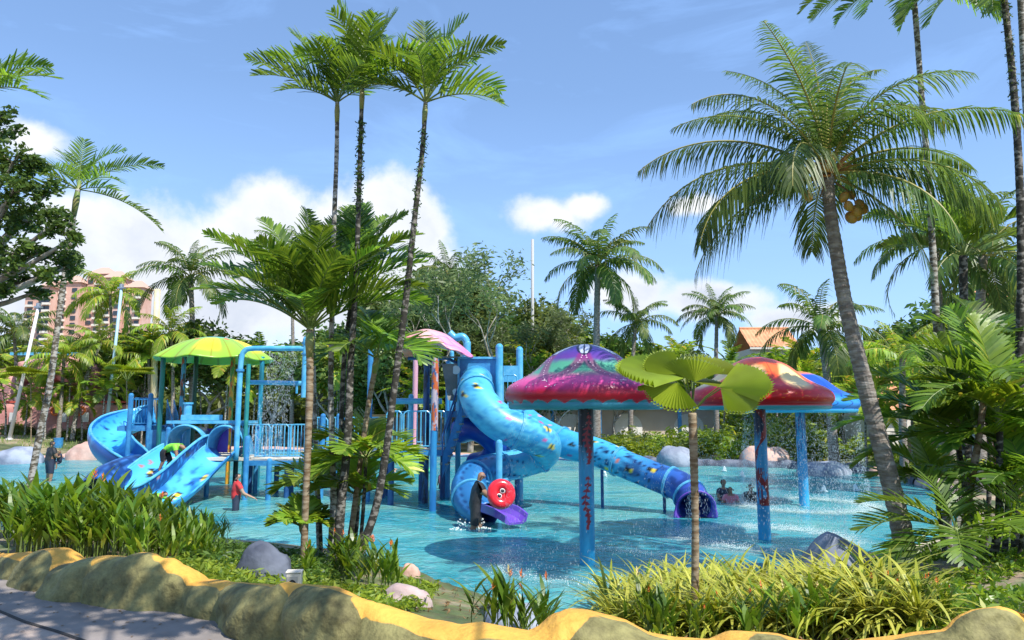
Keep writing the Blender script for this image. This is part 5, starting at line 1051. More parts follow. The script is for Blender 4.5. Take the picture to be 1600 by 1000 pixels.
# stair with blue side panels
A = V(X(722,21.6), 21.6, 2.75); B = V(X(692,20.9), 20.9, 1.2)
for s in (0, .8):
    mb = MB(); o = V(0, s, 0); d = (B-A); vs = [tuple(A+o+V(0,0,.28)), tuple(B+o+V(0,0,.28)), tuple(B+o-V(0,0,.30)), tuple(A+o-V(0,0,.30))]; vs += [tuple(Vector(v)+V(0,.05,0)) for v in vs]; mb.add(vs, [(0,1,2,3),(7,6,5,4),(0,4,5,1),(1,5,6,2),(2,6,7,3),(3,7,4,0)]); mb.build('stringer', M['mblue'], tR)
    mb = MB(); mb.tube([B+o+V(-.0,0,.3), B+o+V(0,0,.85), A+o+V(0,0,1.1)], .028, 6); mb.build('handrail', M['dblue'], tR)
for i in range(7): mb = MB(); p = A.lerp(B, (i+.5)/7); mb.box((p.x, p.y+.42, p.z-.05), (.24, .76, .04)); mb.build('step', M['greyp'], tR)
# leaf roof: an arched leaf with a raised midrib
def leaf_paint(u, v):
    one = np.ones(u.shape+(3,)); n = fbm(u*7, v*5+3, 4); c = mixc(lin('f08a5a')*one, lin('f0b4b0'), np.clip(u*1.9-.15+.5*(n-.5), 0, 1)); c = mixc(c, lin('e070b0'), np.clip((u-.55)*2.2+(n-.5), 0, 1)*.8)
    net = np.minimum(np.abs(np.sin((u*13+v*7))), np.abs(np.sin(u*13-v*7))); c = mixc(c, lin('b04898'), (net < .13)*np.clip(u*1.8-.3, 0, 1)*.8); c = mixc(c, lin('e0542a'), (np.abs(v) < .05)*.7)
    for k in range(5): c = mixc(c, lin('d02a4a'), np.clip((.045-np.hypot(u-.42-.09*k, (v-.26)*.5))*60, 0, 1))
    return c
nu, nv = 90, 50; Ugrid, Vg = np.meshgrid(np.linspace(0, 1, nu), np.linspace(-1, 1, nv), indexing='ij'); Pl = spline([W(626,547,23.2), W(640,527,22.6), W(662,516,22.3), W(690,520,22.0), W(712,534,21.7), W(738,556,21.4)], 20)
PX = np.interp(Ugrid, np.linspace(0,1,len(Pl)), [p.x for p in Pl]); PY = np.interp(Ugrid, np.linspace(0,1,len(Pl)), [p.y for p in Pl]); PZ = np.interp(Ugrid, np.linspace(0,1,len(Pl)), [p.z for p in Pl])
wd = 1.25*np.sin(np.clip(Ugrid*.96+.04, 0, 1)**.8*math.pi)**.6+.02; Vy = Vg*wd; mb = MB(); idx = np.arange(nu*nv).reshape(nu, nv); F = np.stack([idx[:-1,:-1], idx[1:,:-1], idx[1:,1:], idx[:-1,1:]], -1).reshape(-1, 4)
mb.v = np.stack([PX+Vy*.12, PY+Vy, PZ-.42*(np.abs(Vg)**1.7)*wd/1.25-.06*np.exp(-(Vg/.06)**2)+.03*np.sin(Ugrid*30)*np.abs(Vg)], -1).reshape(-1, 3).tolist(); mb.n = nu*nv; mb.f = [tuple(q) for q in F.tolist()]; mb.m = [0]*len(mb.f)
mb.cols = np.concatenate([leaf_paint(Ugrid, Vg).reshape(-1, 3), np.ones((mb.n, 1))], 1); lf = mb.build('leaf_roof', M['paint'], tR, smooth=True); s_ = lf.modifiers.new('thickness', 'SOLIDIFY'); s_.thickness = .05; s_.offset = 0
mb = MB(); mb.tube([W(638,560,22.6), W(700,560,22.3), W(745,585,21.8)], .05, 8); mb.tube([W(668,562,22.6), W(668,545,22.5)], .1, 8); mb.build('roof_beam', M['dblue'], tR)
# dark blue ribbed slide behind
tE = thing('tube_slide', 'deep blue glossy curled slide behind the stair of the right play tower', 'water slide', (X(760,23.5), 23.5, -.42))
def deep(D, A, f, r):
    one = np.ones(D.shape+(3,)); return mixc(lin('123f9e')*one, lin('1d56c0'), fbm(D*2, A*2, 3))
paint_tube([W(722,672,24.2), W(742,668,23.6), W(766,680,23.4), W(778,700,23.6), W(764,722,24.0), W(742,728,24.4)], .42, deep, 'tube', tE, thick=.02)
mb = MB(); mb.box((X(760,24),24,.8),(.1,.1,2.4)); mb.build('post', M['dblue'], tE)
# purple board of the left tower slide entrance and far dark board
# ============================================================ people
M['skin'] = mat('brown_skin', (.28,.15,.09), .55, (.32,.18,.11), 6); M['skin2'] = mat('light_brown_skin', (.42,.25,.17), .55, (.46,.29,.20), 6)
M['hair'] = mat('black_hair', (.012,.010,.009), .6); M['black'] = mat('black_wet_cloth', (.012,.013,.015), .6, (.03,.03,.035), 8, bump=.01, bscale=14)
M['red'] = mat('red_cloth', (.62,.025,.03), .7, (.70,.05,.05), 8, bump=.01, bscale=14); M['navy'] = mat('navy_cloth', (.02,.03,.06), .7)
M['lime'] = mat('lime_green_cloth', (.22,.72,.04), .6, (.28,.80,.06), 8, bump=.01, bscale=14); M['pinkc'] = mat('pink_cloth', (.60,.18,.22), .7); M['dkgreen'] = mat('dark_green_cloth', (.02,.09,.07), .7)
def person(label, base, heading, J, s=1.0, fat=1.0, skin='skin', shirt='black', shorts='black', sleeves=True, long_legs=False, hair=True, fingers=True, extra=None):
    t = thing('person', label, 'person', base); H = Matrix.Rotation(heading, 3, 'Z')
    D = dict(pel=(0,0,.95), sp=(0,.0,1.13), ch=(0,0,1.33), nk=(0,.0,1.49), hd=(0,.02,1.60), ht=(0,.01,1.70), ns=(0,.115,1.585),
             sl=(-.18,0,1.42), el=(-.24,.02,1.14), wl=(-.24,.10,.90), sr=(.18,0,1.42), er=(.24,.02,1.14), wr=(.24,.10,.90),
             hl=(-.095,0,.90), kl=(-.10,.02,.50), al=(-.10,-.02,.09), tl=(-.11,.15,.03), hr=(.095,0,.90), kr=(.10,.02,.50), ar=(.10,-.02,.09), tr=(.11,.15,.03))
    D.update(J); P = {k: H @ (Vector(v)*s) for k, v in D.items()}
    if 'hd' in J and 'ns' not in J: P['ns'] = P['hd']+H @ (V(0,.095,-.01)*s)
    if 'hd' in J and 'ht' not in J: P['ht'] = P['hd']+(P['hd']-P['nk']).normalized()*.10*s
    rad = dict(pel=.135, sp=.125, ch=.145, nk=.058, hd=.098, ht=.088, ns=.018, sl=.075, el=.046, wl=.031, sr=.075, er=.046, wr=.031, hl=.098, kl=.062, al=.040, tl=.032, hr=.098, kr=.062, ar=.040, tr=.032)
    E = [('pel','sp'),('sp','ch'),('ch','nk'),('nk','hd'),('hd','ht'),('hd','ns'),('ch','sl'),('sl','el'),('el','wl'),('ch','sr'),('sr','er'),('er','wr'),('pel','hl'),('hl','kl'),('kl','al'),('al','tl'),('pel','hr'),('hr','kr'),('kr','ar'),('ar','tr')]
    ks = list(P); me = bpy.data.meshes.new('body'); vs = [tuple(P[k]) for k in ks]; es = [(ks.index(a), ks.index(b)) for a, b in E]
    for side in ('l', 'r'):
        w, e = P['w'+side], P['e'+side]; d = (w-e).normalized(); x = d.cross(V(0,0,1)); x = x.normalized() if x.length > .1 else V(1,0,0); y = x.cross(d)
        k0 = len(vs); vs.append(tuple(w+d*.05*s)); es.append((ks.index('w'+side), k0)); rad['p'+side] = .030; ks.append('p'+side)
        if fingers:
            for q, (ox, l) in enumerate(((-.030,.070),(-.010,.082),(.010,.078),(.030,.062))):
                a = len(vs); vs.append(tuple(w+(d*.095+x*ox*1.1)*s)); vs.append(tuple(w+(d*(.095+l*.55)+x*ox*1.2-y*.012)*s)); vs.append(tuple(w+(d*(.095+l)+x*ox*1.2-y*.035)*s)); es += [(k0, a), (a, a+1), (a+1, a+2)]
                for z in range(3): rad[f'f{side}{q}{z}'] = .0095-.001*z; ks.append(f'f{side}{q}{z}')
            a = len(vs); vs.append(tuple(w+(d*.05+x*(-.050 if side == 'l' else .050))*s)); vs.append(tuple(w+(d*.085+x*(-.062 if side == 'l' else .062))*s)); es += [(k0, a), (a, a+1)]
            for z in range(2): rad[f't{side}{z}'] = .011; ks.append(f't{side}{z}')
    me.from_pydata(vs, es, []); o = bpy.data.objects.new('body', me); col.objects.link(o)
    sk = o.modifiers.new('skin', 'SKIN'); sk.use_smooth_shade = True; sk.branch_smoothing = .4
    for i, k in enumerate(ks): r = rad[k]*s*(fat if k in ('pel','sp','ch','sl','sr','hl','hr','el','er','kl','kr') else 1); me.skin_vertices[0].data[i].radius = (r*(1.25 if k in ('pel','sp','ch') else 1), r*(.95 if k in ('pel','sp','ch') else 1)); me.skin_vertices[0].data[i].use_root = (k == 'pel')
    sb = o.modifiers.new('smooth', 'SUBSURF'); sb.levels = 1; sb.render_levels = 1
    dg = bpy.context.evaluated_depsgraph_get(); em = bpy.data.meshes.new_from_object(o.evaluated_get(dg)); em.name = 'body'; o.modifiers.clear(); o.data = em; bpy.data.meshes.remove(me)
    em.materials.clear(); em.materials.append(M[skin]); o.parent = t
    segs = [(a, b, P[a], P[b]) for a, b in E]+[('wl','pl',P['wl'],P['wl']+(P['wl']-P['el']).normalized()*.1*s),('wr','pr',P['wr'],P['wr']+(P['wr']-P['er']).normalized()*.1*s)]
    cv = [v.co.copy() for v in em.vertices]; nr = [v.normal.copy() for v in em.vertices]
    def near(c):
        best = None
        for a, b, p, q in segs:
            d = q-p; u = max(0, min(1, (c-p).dot(d)/d.length_squared)); e = (c-(p+d*u)).length-(.03 if a in ('pel','sp','ch') else 0)
            if best is None or e < best[0]: best = (e, a, b, u)
        return best
    reg = {'shirt': [], 'shorts': [], 'hair': []}
    fwd = H @ V(0,1,0)
    for f in em.polygons:
        c = sum((cv[i] for i in f.vertices), Vector())/len(f.vertices); e, a, b, u = near(c)
        if (a, b) in (('sp','ch'),('ch','sl'),('ch','sr')) or ((a, b) == ('pel','sp') and u > .3) or (a == 'ch' and b == 'nk' and u < .55) or (a in ('sl','sr') and sleeves and u < (.62 if sleeves is True else sleeves)): reg['shirt'].append(f)
        elif (a, b) in (('pel','sp'),('pel','hl'),('pel','hr')) or (a in ('hl','hr') and (u < .92 or long_legs)) or (long_legs and a in ('kl','kr') and u < .9): reg['shorts'].append(f)
        elif a in ('hd','nk') and b in ('ht','hd','ns'):
            rel = c-P['hd']; upv = (P['ht']-P['hd']).normalized(); face = (P['ns']-P['hd']).normalized()
            if rel.dot(upv) > .045*s+.55*max(0, rel.dot(face)) or (rel.dot(face) < -.02*s and rel.dot(upv) > -.06*s): reg['hair'].append(f)
    for nm, mt, off in (('shirt', shirt, .012), ('shorts', shorts, .014), ('hair', 'hair', .014)):
        if not reg[nm] or mt is None or (nm == 'hair' and not hair): continue
        mp = {}; vv = []; ff = []
        for f in reg[nm]:
            q = []
            for i in f.vertices:
                if i not in mp: mp[i] = len(vv); vv.append(tuple(cv[i]+nr[i]*off*s*(1+.5*mn.noise(cv[i]*14))))
                q.append(mp[i])
            ff.append(tuple(q))
        mb = MB(); mb.add(vv, ff); mb.build(nm, M[mt], o, smooth=True, local=True)
    if True:
        upv = (P['ht']-P['hd']).normalized(); face = (P['ns']-P['hd']).normalized(); sd = face.cross(upv); mb = MB()
        for sg in (-1, 1): mb.ball(tuple(P['hd']+sd*sg*.10*s), (.018*s,.022*s,.032*s), 8, 5)
        mb.build('ear', M[skin], o, smooth=True, local=True); mb = MB()
        for sg in (-1, 1): mb.ball(tuple(P['hd']+face*.088*s+sd*sg*.034*s+upv*.022*s), .013*s, 8, 5)
        mb.build('eye', M['hair'], o, local=True); mb = MB(); mb.ball(tuple(P['hd']+face*.088*s-upv*.048*s), (.024*s,.014*s,.007*s), 8, 5); mb.build('mouth', mat('lips', (.22,.08,.07), .5), o, local=True)
    return t, P
def at(px, py, zf=-.42): b = G(px, py, 0); return V(b.x, b.y, zf)
# man with the ring, wading to the right
bm = at(742, 826)
man, PM = person('bald man in black shirt and shorts holding the red float ring by the purple chute', bm, R(-75),
    dict(pel=(0,0,.95), sp=(0,.03,1.13), ch=(0,.05,1.34), nk=(0,.09,1.51), hd=(0,.14,1.63), ht=(0,.14,1.74), ns=(0,.26,1.60), sl=(-.20,.06,1.44), el=(-.25,.26,1.22), wl=(-.12,.50,1.20), sr=(.20,.06,1.44), er=(.27,.22,1.18), wr=(.20,.48,1.14),
         kl=(-.11,.14,.50), al=(-.11,.02,.09), tl=(-.11,.18,.04), kr=(.11,-.04,.50), ar=(.11,-.22,.12), tr=(.11,-.08,.03)), 1.0, 1.3, 'skin', 'black', 'black', hair=False)
mb = MB(); H = Matrix.Rotation(R(-75), 3, 'Z')
fc = PM['hd']; up = (PM['ht']-PM['hd']).normalized(); fa = (PM['ns']-PM['hd']).normalized(); sd = fa.cross(up)
mb.ball(tuple(fc-fa*.02+up*.0), (.105,.105,.09), 14, 8); 
mb = MB(); mb.tube([fc+sd*.095+up*.02, fc+sd*.06+fa*.10+up*.02, fc-sd*.06+fa*.10+up*.02, fc-sd*.095+up*.02], .006, 5); mb.build('glasses', M['steel'], man, local=True)
rc = W(783, 772, 16.9); ring = thing('float_ring', 'red inflatable swim ring with two dark ovals held by the bald man', 'float', rc)
q = (V(0.22,-1,.25)).normalized(); a = q.cross(V(0,0,1)).normalized(); b = a.cross(q); mb = MB(); mb.tube([a*math.cos(i*math.pi/20)*.20+b*math.sin(i*math.pi/20)*.215 for i in range(40)], .125, 18, closed=True)
mb.build('tube', mat('red_vinyl', (.80,.02,.035), .25, coat=.5), ring, smooth=True, local=True)
mb = MB(); mb.ball((0,0,0), (.16,.17,.045), 20, 8, M=Matrix((a, b, q)).transposed()); mb.build('centre_disc', mat('red_vinyl_disc', (.74,.02,.03), .3, coat=.4), ring, smooth=True, local=True)
for sg, cc in ((1, V(.0,0,0)), (-1, V(0,0,0))):
    mb = MB(); c = q*.075+a*(-.02 if sg > 0 else .06)*1+b*(.06 if sg > 0 else -.05)
    Mq = Matrix((a, b, q)).transposed(); mb.ball(tuple(c), (.062,.058,.016), 16, 6, M=Mq); wo = mb.build('white_oval', mat('white_vinyl', (.8,.8,.8), .3), ring, smooth=True, local=True)
    mb = MB(); mb.ball(tuple(c+q*.008), (.046,.042,.015), 16, 6, M=Mq); mb.build('dark_oval', mat('dark_grey_vinyl', (.02,.025,.04), .3), wo, smooth=True, local=True)
mb = MB()
for i in range(140): a_ = random.uniform(0, 6.28); r_ = random.uniform(.1,.5); c = bm+V(math.cos(a_)*r_*1.1-.12, math.sin(a_)*r_*.5, .42+random.uniform(0,.22)*(r_ < .3)); mb.ball(tuple(c), random.uniform(.008,.025), 5, 3)
M['foam'] = mat('white_water_drops', (.80,.86,.86), .4); mb.build('splash', M['foam'], kind='stuff', label='white splash around the wading bald man', cat='splash')
# woman in red
bw = at(368, 797, -.42); bw.z = -.55
person('wading woman in red shirt and dark shorts in front of the twin slide', bw, R(-60), dict(pel=(0,0,.85), wr=(.30,.42,.98), er=(.27,.16,1.10), wl=(-.30,.25,1.02), el=(-.26,.08,1.14), kl=(-.1,.06,.45), kr=(.1,-.04,.45)), .92, 1.12, 'skin2', 'red', 'navy')
# father and child at the left
bf = at(76, 752, -.30)
person('man in black shirt standing in the water at the far left, holding a child', bf, R(-35), dict(wl=(-.10,.30,1.15), el=(-.26,.10,1.14), wr=(.10,.30,1.10), er=(.25,.10,1.12)), 1.12, 1.25, 'skin', 'black', 'navy')
person('small child carried in the arms of the man at the far left', bf+V(.30,.10,.62), R(150), dict(pel=(0,0,.75), sp=(0,0,.9), ch=(0,0,1.1), nk=(0,0,1.24), hd=(0,0,1.36), ht=(0,0,1.46), sl=(-.15,0,1.2), sr=(.15,0,1.2), el=(-.2,.12,1.02), wl=(-.1,.26,1.05), er=(.2,.12,1.02), wr=(.1,.26,1.05), hl=(-.1,0,.7), hr=(.1,0,.7), kl=(-.14,.24,.62), kr=(.14,.24,.62), al=(-.15,.22,.3), ar=(.15,.22,.3), tl=(-.15,.32,.26), tr=(.15,.32,.26)), .62, 1.1, 'skin', 'navy', 'navy', fingers=False)
# child in lime green bending on the slide
person('child in lime green shirt bending over on the twin slide', V(-10.75,23.5,.86), R(-95), dict(pel=(0,-.15,.66), sp=(0,.06,.80), ch=(0,.28,.84), nk=(0,.42,.80), hd=(0,.53,.74), ht=(0,.62,.70), ns=(0,.58,.64), sl=(-.17,.28,.82), sr=(.17,.28,.82), el=(-.22,.38,.56), wl=(-.22,.44,.30), er=(.22,.38,.56), wr=(.22,.44,.30), hl=(-.09,-.15,.62), hr=(.09,-.15,.62), kl=(-.12,.0,.34), kr=(.12,-.10,.34), al=(-.12,-.16,.06), ar=(.12,-.22,.06), tl=(-.12,-.02,.03), tr=(.12,-.06,.03)), 1.0, 1.15, 'skin', 'lime', 'black', fingers=False)
person('child in lime green shirt lying at the foot of the twin slide', V(-10.3,21.5,.10), R(-110), dict(pel=(0,0,.18), sp=(0,.18,.24), ch=(0,.34,.28), nk=(0,.48,.30), hd=(0,.60,.36), ht=(0,.68,.42), ns=(0,.68,.30), sl=(-.17,.34,.28), sr=(.17,.34,.28), el=(-.3,.44,.16), wl=(-.3,.62,.1), er=(.3,.44,.16), wr=(.3,.62,.1), hl=(-.09,-.02,.16), hr=(.09,-.02,.16), kl=(-.12,-.4,.12), kr=(.12,-.4,.12), al=(-.12,-.78,.06), ar=(.12,-.78,.06), tl=(-.12,-.9,.04), tr=(.12,-.9,.04)), .9, 1.15, 'skin', 'lime', 'navy', fingers=False)
SIT = dict(pel=(0,0,.16), sp=(0,.02,.34), ch=(0,.04,.54), nk=(0,.05,.70), hd=(0,.07,.82), ht=(0,.06,.92), sl=(-.17,.04,.62), sr=(.17,.04,.62), el=(-.24,.12,.38), wl=(-.2,.32,.30), er=(.24,.12,.38), wr=(.2,.32,.30), hl=(-.09,.05,.14), hr=(.09,.05,.14), kl=(-.14,.42,.26), kr=(.14,.42,.26), al=(-.13,.62,.04), ar=(.13,.62,.04), tl=(-.13,.76,.04), tr=(.13,.76,.04))
person('small child with wet dark hair in the water left of the pink headed bather', at(1129,782,-.28), R(200), dict(SIT, hd=(0,.07,.86), ht=(0,.06,.96)), .98, 1.1, 'skin', 'navy', 'navy', fingers=False)
person('bather in a pink swim cap and dark top sitting in the water under the spray', at(1142,786,-.42), R(160), SIT, 1.0, 1.15, 'skin', 'pinkc', 'navy', fingers=False)
person('bather in dark clothes crouching in the water just left of the red mushroom pole', at(1174,784,-.42), R(150), SIT, 1.05, 1.15, 'skin', 'black', 'black', fingers=False)
person('child in pink standing in the water between the legs of the right play tower', at(690,764,-.42), R(140), {}, .62, 1.1, 'skin', 'pinkc', 'navy', fingers=False)
person('child in pink under the left deck behind the palm trunks', at(516,752,-.42), R(140), {}, .60, 1.1, 'skin', 'pinkc', 'pinkc', fingers=False)
sw = at(640,737,-.10)
person('swimmer in dark green floating on the far water beyond the footbridge', sw, R(90), dict(pel=(0,0,.1), sp=(0,.2,.12), ch=(0,.4,.14), nk=(0,.55,.15), hd=(0,.68,.2), ht=(0,.78,.22), ns=(0,.72,.1), sl=(-.18,.42,.14), sr=(.18,.42,.14), el=(-.3,.66,.1), wl=(-.3,.95,.1), er=(.3,.2,.08), wr=(.3,-.05,.05), hl=(-.1,-.05,.1), hr=(.1,-.05,.1), kl=(-.12,-.5,.08), kr=(.12,-.5,.08), al=(-.12,-.9,.05), ar=(.12,-.9,.05), tl=(-.12,-1.0,.04), tr=(.12,-1.0,.04)), 1.1, 1.1, 'skin2', 'dkgreen', 'navy', fingers=False)
mb = MB(); mb.tube([V(math.cos(i*.314)*.5+.7, math.sin(i*.314)*.45-.2, .08) for i in range(20)], .10, 10, closed=True); fl = mb.build('float_ring', mat('green_vinyl', (.05,.45,.20), .3), smooth=True, label='green swim float on the far water beside the floating swimmer', cat='float'); fl.location = (sw.x, sw.y, 0)
# ============================================================ background vegetation
rnd = random.Random(5)
def lm(px):
    for x, t_ in ((0,'beyond the left edge'),(110,'near the white lamp pole'),(240,'by the pink hotel'),(335,'behind the green dome roof'),(430,'behind the blue pipe arch'),(520,'behind the broad crowned palm'),(620,'behind the tall ivied trunks'),(720,'behind the leaf roof'),(800,'behind the airy trees'),(900,'around the grey pole'),(1010,'behind the purple mushroom'),(1120,'above the fan palm'),(1260,'behind the red mushroom'),(1360,'left of the leaning coconut trunk'),(1480,'right of the leaning coconut trunk'),(1605,'behind the right palm clump')):
        if px < x: return t_
    return 'beyond the right edge'
g1 = 'dark trees in the belt behind the pool'
for i, (px, Y, s, kd) in enumerate([(-330,62,1.3,'dense'),(-230,66,1.3,'dense'),(-130,70,1.25,'dense'),(-40,72,1.1,'dense'),(40,80,1.15,'dense'),(95,78,1.05,'olive'),(150,80,1.1,'dense'),(215,62,1.0,'dense'),(262,66,1.05,'dense'),(322,60,1.1,'dense'),(372,64,1.15,'dense'),(420,58,1.1,'olive'),(470,62,1.2,'dense'),(520,58,1.15,'olive'),(570,62,1.25,'dense'),(618,56,1.2,'olive'),
      (655,60,1.3,'olive'),(700,62,1.25,'dense'),(745,60,1.2,'olive'),(790,62,1.15,'dense'),(850,60,1.05,'olive'),(905,64,1.05,'dense'),(965,66,1.0,'olive'),(1030,68,1.0,'dense'),(1095,66,.95,'dense'),(1160,72,.95,'olive'),(1240,74,.95,'dense'),(1330,66,.95,'dense'),(1400,64,1.0,'olive'),(1470,58,1.15,'dense'),(1540,52,1.2,'dense'),(1600,50,1.2,'dense'),(1680,52,1.3,'dense'),(1790,56,1.3,'dense'),(1920,60,1.3,'dense')]):
    bg_tree(kd, i % 2, px, Y, s*(1.55 if 630 < px < 930 else 1.28), 'dark leafy tree in the far belt, '+lm(px), rnd.uniform(0,6.28), g1)
for px, Y, s, v, lab in ((735,50,1.0,0,'tall airy tree with fine grey green leaves rising left of the grey pole'),(690,53,.82,1,'airy fine leaved tree just left of the tallest airy one'),(782,49,.93,1,'airy fine leaved tree touching the grey pole'),(845,52,.72,0,'small airy tree between the grey pole and the coconut palm'),(660,56,.72,0,'airy tree behind the spotted palm trunk'),(900,54,.66,1,'low airy tree behind the lone coconut palm')):
    bg_tree('airy', v, px, Y, s*1.85, lab, rnd.uniform(0,6.28))
# coconut palms further off
bg_palm(298,700,60,432,'coconut palm rising behind the dome roof of the left play tower',s=1.95,seed=41,n=20,r=.24)
bg_palm(172,690,60,462,'coconut palm in front of the pink hotel',s=1.55,seed=42,n=18,leaf='areca_y')
bg_palm(932,690,46,415,'tall coconut palm in open sky behind the purple mushroom',s=1.75,seed=43,n=26,r=.22,leanpx=2)
bg_palm(985,690,48,505,'coconut palm just right of and below the tall one in open sky',s=1.2,seed=44,n=18,leanpx=8)
bg_palm(1120,690,46,492,'round crowned coconut palm above the fan palm',s=1.05,seed=45,n=24)
bg_palm(1302,690,39,512,'coconut palm left of the big leaning trunk',s=1.5,seed=46,n=18,r=.22,leanpx=-20)
bg_palm(1410,690,30,560,'pale fronded coconut palm right of the big leaning trunk',s=1.1,seed=47,n=14,leaf='areca_y')
bg_palm(1482,700,26,380,'thick trunked palm with dead brown fronds, left of the two behind the right clump',s=1.2,seed=48,n=18,r=.17,leanpx=-22,bark='bark')
bg_palm(1528,700,24,400,'thick trunked palm with dead brown fronds, right of the two behind the right clump',s=1.2,seed=49,n=18,r=.17,leanpx=8)
bg_palm(1590,700,32,470,'bushy palm by the right edge below the tiled roof',s=1.2,seed=50,n=18)
bg_palm(22,690,60,520,'dark coconut palm by the left frame beneath the broadleaf tree',s=1.6,seed=51,n=18)
bg_palm(92,672,56,560,'short leafy coconut palm between the white lamp pole and the pink rock house',s=1.35,seed=52,n=18,leanpx=8,leaf='areca_y')
bg_palm(112,690,57,535,'palm with a long leaning trunk in front of the pink rock house',s=1.2,seed=53,n=14,leanpx=46,bark='barkpale',leaf='areca_y')
bg_palm(132,690,60,545,'palm with a thin grey trunk beside the leaning one',s=1.15,seed=54,n=14,leanpx=8,bark='barkpale')
bg_palm(268,690,58,520,'yellow green palm behind the teal post of the left play tower',s=1.35,seed=55,n=16,leaf='areca_y')
bg_palm(700,690,54,430,'spiky palm crown between the curving spotted trunk and the airy trees',s=1.4,seed=56,n=16)
bg_palm(455,690,58,400,'dark palm crown showing left of the broad crowned palm top',s=1.7,seed=57,n=14)
bg_palm(232,690,58,560,'yellow palm in front of the cream pole',s=1.3,seed=58,n=14,leaf='areca_y')
for px in (1555,1500): pass
# hanging dead skirts of the two thick palms
for px, py, Y in ((1462,385,26),(1536,405,24)):
    pass
g2 = 'yellow green feather palms in the thicket behind the pool'
for i in range(64):
    px = -140+i*30+rnd.uniform(-14,14); Y = rnd.uniform(56,62) if px < 640 else rnd.uniform(49,58) if px < 1000 else rnd.uniform(46,54)
    if 915 < px < 1130 or -150 < px < 175: Y += 12
    if 1130 < px < 1360: Y = rnd.uniform(48,52)
    yc = rnd.uniform(560,630) if Y < 56 else rnd.uniform(550,600)
    bg_palm(px, 690, Y, yc, 'yellow green feather palm in the far thicket, '+lm(px), 'areca_far', 13, rnd.uniform(1.5,2.3), 'barkpale', .06, rnd.uniform(-12,12), 100+i, None if i % 3 else 'areca', 'feather_palm', g2)
# left broadleaf tree reaching into the frame
def edge_tree():
    Y = 15; b = W(-190,700,Y); b.z = .3; t = thing('broadleaf_tree', 'dark glossy leaved tree reaching in from the left edge', 'tree', b); r2 = random.Random(9); mb = MB()
    cl = [(0,180,22),(4,205,28),(-40,240,60),(20,255,34),(55,262,26),(75,300,26),(20,300,40),(-20,330,50),(40,345,45),(85,350,34),(110,375,30),(120,405,22),(60,395,34),(10,395,40),(70,430,24),(30,440,22),(-20,440,40),(100,420,18),(8,462,14),(-60,380,60),(-70,300,60),(-90,220,70),(62,455,12)]
    tips = []; fork = W(-130,470,Y); mb.tube([b, b.lerp(fork,.5)+V(.1,0,0), fork], [.42,.34,.28], 12)
    for px, py, r in cl:
        c = W(px, py, Y+r2.uniform(-.8,.8)); rm = r*Y/FPX; mid = fork.lerp(c, .55)+V(0,0,-.25); mb.tube(spline([fork, mid, c], 5), [.10*(1-.85*i/11)+.008 for i in range(11)], 6, cap=False)
        for k in range(int(4+rm*rm*52)): 
            d = V(r2.gauss(0,1), r2.gauss(0,1), r2.gauss(0,.8)).normalized()*rm*r2.uniform(.25,1.0); tips.append(c+d)
            if k % 3 == 0: mb.tube([c, c+d*.6+V(0,0,-.02), c+d], [.02,.012,.004], 4, cap=False)
    mb.build('trunk', M['limb'], t, smooth=True); cm = MB(); leafcloud(cm, tips, .17, 36, .066, np.random.RandomState(4), .8, 0, .48); cm.build('crown', M['broad'], t)
edge_tree()
# tree behind the viewer that shades the path
def shade_tree():
    b = V(3.2,-4.5,1.0); t = thing('broadleaf_tree', 'tree standing behind the viewer whose crown shades the grey path', 'tree', b); r2 = random.Random(12); mb = MB(); tips = []
    fork = V(2.6,-3.0,5.2); mb.tube([b, b.lerp(fork,.5), fork], [.3,.25,.2], 10)
    for i in range(46):
        c = V(r2.uniform(-3.8,3.2), r2.uniform(-.5,3.9), r2.uniform(7.2,9.0)); mb.tube([fork, fork.lerp(c,.5)+V(0,0,.3), c], [.08,.04,.012], 5, cap=False)
        for k in range(9): tips.append(c+V(r2.gauss(0,.3), r2.gauss(0,.3), r2.gauss(0,.25)))
    mb.build('trunk', M['limb'], t, smooth=True); cm = MB(); leafcloud(cm, tips, .22, 16, .10, np.random.RandomState(5), .7, 0, .5); cm.build('crown', M['broad'], t)
shade_tree()

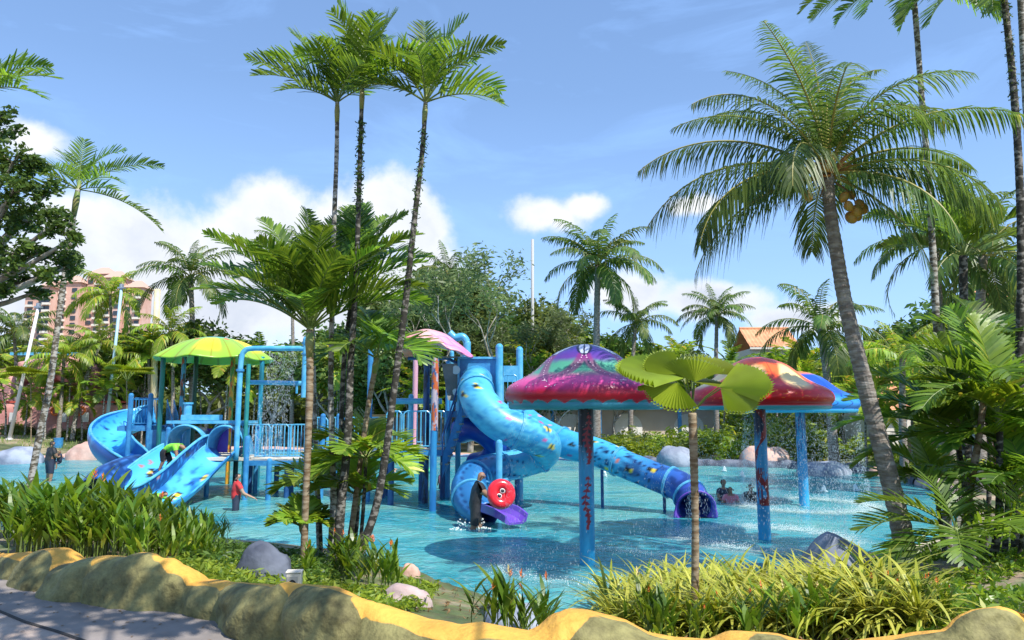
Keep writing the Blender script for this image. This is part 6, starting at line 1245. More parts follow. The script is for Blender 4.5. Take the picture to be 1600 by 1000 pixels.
# ============================================================ buildings and posts
M['hotelr'] = mat('faded_pink_roof', (.55,.36,.28), .9); M['hotel'] = mat('pink_render', (.62,.36,.28), .85, (.68,.44,.36), .3); M['hotelw'] = mat('cream_render', (.74,.68,.60), .8); M['glassd'] = mat('dark_window_glass', (.05,.06,.07), .15); M['tile'] = mat('terracotta_roof', (.58,.25,.12), .8, (.70,.34,.17), .9, bump=.03, bscale=2)
def hotel():
    Y0 = 300; s = Y0/FPX; b = W(118,640,Y0); b.z = 0; t = thing('hotel', 'far pink high rise hotel with cream balconies and stepped roofs', 'hotel', b); zof = lambda py: W(118,py,Y0).z
    blocks = [(30,66,462,0),(66,78,450,-4),(76,112,440,2),(112,152,424,6),(146,176,432,3),(176,206,446,5)]
    wm = MB(); wm.box((0,0,0),(2.0,.3,1.7)); wme = wm.mesh('window', M['glassd']); bm_ = MB(); bm_.box((0,0,0),(2.9,1.1,.9)); bme = bm_.mesh('balcony', M['hotelw']); wn = 0
    for k, (x0, x1, pt, dy) in enumerate(blocks):
        a, c = (x0-800)*s, (x1-800)*s; zt = zof(pt); mb = MB(); mb.box(((a+c)/2, Y0+dy+4, zt/2), (c-a-.15, 8, zt)); mb.build('wall', M['hotel'], t)
        mb = MB(); hw = (c-a)/2+.8; cx_ = (a+c)/2; cy_ = Y0+dy+4; mb.add([(cx_-hw,cy_-5,zt),(cx_+hw,cy_-5,zt),(cx_+hw,cy_+5,zt),(cx_-hw,cy_+5,zt),(cx_-hw*.25,cy_,zt+3.6),(cx_+hw*.25,cy_,zt+3.6)], [(0,1,5,4),(1,2,5),(2,3,4,5),(3,0,4),(3,2,1,0)]); mb.build('roof', M['hotelr'], t)
        n = max(2, int((c-a)/3.4))
        for j in range(14):
            z = zt-3.2-j*2.9
            if z < 26: break
            for i in range(n):
                if wn > 235: break
                x = a+(i+.5)*(c-a)/n; use(wme, 'window', t, V(x, Y0+dy-.12, z)-b); wn += 1
                if (i+k) % 2 == 0: use(bme, 'balcony', t, V(x, Y0+dy-.6, z-1.1)-b)
hotel()
def rock_house():
    Y = 66; b = W(80,650,Y); b.z = 0; t = thing('rock_house', 'pink sculpted rock building with dark cave openings behind the left palms', 'building', b); s = Y/FPX
    def rock(x0, x1, y0, y1, seed, dy=0, dep=3, m='r_pink2'):
        mb = MB(); mb.ball((0,0,0), 1, 30, 18); c = V(((x0+x1)/2-800)*s, Y+dy, W(0,(y0+y1)/2,Y).z); hx, hz = (x1-x0)/2*s, (y1-y0)/2*s; o = []
        for v in mb.v: p = Vector(v); n = mn.fractal(p*1.8+V(seed*5,0,0), 1, 2, 5); q = p*(1+.22*n); o.append(tuple(c+V(math.copysign(abs(q.x)**.6,q.x)*hx, q.y*dep, math.copysign(abs(q.z)**.6,q.z)*hz)))
        mb.v = o; mb.build('rock', M[m], t, smooth=True)
    M['r_pink2'] = mat('pink_rock_render', (.46,.20,.18), .85, (.62,.32,.28), .5, (.4,.6), bump=.08, bscale=2.5)
    M['cave'] = mat('dark_cave_inside', (.02,.012,.012), .9)
    for a in ((-40,50,572,668,1,2),(30,112,560,600,2,1),(98,150,555,606,3,1),(150,176,552,610,4,1),(-30,14,600,660,5,-1),(74,86,596,660,6,-.5),(106,118,600,660,7,-.5),(150,168,595,664,8,-.5),(14,40,640,668,9,-1)): rock(*a)
    mb = MB(); mb.box(((95-800)*s, Y+3.5, 2.3), (11, .4, 5)); mb.build('cave_wall', M['cave'], t)
    mb = MB(); mb.box(((60-800)*s, Y+2, W(0,552,Y).z), (6,3,.25)); mb.build('awning', M['lblue'], t)
rock_house()
def lowwall():
    Y = 60; s = Y/FPX; x0, x1 = (-160-800)*s, (215-800)*s; t = thing('low_wall', 'low bumpy pink wall with a red rail in front of the rock building', 'wall', ((x0+x1)/2, Y, 0)); mb = MB(); n = 70; vs = []; K = 10
    for i in range(n+1):
        x = x0+(x1-x0)*i/n; h = 1.5+.25*mn.noise(V(x*.8,0,0))+.12*mn.noise(V(x*2.5,4,0))
        for k in range(K+1): an = math.pi*k/K; q = V(x, Y-math.cos(an)*.5, 1.0+(h+1.05)*math.sin(an)**.5); q += V(.2,1,.5)*.12*mn.noise(q*1.3); vs.append(tuple(q))
    mb.add(vs, [(i*(K+1)+k, (i+1)*(K+1)+k, (i+1)*(K+1)+k+1, i*(K+1)+k+1) for i in range(n) for k in range(K)]); mb.build('wall', M['r_pink2'], t, smooth=True)
    mb = MB(); mb.box(((x0+x1)/2, Y-.1, 3.72), (x1-x0, .12, .16)); mb.build('rail', mat('red_rail', (.5,.08,.05), .6), t)
    for px in (99,138): mb = MB(); c = V((px-800)*s, Y-.62, 3.0); mb.tube([c+V(math.cos(a*.314)*.32,0,math.sin(a*.314)*.32) for a in range(20)], .09, 8, closed=True); mb.build('lifebuoy', mat('orange_lifebuoy', (.75,.18,.04), .5), smooth=True, label='orange lifebuoy on the low pink wall, '+('left' if px < 110 else 'right')+' one of the two', cat='lifebuoy', group='lifebuoys on the low pink wall')
    for px, c in ((35,(.6,.6,.6)),(112,(.7,.72,.75)),(146,(.75,.75,.72))): mb = MB(); p = V((px-800)*s, Y-.64, 2.5); mb.box((p.x,p.y,p.z),(.55,.05,.75)); mb.build('sign_board', mat('notice', c, .6), t)
lowwall()
def pole(px0, py0, px1, py1, Y, r, c, label, top=None, cat='pole'):
    a = W(px0, py0, Y); a.z = gz(a.x, Y)-.02; b = W(px1, py1, Y); t = thing('pole', label, cat, a); mb = MB(); mb.tube([a, b], [r, r*.8], 12); mb.build('shaft', c, t, smooth=True)
    mb = MB(); mb.tube([a, a+V(0,0,.12)], r*1.8, 12); mb.build('foot', c, t)
    if top: mb = MB(); mb.box(b, (.5,.3,.12)); mb.tube([b, b+V(0,0,.3)], r*1.2, 8); mb.build('lamp_head', M['steel'], t)
wp = mat('white_pole_paint', (.72,.70,.72), .5); cp = mat('cream_pole_paint', (.72,.58,.32), .6, (.62,.55,.42), 2)
pole(16,668,60,480,54,.13,wp,'white leaning lamp pole at the far left', 1); pole(238,680,246,452,58,.28,cp,'stout cream pole behind the left play tower')
pole(165,668,190,450,56,.13,mat('pale_blue_pole',(.35,.52,.60),.5),'pale blue pole with a lamp at the left of the spiral slide',1); pole(832,690,832,374,57,.14,mat('grey_pole',(.42,.42,.41),.6),'plain tall grey pole rising above the airy trees')
pole(612,690,614,560,54,.17,M['pinkpost'],'thin pink pole behind the footbridge')
p = W(93,668,53); mb = MB(); t = thing('bin', 'blue barrel bin on the sand at the far left', 'bin', (p.x,53,gz(p.x,53)-.02), s=.75); mb.lathe([(.001,0),(.36,0),(.40,.3),(.40,.85),(.43,.88),(.43,.95),(.38,.95),(.36,.6),(.001,.6)], (0,0,0), 20); mb.build('barrel', M['mblue'], t, smooth=False, local=True)
def roof(px0, px1, pyt, pyb, Y, label, base=None, slope=.5):
    a, b = W(px0,pyb,Y), W(px1,pyb,Y); zt = W(px0,pyt,Y+2.5).z; t = thing('house', label, 'house', (a.x, Y, 0)); mb = MB(); w = b.x-a.x
    mb.box(((a.x+b.x)/2, Y+2.6, a.z/2-.05), (w*.94, 4.4, a.z-.1)); mb.build('wall', M['hotelw'], t)
    n = int(w/.3); vs = []; fs = []
    for i in range(n*2+1):
        x = a.x+w*i/(n*2); dz = .05 if i % 2 else 0
        for k in range(9): f = k/8; vs.append((x, Y+f*2.6, a.z+(zt-a.z)*f+dz+(.03 if k % 2 else 0)))
    for i in range(n*2):
        for k in range(8): q = i*9+k; fs.append((q, q+9, q+10, q+1))
    o = len(vs); vs += [(a.x,Y+5.2,a.z),(b.x,Y+5.2,a.z),(b.x,Y+2.6,zt),(a.x,Y+2.6,zt)]; fs.append((o,o+3,o+2,o+1)); mb = MB(); mb.add(vs, fs); mb.build('tiled_roof', M['tile'], t)
    mb = MB(); mb.tube([V(a.x,Y+2.6,zt+.05), V(b.x,Y+2.6,zt+.05)], .12, 8); mb.build('ridge', M['tile'], t)
    mb = MB(); mb.box(((a.x+b.x)/2, Y+.03, a.z-.1), (w, .06, .16)); mb.build('fascia', M['hotelw'], t); return t
roof(1172,1252,514,542,58,'house with a terracotta tiled roof behind the red mushroom'); roof(1368,1432,592,642,40,'low house with an orange tiled roof right of the leaning coconut trunk'); roof(1548,1650,452,478,66,'tall house with a terracotta roof at the right edge')
def arch_house():
    Y = 52; s = Y/FPX; x0, x1 = (858-800)*s, (1135-800)*s; b = V((x0+x1)/2, Y, 0); t = thing('pavilion', 'beige pavilion with arched white bays and blue posts behind the mushrooms', 'pavilion', b); M['beige'] = mat('beige_wall', (.62,.51,.43), .85, (.68,.57,.48), .8)
    H = 3.3; mb = MB(); mb.box(((x0+x1)/2, Y+3, H/2), (x1-x0, .3, H)); mb.build('back_wall', M['beige'], t); mb = MB(); mb.box(((x0+x1)/2, Y+2.6, H+.12), (x1-x0+1, 1.4, .25)); mb.build('roof_slab', M['greyp'], t)
    M['bay'] = mat('white_bay', (.85,.82,.77), .8)
    for px in (895, 988, 1088):
        c = (px-800)*s; r = 24*s; vs = []; K = 14; pts = [(c-r,0.1),(c+r,0.1)]+[(c+r*math.cos(math.pi*k/K), 1.75+r*.95*math.sin(math.pi*k/K)) for k in range(K+1)]; n = len(pts); mb = MB(); mb.add([(x,Y+2.82,z) for x,z in pts]+[(x,Y+2.70,z) for x,z in pts], [tuple(range(n,2*n))]+[(i,(i+1)%n,n+(i+1)%n,n+i) for i in range(n)]); mb.build('arched_bay', M['bay'], t)
    for px in (1058,1116,935,862): mb = MB(); mb.box(((px-800)*s, Y-.3, H/2), (.24,.24,H)); mb.build('post', M['mblue'], t)
    mb = MB(); 
    for i in range(16): mb.tube([V((1062-800)*s+i*.16, Y-.3, .2), V((1062-800)*s+i*.16, Y-.3, 1.15)], .03, 5)
    mb.tube([V((1060-800)*s, Y-.3, 1.15), V((1116-800)*s, Y-.3, 1.15)], .05, 6); mb.build('railing', M['mblue'], t)
    c = V((1053-800)*s*.9, Y*.9, 0); mb = MB(); mb.box((c.x, c.y, .7), (1.0,.8,1.2)); mb.box((c.x, c.y, 1.34), (1.15,.95,.1)); mb.build('plinth', M['hotelw'], label='cream square plinth in the planting before the pavilion', cat='plinth')
arch_house()
def timber_fence():
    Y = 36; s = Y/FPX; t = thing('fence', 'brown vertical board fence behind the leaning coconut trunk', 'fence', ((1440-800)*s, Y, gz((1440-800)*s, Y)-.03)); bd = MB(); bd.box((0,0,.75), (.24,.04,1.5)); me = bd.mesh('board', mat('brown_fence_board', (.22,.14,.08), .85, (.34,.24,.15), 4, stretch=(1,1,.2), obj_rand=.25))
    for i in range(15): use(me, 'board', t, ((i-4)*.27, 0, 0), (0,0,0))
    mb = MB(); mb.box((.8,.05,.35),(4,.05,.09)); mb.box((.8,.05,1.2),(4,.05,.09)); mb.build('rail', mat('fence_rail', (.2,.13,.08), .85), t, local=True)
timber_fence()
def kiosk():
    Y = 27; s = Y/FPX; x0, x1 = (1515-800)*s, (1660-800)*s; t = thing('kiosk', 'dark stall with a white awning and pale counter at the right edge', 'kiosk', ((x0+x1)/2, Y, .2)); mb = MB(); mb.box(((x0+x1)/2, Y, 3.05), (x1-x0+.6, 2.4, .14)); mb.build('awning', M['hotelw'], t)
    mb = MB(); mb.box(((x0+x1)/2, Y+1.2, 1.6), (x1-x0, .1, 2.9)); mb.build('back_wall', mat('dark_wood', (.06,.03,.02), .7), t); mb = MB(); mb.box(((x0+x1)/2, Y-.6, .7), (x1-x0, .5, 1.1)); mb.build('counter', M['greyp'], t)
    for x in (x0+.1, x1-.1, (x0+x1)/2): mb = MB(); mb.tube([V(x,Y-.9,.1), V(x,Y-.9,3)], .06, 8); mb.build('post', mat('red_brown_post', (.22,.07,.04), .6), t)
kiosk()
def stall():
    Y = 57; s = Y/FPX; x0, x1 = (585-800)*s, (735-800)*s; t = thing('food_stall', 'open stall with an orange roof behind the footbridge', 'stall', ((x0+x1)/2, Y, .2)); mb = MB(); mb.box(((x0+x1)/2, Y, 2.6), (x1-x0, 3, .25)); mb.build('roof', mat('ochre_roof', (.50,.26,.10), .7), t)
    for i in range(5): x = x0+.2+(x1-x0-.4)*i/4; mb = MB(); mb.tube([V(x,Y-1.4,0), V(x,Y-1.4,2.5)], .09, 8); mb.build('post', M['greyp'], t)
    mb = MB(); mb.box(((x0+x1)/2, Y-1.2, .6), (x1-x0-.4,.5,1.0)); mb.build('counter', mat('yellow_counter', (.65,.45,.12), .6), t)
    mb = MB(); mb.box(((x0+x1)/2, Y+1.4, 1.3), (x1-x0,.1,2.4)); mb.build('back_wall', M['beige'], t)
stall()
for i, (px, c, lab, hd) in enumerate(((592,'mblue','person in blue standing left in the queue behind the footbridge',R(10)),(604,'navy','person in navy near the pink pole behind the footbridge',R(90)),(700,'mblue','person in blue by the stall behind the right play tower',R(200)),(632,'pinkc','person in pink by the stall counter behind the footbridge',R(150)),(500,'navy','person in navy on the far bank behind the footbridge posts',R(180)))):
    p = W(px, 690, 53); person(lab, V(p.x, 53, gz(p.x,53)), hd, {}, 1.0, 1.15, 'skin', c, 'navy', fingers=False)

# ============================================================ shore shrubs
def shrub_mesh(seed, m, r=.55, n=60, per=14, size=.09, asp=.35):
    rr = np.random.RandomState(seed); cs = []; 
    for i in range(n): a = rr.uniform(0,6.28); q = rr.uniform(0,1)**.5*r; cs.append((math.cos(a)*q, math.sin(a)*q, rr.uniform(.1,1)*(1-.6*(q/r)**2)*r*1.3))
    mb = MB(); leafcloud(mb, cs, .16, per, size, rr, 1, 0, asp); return mb.mesh('shrub', M[m])
SH = {'g': shrub_mesh(1,'shrub'), 'd': shrub_mesh(2,'broad2'), 'r': shrub_mesh(3,'red_leaf', .4, 40, 12, .10, .2), 'b': shrub_mesh(4,'helic', .5, 50, 12, .12, .22)}
def shrub(px, py, k, s, label, group, z=None):
    p = G(px, py, .15); p.z = gz(p.x, p.y)-.03 if z is None else z; o = bpy.data.objects.new('shrub', SH[k]); col.objects.link(o); o.location = p; o.scale = (s*rnd.uniform(.85,1.2), s*rnd.uniform(.85,1.2), s*rnd.uniform(.85,1.2)); o.rotation_euler = (0,0,rnd.uniform(0,6.28)); tag(o, label, 'shrub', group)
for i in range(26): shrub(935+i*8.2+rnd.uniform(-3,3), rnd.uniform(711,717), rnd.choice('gbgd'), rnd.uniform(1.3,1.9), 'low leafy shrub along the bank before the pavilion', 'low shrubs before the pavilion')
for i in range(30): shrub(1145+i*7+rnd.uniform(-3,3), rnd.uniform(702,722), rnd.choice('ggb'), rnd.uniform(1.6,3.2), 'yellow green shrub on the bank behind the pink boulder and blue pole', 'yellow green shrubs on the far right bank')
for i in range(22): shrub(926+i*7+rnd.uniform(-4,4), rnd.uniform(694,702), 'r', rnd.uniform(2.2,3.8), 'dark red cordyline against the pavilion wall', 'red cordylines against the pavilion')
for i in range(26): shrub(1350+i*11+rnd.uniform(-4,4), rnd.uniform(718,752), rnd.choice('bbg'), rnd.uniform(.7,1.2), 'grassy shrub on the lawn right of the pool', 'grassy shrubs on the right lawn')
for i in range(20): shrub(-20+i*9+rnd.uniform(-4,4), rnd.uniform(690,701), rnd.choice('gbd'), rnd.uniform(1.0,1.6), 'low shrub on the bank behind the left boulders', 'low shrubs behind the left boulders')
for i in range(50): shrub(250+i*13+rnd.uniform(-4,4), rnd.uniform(683,694), rnd.choice('gdbd'), rnd.uniform(2.0,3.6), 'bushy shrub on the bank behind the play towers', 'bushy shrubs behind the play towers')

for i in range(62): shrub(150+i*23+rnd.uniform(-6,6), rnd.uniform(688,691), rnd.choice('gdd'), rnd.uniform(5.0,7.5), 'large dark bush at the foot of the tree belt, '+lm(150+i*23), 'large bushes at the foot of the tree belt')

for px, Y, s, k in ((1240,50,.62,'olive'),(1290,50,.66,'dense'),(1340,46,.6,'olive'),(1210,55,.5,'dense'),(1480,42,.6,'dense'),(1560,44,.75,'dense'),(640,55,.75,'olive'),(560,58,.7,'dense'),(800,54,.8,'olive'),(880,48,.7,'dense'),(960,52,.62,'olive')):
    bg_tree(k, 0 if k == 'olive' else 1, px, Y, s*1.25, 'bushy tree nearer than the far belt, '+lm(px)+(', the leftmost' if (px, Y) in ((1240,50),(1290,50),(800,54),(640,55),(1480,42)) else ''), rnd.uniform(0,6.28))

for px, Y, yc, sc_ in ((1262,44,600,1.5),(1318,43,612,1.5),(1352,37,628,1.3),(1425,35,600,1.5),(1450,33,640,1.2),(1215,47,585,1.5)):
    bg_palm(px, 690, Y, yc, 'leafy feather palm filling the gap '+('behind the blue mushroom' if px < 1300 else 'beside the leaning coconut trunk'), 'areca_far', 16, sc_*1.25, 'barkpale', .06, 0, 300+px, 'areca' if px % 2 else None, 'feather_palm', 'feather palms filling the right middle distance')

for i, px in enumerate((-30,8,38,70,104,128,158,186)):
    bg_palm(px, 690, 55.5+(i % 3)*.8, (612,598,624)[i % 3], 'short leafy palm in front of the low pink wall, '+lm(px), 'areca_far', 13, 1.35, 'barkpale', .06, (-1)**i*6, 500+i, None if i % 2 else 'areca', 'feather_palm', 'short palms before the low pink wall')
# ============================================================ foreground planting
def blade(mb, p, az, e, L, w, bend, seg=5, mi=0, fold=.0, prof=(.35,.8,1,.9,.55,.05)):
    q = Vector(p); s = V(-math.sin(az), math.cos(az), 0); vs = []; k = len(prof)-1
    for i in range(seg+1):
        t = i/seg; hw = w/2*np.interp(t*k, range(k+1), prof); vs += [tuple(q-s*hw), tuple(q+s*hw)]; a = e-bend*t; q = q+V(math.cos(az)*math.cos(a), math.sin(az)*math.cos(a), math.sin(a))*(L/seg)
    mb.add(vs, [(2*i, 2*i+1, 2*i+3, 2*i+2) for i in range(seg)], mi)
rf = random.Random(77)
def helic_mesh(seed):
    r = random.Random(seed); lv = MB()
    for s_ in range(r.randint(4,6)):
        bx, by = r.gauss(0,.10), r.gauss(0,.10); h = r.uniform(.5,.95); lean = r.uniform(0,6.28); le = r.uniform(.0,.16); top = V(bx+math.cos(lean)*le, by+math.sin(lean)*le, h)
        lv.tube([V(bx,by,-.05), V(bx,by,h*.5), top], [.012,.010,.006], 5, 1)
        for k in range(r.randint(4,6)):
            f = .35+.65*k/5; p = V(bx,by,0).lerp(top, f); az = lean+k*math.pi+r.uniform(-.6,.6); blade(lv, p, az, r.uniform(.8,1.35), r.uniform(.42,.66), r.uniform(.075,.11), r.uniform(.25,.8))
    return lv.mesh('leaves', [M['helic'], M['rachis_g']])
HM = [helic_mesh(i) for i in range(7)]
M['orange'] = mat('orange_bract', (.80,.20,.03), .5); M['ybract'] = mat('pale_yellow_bract', (.75,.60,.25), .5)
def flower_mesh(m, seed):
    r = random.Random(seed); mb = MB(); mb.tube([V(0,0,0), V(.01,0,.5), V(.0,.01,.98)], [.006,.005,.004], 5, 1)
    for k in range(5):
        az = r.uniform(-.3,.3)+(k % 2)*math.pi; z = .93+k*.022; blade(mb, (0,0,z), az, .5+.17*k, .10-.008*k, .022, -.3, 4, 0, prof=(.6,1,.7,.4,.05)); blade(mb, (0,0,z), az+1.57, .5+.17*k, .09-.008*k, .018, -.3, 4, 0, prof=(.6,1,.7,.4,.05))
    return mb.mesh('flower', [M[m], M['rachis_g']])
FL = [flower_mesh('orange', 1), flower_mesh('orange', 2), flower_mesh('ybract', 3)]
def heliconia(px, py, s, label, group=None, fl=0, z=None):
    p = G(px, py, .6 if z is None else z)
    for _ in range(4): p = G(px, py, gz(p.x, p.y))
    t = thing('heliconia_plant', label, 'plant', p, group, rf.uniform(0,6.28), s); use(rf.choice(HM), 'leaves', t)
    for k in range(fl): use(rf.choice(FL), 'flower', t, (rf.uniform(-.1,.1), rf.uniform(-.1,.1), 0), (rf.uniform(-.15,.15), rf.uniform(-.15,.15), rf.uniform(0,6)), rf.uniform(.9,1.3))
hl = 'tall green heliconia in the dense bed behind the wall at the left'; hg = 'heliconias in the bed behind the left wall'
def hlab(x, y):
    a = 'at the left frame edge' if x < 50 else 'below the man with the child' if x < 120 else 'below the spiral slide' if x < 200 else 'below the twin slide' if x < 290 else 'next to the slate boulder'
    return ('tall' if x < 200 else 'shorter')+' green heliconia '+a+', '+('at the water side' if y < 822 else 'in the middle of the bed' if y < 852 else 'close to the wall')
n = 0
for row, (py, x0, x1, s) in enumerate(((795,-60,200,1.05),(812,-60,300,1.05),(828,-60,340,1.05),(843,-50,372,1.0),(857,-30,372,.98),(868,40,350,.92),(880,190,345,.85),(866,-30,190,.8),(874,120,330,.72))):
    x = x0
    while x < x1:
        sc_ = s*rf.uniform(.8,1.1)*(.74 if x < 150 else max(.36, .78-.40*(x-150)/210)); py_ = py+rf.uniform(-5,5)
        if 352 < x and py_ > 840: x += 15; continue
        if not (py_ > 846 and x < 20) and n < 280: heliconia(x, py_, sc_, hlab(x, py_), hg, 1 if rf.random() < .07 else 0); n += 1
        x += rf.uniform(11,18)*(1.25 if row > 4 else 1)
for px, py, s, lab in ((590,928,.62,'broad leaved green plant on the shore right of the clump'),(615,925,.50,'smaller broad leaved plant beside the mauve shore rock'),(565,925,.45,'young heliconia at the foot of the spotted trunk'),(790,1000,.62,'tall heliconia with orange buds standing in front of the lavender boulder'),(770,1003,.55,'short heliconia left of the lavender boulder'),(835,1005,.5,'short heliconia right of the lavender boulder'),(860,1000,.45,'small heliconia at the crest of the gold wall'),(815,1008,.5,'middle heliconia against the lavender boulder')):
    heliconia(px, py, s, lab, None, 2 if s > .55 else 1)
for i in range(16): heliconia(1360+i*8+rf.uniform(-6,6), rf.uniform(965,992), rf.uniform(.30,.42), 'orange flowered heliconia between the striped bushes and the gold rock', 'orange flowered heliconias at the lower right', 1)
for i in range(10): heliconia(rf.uniform(960,1300), rf.uniform(996,1012), rf.uniform(.36,.5), 'dark green heliconia growing through the striped bushes', 'heliconias among the striped bushes', 1)
for i in range(8): heliconia(rf.uniform(480,590), rf.uniform(895,925), rf.uniform(.4,.55), 'orange flowered heliconia around the white junction box', 'heliconias around the junction box', 1)
# striped strap-leaf bushes
def stripemat():
    m = leafmat('striped_yellow_strap_leaf', (.30,.34,.035), (.55,.53,.10), trans=.3, rough=.4, yel=(.10,.20,.03), yf=.72, objr=.05); return m
M['stripe'] = stripemat()
def strap_mesh(seed):
    r = random.Random(seed); mb = MB()
    for k in range(46):
        az = k*golden; e = r.uniform(.35,1.35); L = r.uniform(.42,.68); bd = (1.9-e*.6)*r.uniform(.7,1.3); h = r.uniform(0,.14)
        blade(mb, (0,0,h), az, e, L, .036, bd, 6, 0, prof=(.8,1,1,.8,.5,.03)); 
        blade(mb, (0,0,h+.003), az+.004, e, L*.97, .013, bd, 6, 1, prof=(.6,.8,.8,.6,.4,.03))
    return mb.mesh('leaves', [M['stripe'], M['helic']])
SM = [strap_mesh(i) for i in range(5)]
k = 0
for row, (py, x0, x1, s) in enumerate(((935,1015,1130,1.0),(948,985,1330,1.0),(962,955,1400,1.05),(978,950,1440,1.1),(995,960,1440,1.05))):
    x = x0
    while x < x1:
        p = G(x, py, .5)
        for _ in range(4): p = G(x, py+rf.uniform(-3,3), gz(p.x, p.y))
        t = thing('striped_bush', 'yellow striped bush '+('left of the fan palm trunk' if x < 1065 else 'at the foot of the fan palm' if x < 1130 else 'below the slate boulder' if x > 1280 else 'between the fan palm and the slate boulder')+(', at the water' if row < 2 else ', at the wall'), 'bush', p, 'striped bushes above the gold wall', rf.uniform(0,6.28), s*rf.uniform(.8,1.25)); use(SM[k % 5], 'leaves', t, (0,0,0)); k += 1
        x += rf.uniform(17,27)
# ground cover and litter
def ground_cover(name, n, area, size, m, label=None, h=(.02,.12)):
    mb = MB(); r = np.random.RandomState(8); X = r.uniform(area[0], area[1], n*3); Y = r.uniform(area[2], area[3], n*3); d = sdist(X, Y); wy = np.interp(X, WX, WY); noise_ = np.array([mn.noise(V(x*.8, y*.8, 3)) for x, y in zip(X, Y)])
    ok = (d > .12) & (Y > wy+.35) & (noise_ > -.15); X, Y = X[ok][:n], Y[ok][:n]; Z = ground_z(X, Y); P = np.stack([X, Y, Z+r.uniform(h[0], h[1], len(X))], 1); leafcloud(mb, P, .05, 3, size, r, 1, 0, .3); mb.build(name, M[m], kind='stuff')
ground_cover('ground_cover', 4200, (-4.2,-1.0,6,10.6), .05, 'shrub'); ground_cover('undergrowth', 2400, (-4.6,-2.1,9.3,12), .05, 'broad', h=(.02,.16))
ground_cover('leaf_litter', 1500, (-6,9,4.5,12), .035, 'dead', h=(.0,.03)); ground_cover('grass', 5200, (3.2,9,5,12), .06, 'helic', h=(.0,.10))
def lawn(name, n, pts, m='helic', L=.12):
    mb = MB(); r = random.Random(3); 
    for i in range(n):
        px, py = r.uniform(pts[0], pts[1]), r.uniform(pts[2], pts[3]); p = G(px, py, .2); 
        if sdist(np.array([p.x]), np.array([p.y]))[0] < .2: continue
        blade(mb, (p.x, p.y, gz(p.x, p.y)-.01), r.uniform(0,6.28), r.uniform(.9,1.5), L*r.uniform(.7,1.5), .03, .6, 3, 0, prof=(1,.8,.5,.05))
    mb.build(name, M[m], kind='stuff')
lawn('lawn_grass', 5000, (1345,1600,705,770), 'helic', .22); lawn('bank_grass', 2500, (0,170,680,705), 'helic', .25)
# dry fallen fronds on the shore behind the heliconia
t = thing('fallen_frond', 'dry brown fallen frond lying on the shore left of the palm clump', 'frond', G(430,872,.15)); mb = MB(); frond(mb, R(10), R(12), R(25), 1.8, 22, .35, .02, .5, .1, .5, mi=0); mb.build('frond', [M['dead'], M['dead']], t, local=True)
# white junction box
b = G(459, 925, .75); b.z = gz(b.x, b.y)-.02; t = thing('junction_box', 'small white electrical box with a round dial at the foot of the clump', 'electrical box', b, rz=R(8)); wmm = mat('off_white_plastic', (.72,.66,.56), .5)
mb = MB(); mb.box((0,0,.16),(.155,.13,.34)); mb.box((0,0,.34),(.17,.145,.02)); ob = mb.build('case', wmm, t, local=True); bv = ob.modifiers.new('bevel','BEVEL'); bv.width = .008; bv.segments = 2
mb = MB(); mb.box((-.01,-.067,.20),(.11,.012,.20)); mb.build('cover', mat('grey_cover', (.5,.47,.42), .5), t, local=True); mb = MB(); mb.tube([V(-.01,-.07,.23), V(-.01,-.082,.23)], .038, 18); mb.build('dial', M['black'], t, local=True); mb = MB(); mb.tube([V(-.01,-.082,.23), V(-.01,-.086,.23)], .022, 14); mb.build('glass', M['steel'], t, local=True)
mb = MB(); mb.box((-.01,-.075,.11),(.07,.01,.03)); mb.build('plate', M['dead'], t, local=True)

# ============================================================ falling water
def dropmat():
    m = bpy.data.materials.new('falling_water'); m.use_nodes = True; nt = m.node_tree; p = nt.nodes['Principled BSDF']; p.inputs['Base Color'].default_value = (.85,.90,.92,1); p.inputs['Roughness'].default_value = .15; p.inputs['Alpha'].default_value = .55; return m
M['drop'] = dropmat()
def streak(mb, p, l, w, d=V(0,0,-1)):
    a = V(w,0,0); b = V(0,w,0); q = p+d*l; mb.add([tuple(p), tuple(p+d*l*.6+a), tuple(p+d*l*.6+b), tuple(p+d*l*.6-a), tuple(p+d*l*.6-b), tuple(q)], [(0,1,2),(0,2,3),(0,3,4),(0,4,1),(5,2,1),(5,3,2),(5,4,3),(5,1,4)])
def curtain(cx, cy, R_, z1, n, name_lab, w=.006, l=(.015,.06), front=.5):
    mb = MB(); r = random.Random(int(cx*10))
    for i in range(n):
        a = r.uniform(0, 6.28); fall = r.random()**1.0; z = z1*(1-fall); rr = R_*(.96+.12*fall+r.gauss(0,.02)); streak(mb, V(cx+math.cos(a)*rr, cy+math.sin(a)*rr, z), r.uniform(*l)*(.5+1.6*fall), w*r.uniform(.5,1.0))
    mb.build('water_curtain', M['drop'], kind='stuff', label=name_lab, cat='water')
b1, b2, b3 = G(918,882), G(1195,842), G(1257,790)
curtain(b1.x, b1.y, 1.42, 2.70, 2600, 'sparse drops falling from the rim of the purple mushroom', .0038, (.012,.035))
curtain(b2.x, b2.y, 1.50, 2.72, 5200, 'water drops falling from the rim of the red mushroom', .0055, (.012,.04)); curtain(b3.x, b3.y, 1.64, 2.70, 6500, 'dense water drops falling from the rim of the blue mushroom', .007, (.015,.04))
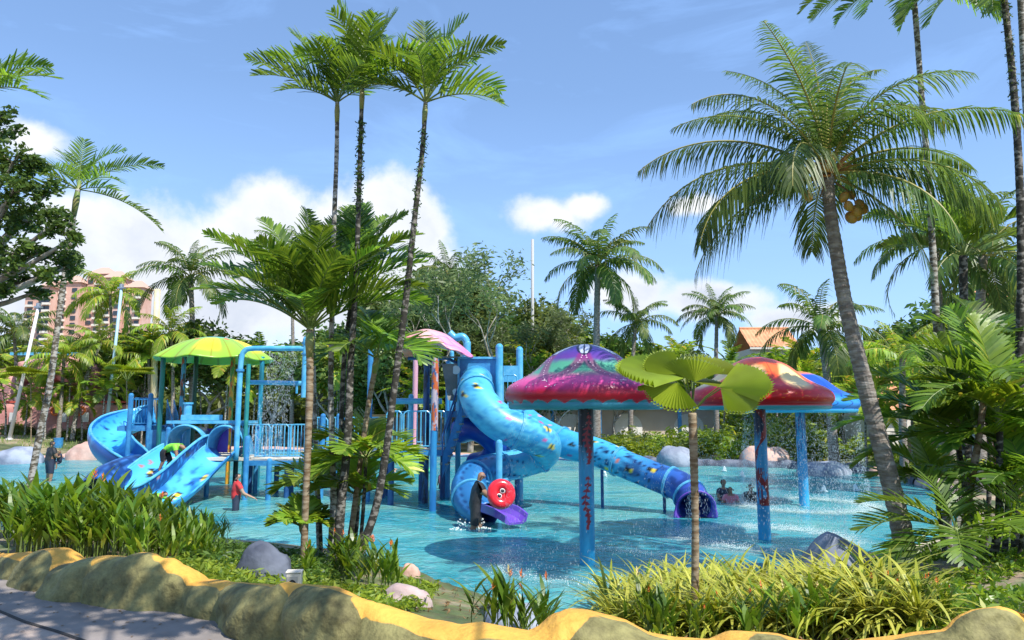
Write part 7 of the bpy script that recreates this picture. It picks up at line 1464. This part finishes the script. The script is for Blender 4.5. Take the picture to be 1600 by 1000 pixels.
def foam_ring(cx, cy, R_, n, lab, h=.10):
    mb = MB(); r = random.Random(int(cy*10))
    for i in range(n):
        a = r.uniform(0, 6.28); rr = R_*1.07+r.gauss(0,.16); z = abs(r.gauss(0, h)); s = r.uniform(.004,.010); p = V(cx+math.cos(a)*rr, cy+math.sin(a)*rr, z); mb.add([tuple(p+V(s,0,0)), tuple(p+V(0,s,0)), tuple(p+V(-s,0,0)), tuple(p+V(0,-s,0)), tuple(p+V(0,0,s)), tuple(p+V(0,0,-s))], [(0,1,4),(1,2,4),(2,3,4),(3,0,4),(1,0,5),(2,1,5),(3,2,5),(0,3,5)])
    mb.build('splash', M['foam'], kind='stuff', label=lab, cat='splash')
foam_ring(b1.x, b1.y, 1.42, 1600, 'faint ring of splashes round the purple mushroom pole', .035); foam_ring(b2.x, b2.y, 1.5, 5200, 'ring of white splashes round the red mushroom pole', .06); foam_ring(b3.x, b3.y, 1.64, 5200, 'ring of white splashes round the blue mushroom pole', .08)
def foammat(name, c, R_, cx, cy, amt):
    m = bpy.data.materials.new(name); m.use_nodes = True; nt = m.node_tree; N = nt.nodes.new; L = nt.links.new; p = nt.nodes['Principled BSDF']; p.inputs['Base Color'].default_value = (*c, 1); p.inputs['Roughness'].default_value = .7
    tc = N('ShaderNodeTexCoord'); ln = N('ShaderNodeVectorMath'); ln.operation = 'LENGTH'; L(tc.outputs['Object'], ln.inputs[0])
    d = N('ShaderNodeMath'); d.operation = 'SUBTRACT'; L(ln.outputs['Value'], d.inputs[0]); d.inputs[1].default_value = R_
    a = N('ShaderNodeMath'); a.operation = 'ABSOLUTE'; L(d.outputs[0], a.inputs[0]); f = N('ShaderNodeMapRange'); L(a.outputs[0], f.inputs[0]); f.interpolation_type = 'SMOOTHSTEP'; f.inputs[1].default_value = .0; f.inputs[2].default_value = .75; f.inputs[3].default_value = amt; f.inputs[4].default_value = 0
    n = N('ShaderNodeTexNoise'); n.inputs['Scale'].default_value = 5; n.inputs['Detail'].default_value = 8; n.inputs['Roughness'].default_value = .7; L(tc.outputs['Object'], n.inputs['Vector']); g = N('ShaderNodeMapRange'); L(n.outputs['Fac'], g.inputs[0]); g.inputs[1].default_value = .36; g.inputs[2].default_value = .66
    x = N('ShaderNodeMath'); x.operation = 'MULTIPLY'; L(f.outputs[0], x.inputs[0]); L(g.outputs[0], x.inputs[1]); L(x.outputs[0], p.inputs['Alpha']); return m
for q, R_, c, am in ((b1,1.5,(.35,.50,.54),.30),(b2,1.62,(.62,.76,.70),.55),(b3,1.78,(.66,.76,.62),.62)):
    mb = MB(); mb.lathe([(R_-.85,.03),(R_-.4,.034),(R_,.036),(R_+.4,.034),(R_+.85,.03)], (0,0,0), 72); o = mb.build('foam', foammat('foam_film', c, R_, 0, 0, am), kind='stuff'); o.location = (q.x, q.y, 0)
# ring of water sheet from the arch pipe
mb = MB(); r = random.Random(6); xa, xb = X(418,24.2), X(462,24.2)
for i in range(2300):
    f = r.random()**1.0; z = 4.72*(1-f)+1.3*f; x = xa+(xb-xa)*r.random(); x = x+(-.55*f*f)*(1-.3*(x-xa)/(xb-xa)); x += .05*math.sin(z*9+x*8); streak(mb, V(x, 24.12-.5*f+r.gauss(0,.06), z), r.uniform(.02,.07), .004*r.uniform(.6,1.3))
mb.build('water_spray', M['drop'], kind='stuff', label='thin veil of water falling from the blue pipe arch', cat='water')
# little bubbling jets
for px, py in ((1132,737),(1185,733),(1195,755),(1288,770),(1337,768),(1160,745),(945,745)):
    q = G(px, py); mb = MB(); r = random.Random(px)
    for i in range(60): a = r.uniform(0,6.28); h = r.random(); w = .13*(1-h)+.02; c = V(math.cos(a)*w*r.random(), math.sin(a)*w*r.random(), .02+h*.22); mb.ball(tuple(c), r.uniform(.015,.035), 5, 3)
    o = mb.build('water_jet', M['foam'], label='low bubbling water jet in the far pool', cat='water jet', group='bubbling jets in the far pool'); o.location = q

mb = MB(); r = random.Random(2)
for i in range(90):
    x = r.uniform(-7,-1.6); y = float(np.interp(x, WX, WY))-.25-abs(r.gauss(0,.5)); a = r.uniform(0,6.28); blade(mb, (x, y, 1.012), a, .2, r.uniform(.02,.05), r.uniform(.01,.022), .5, 3, 0, prof=(.3,1,.7,.05))
mb.build('fallen_leaves', M['dead'], kind='stuff')
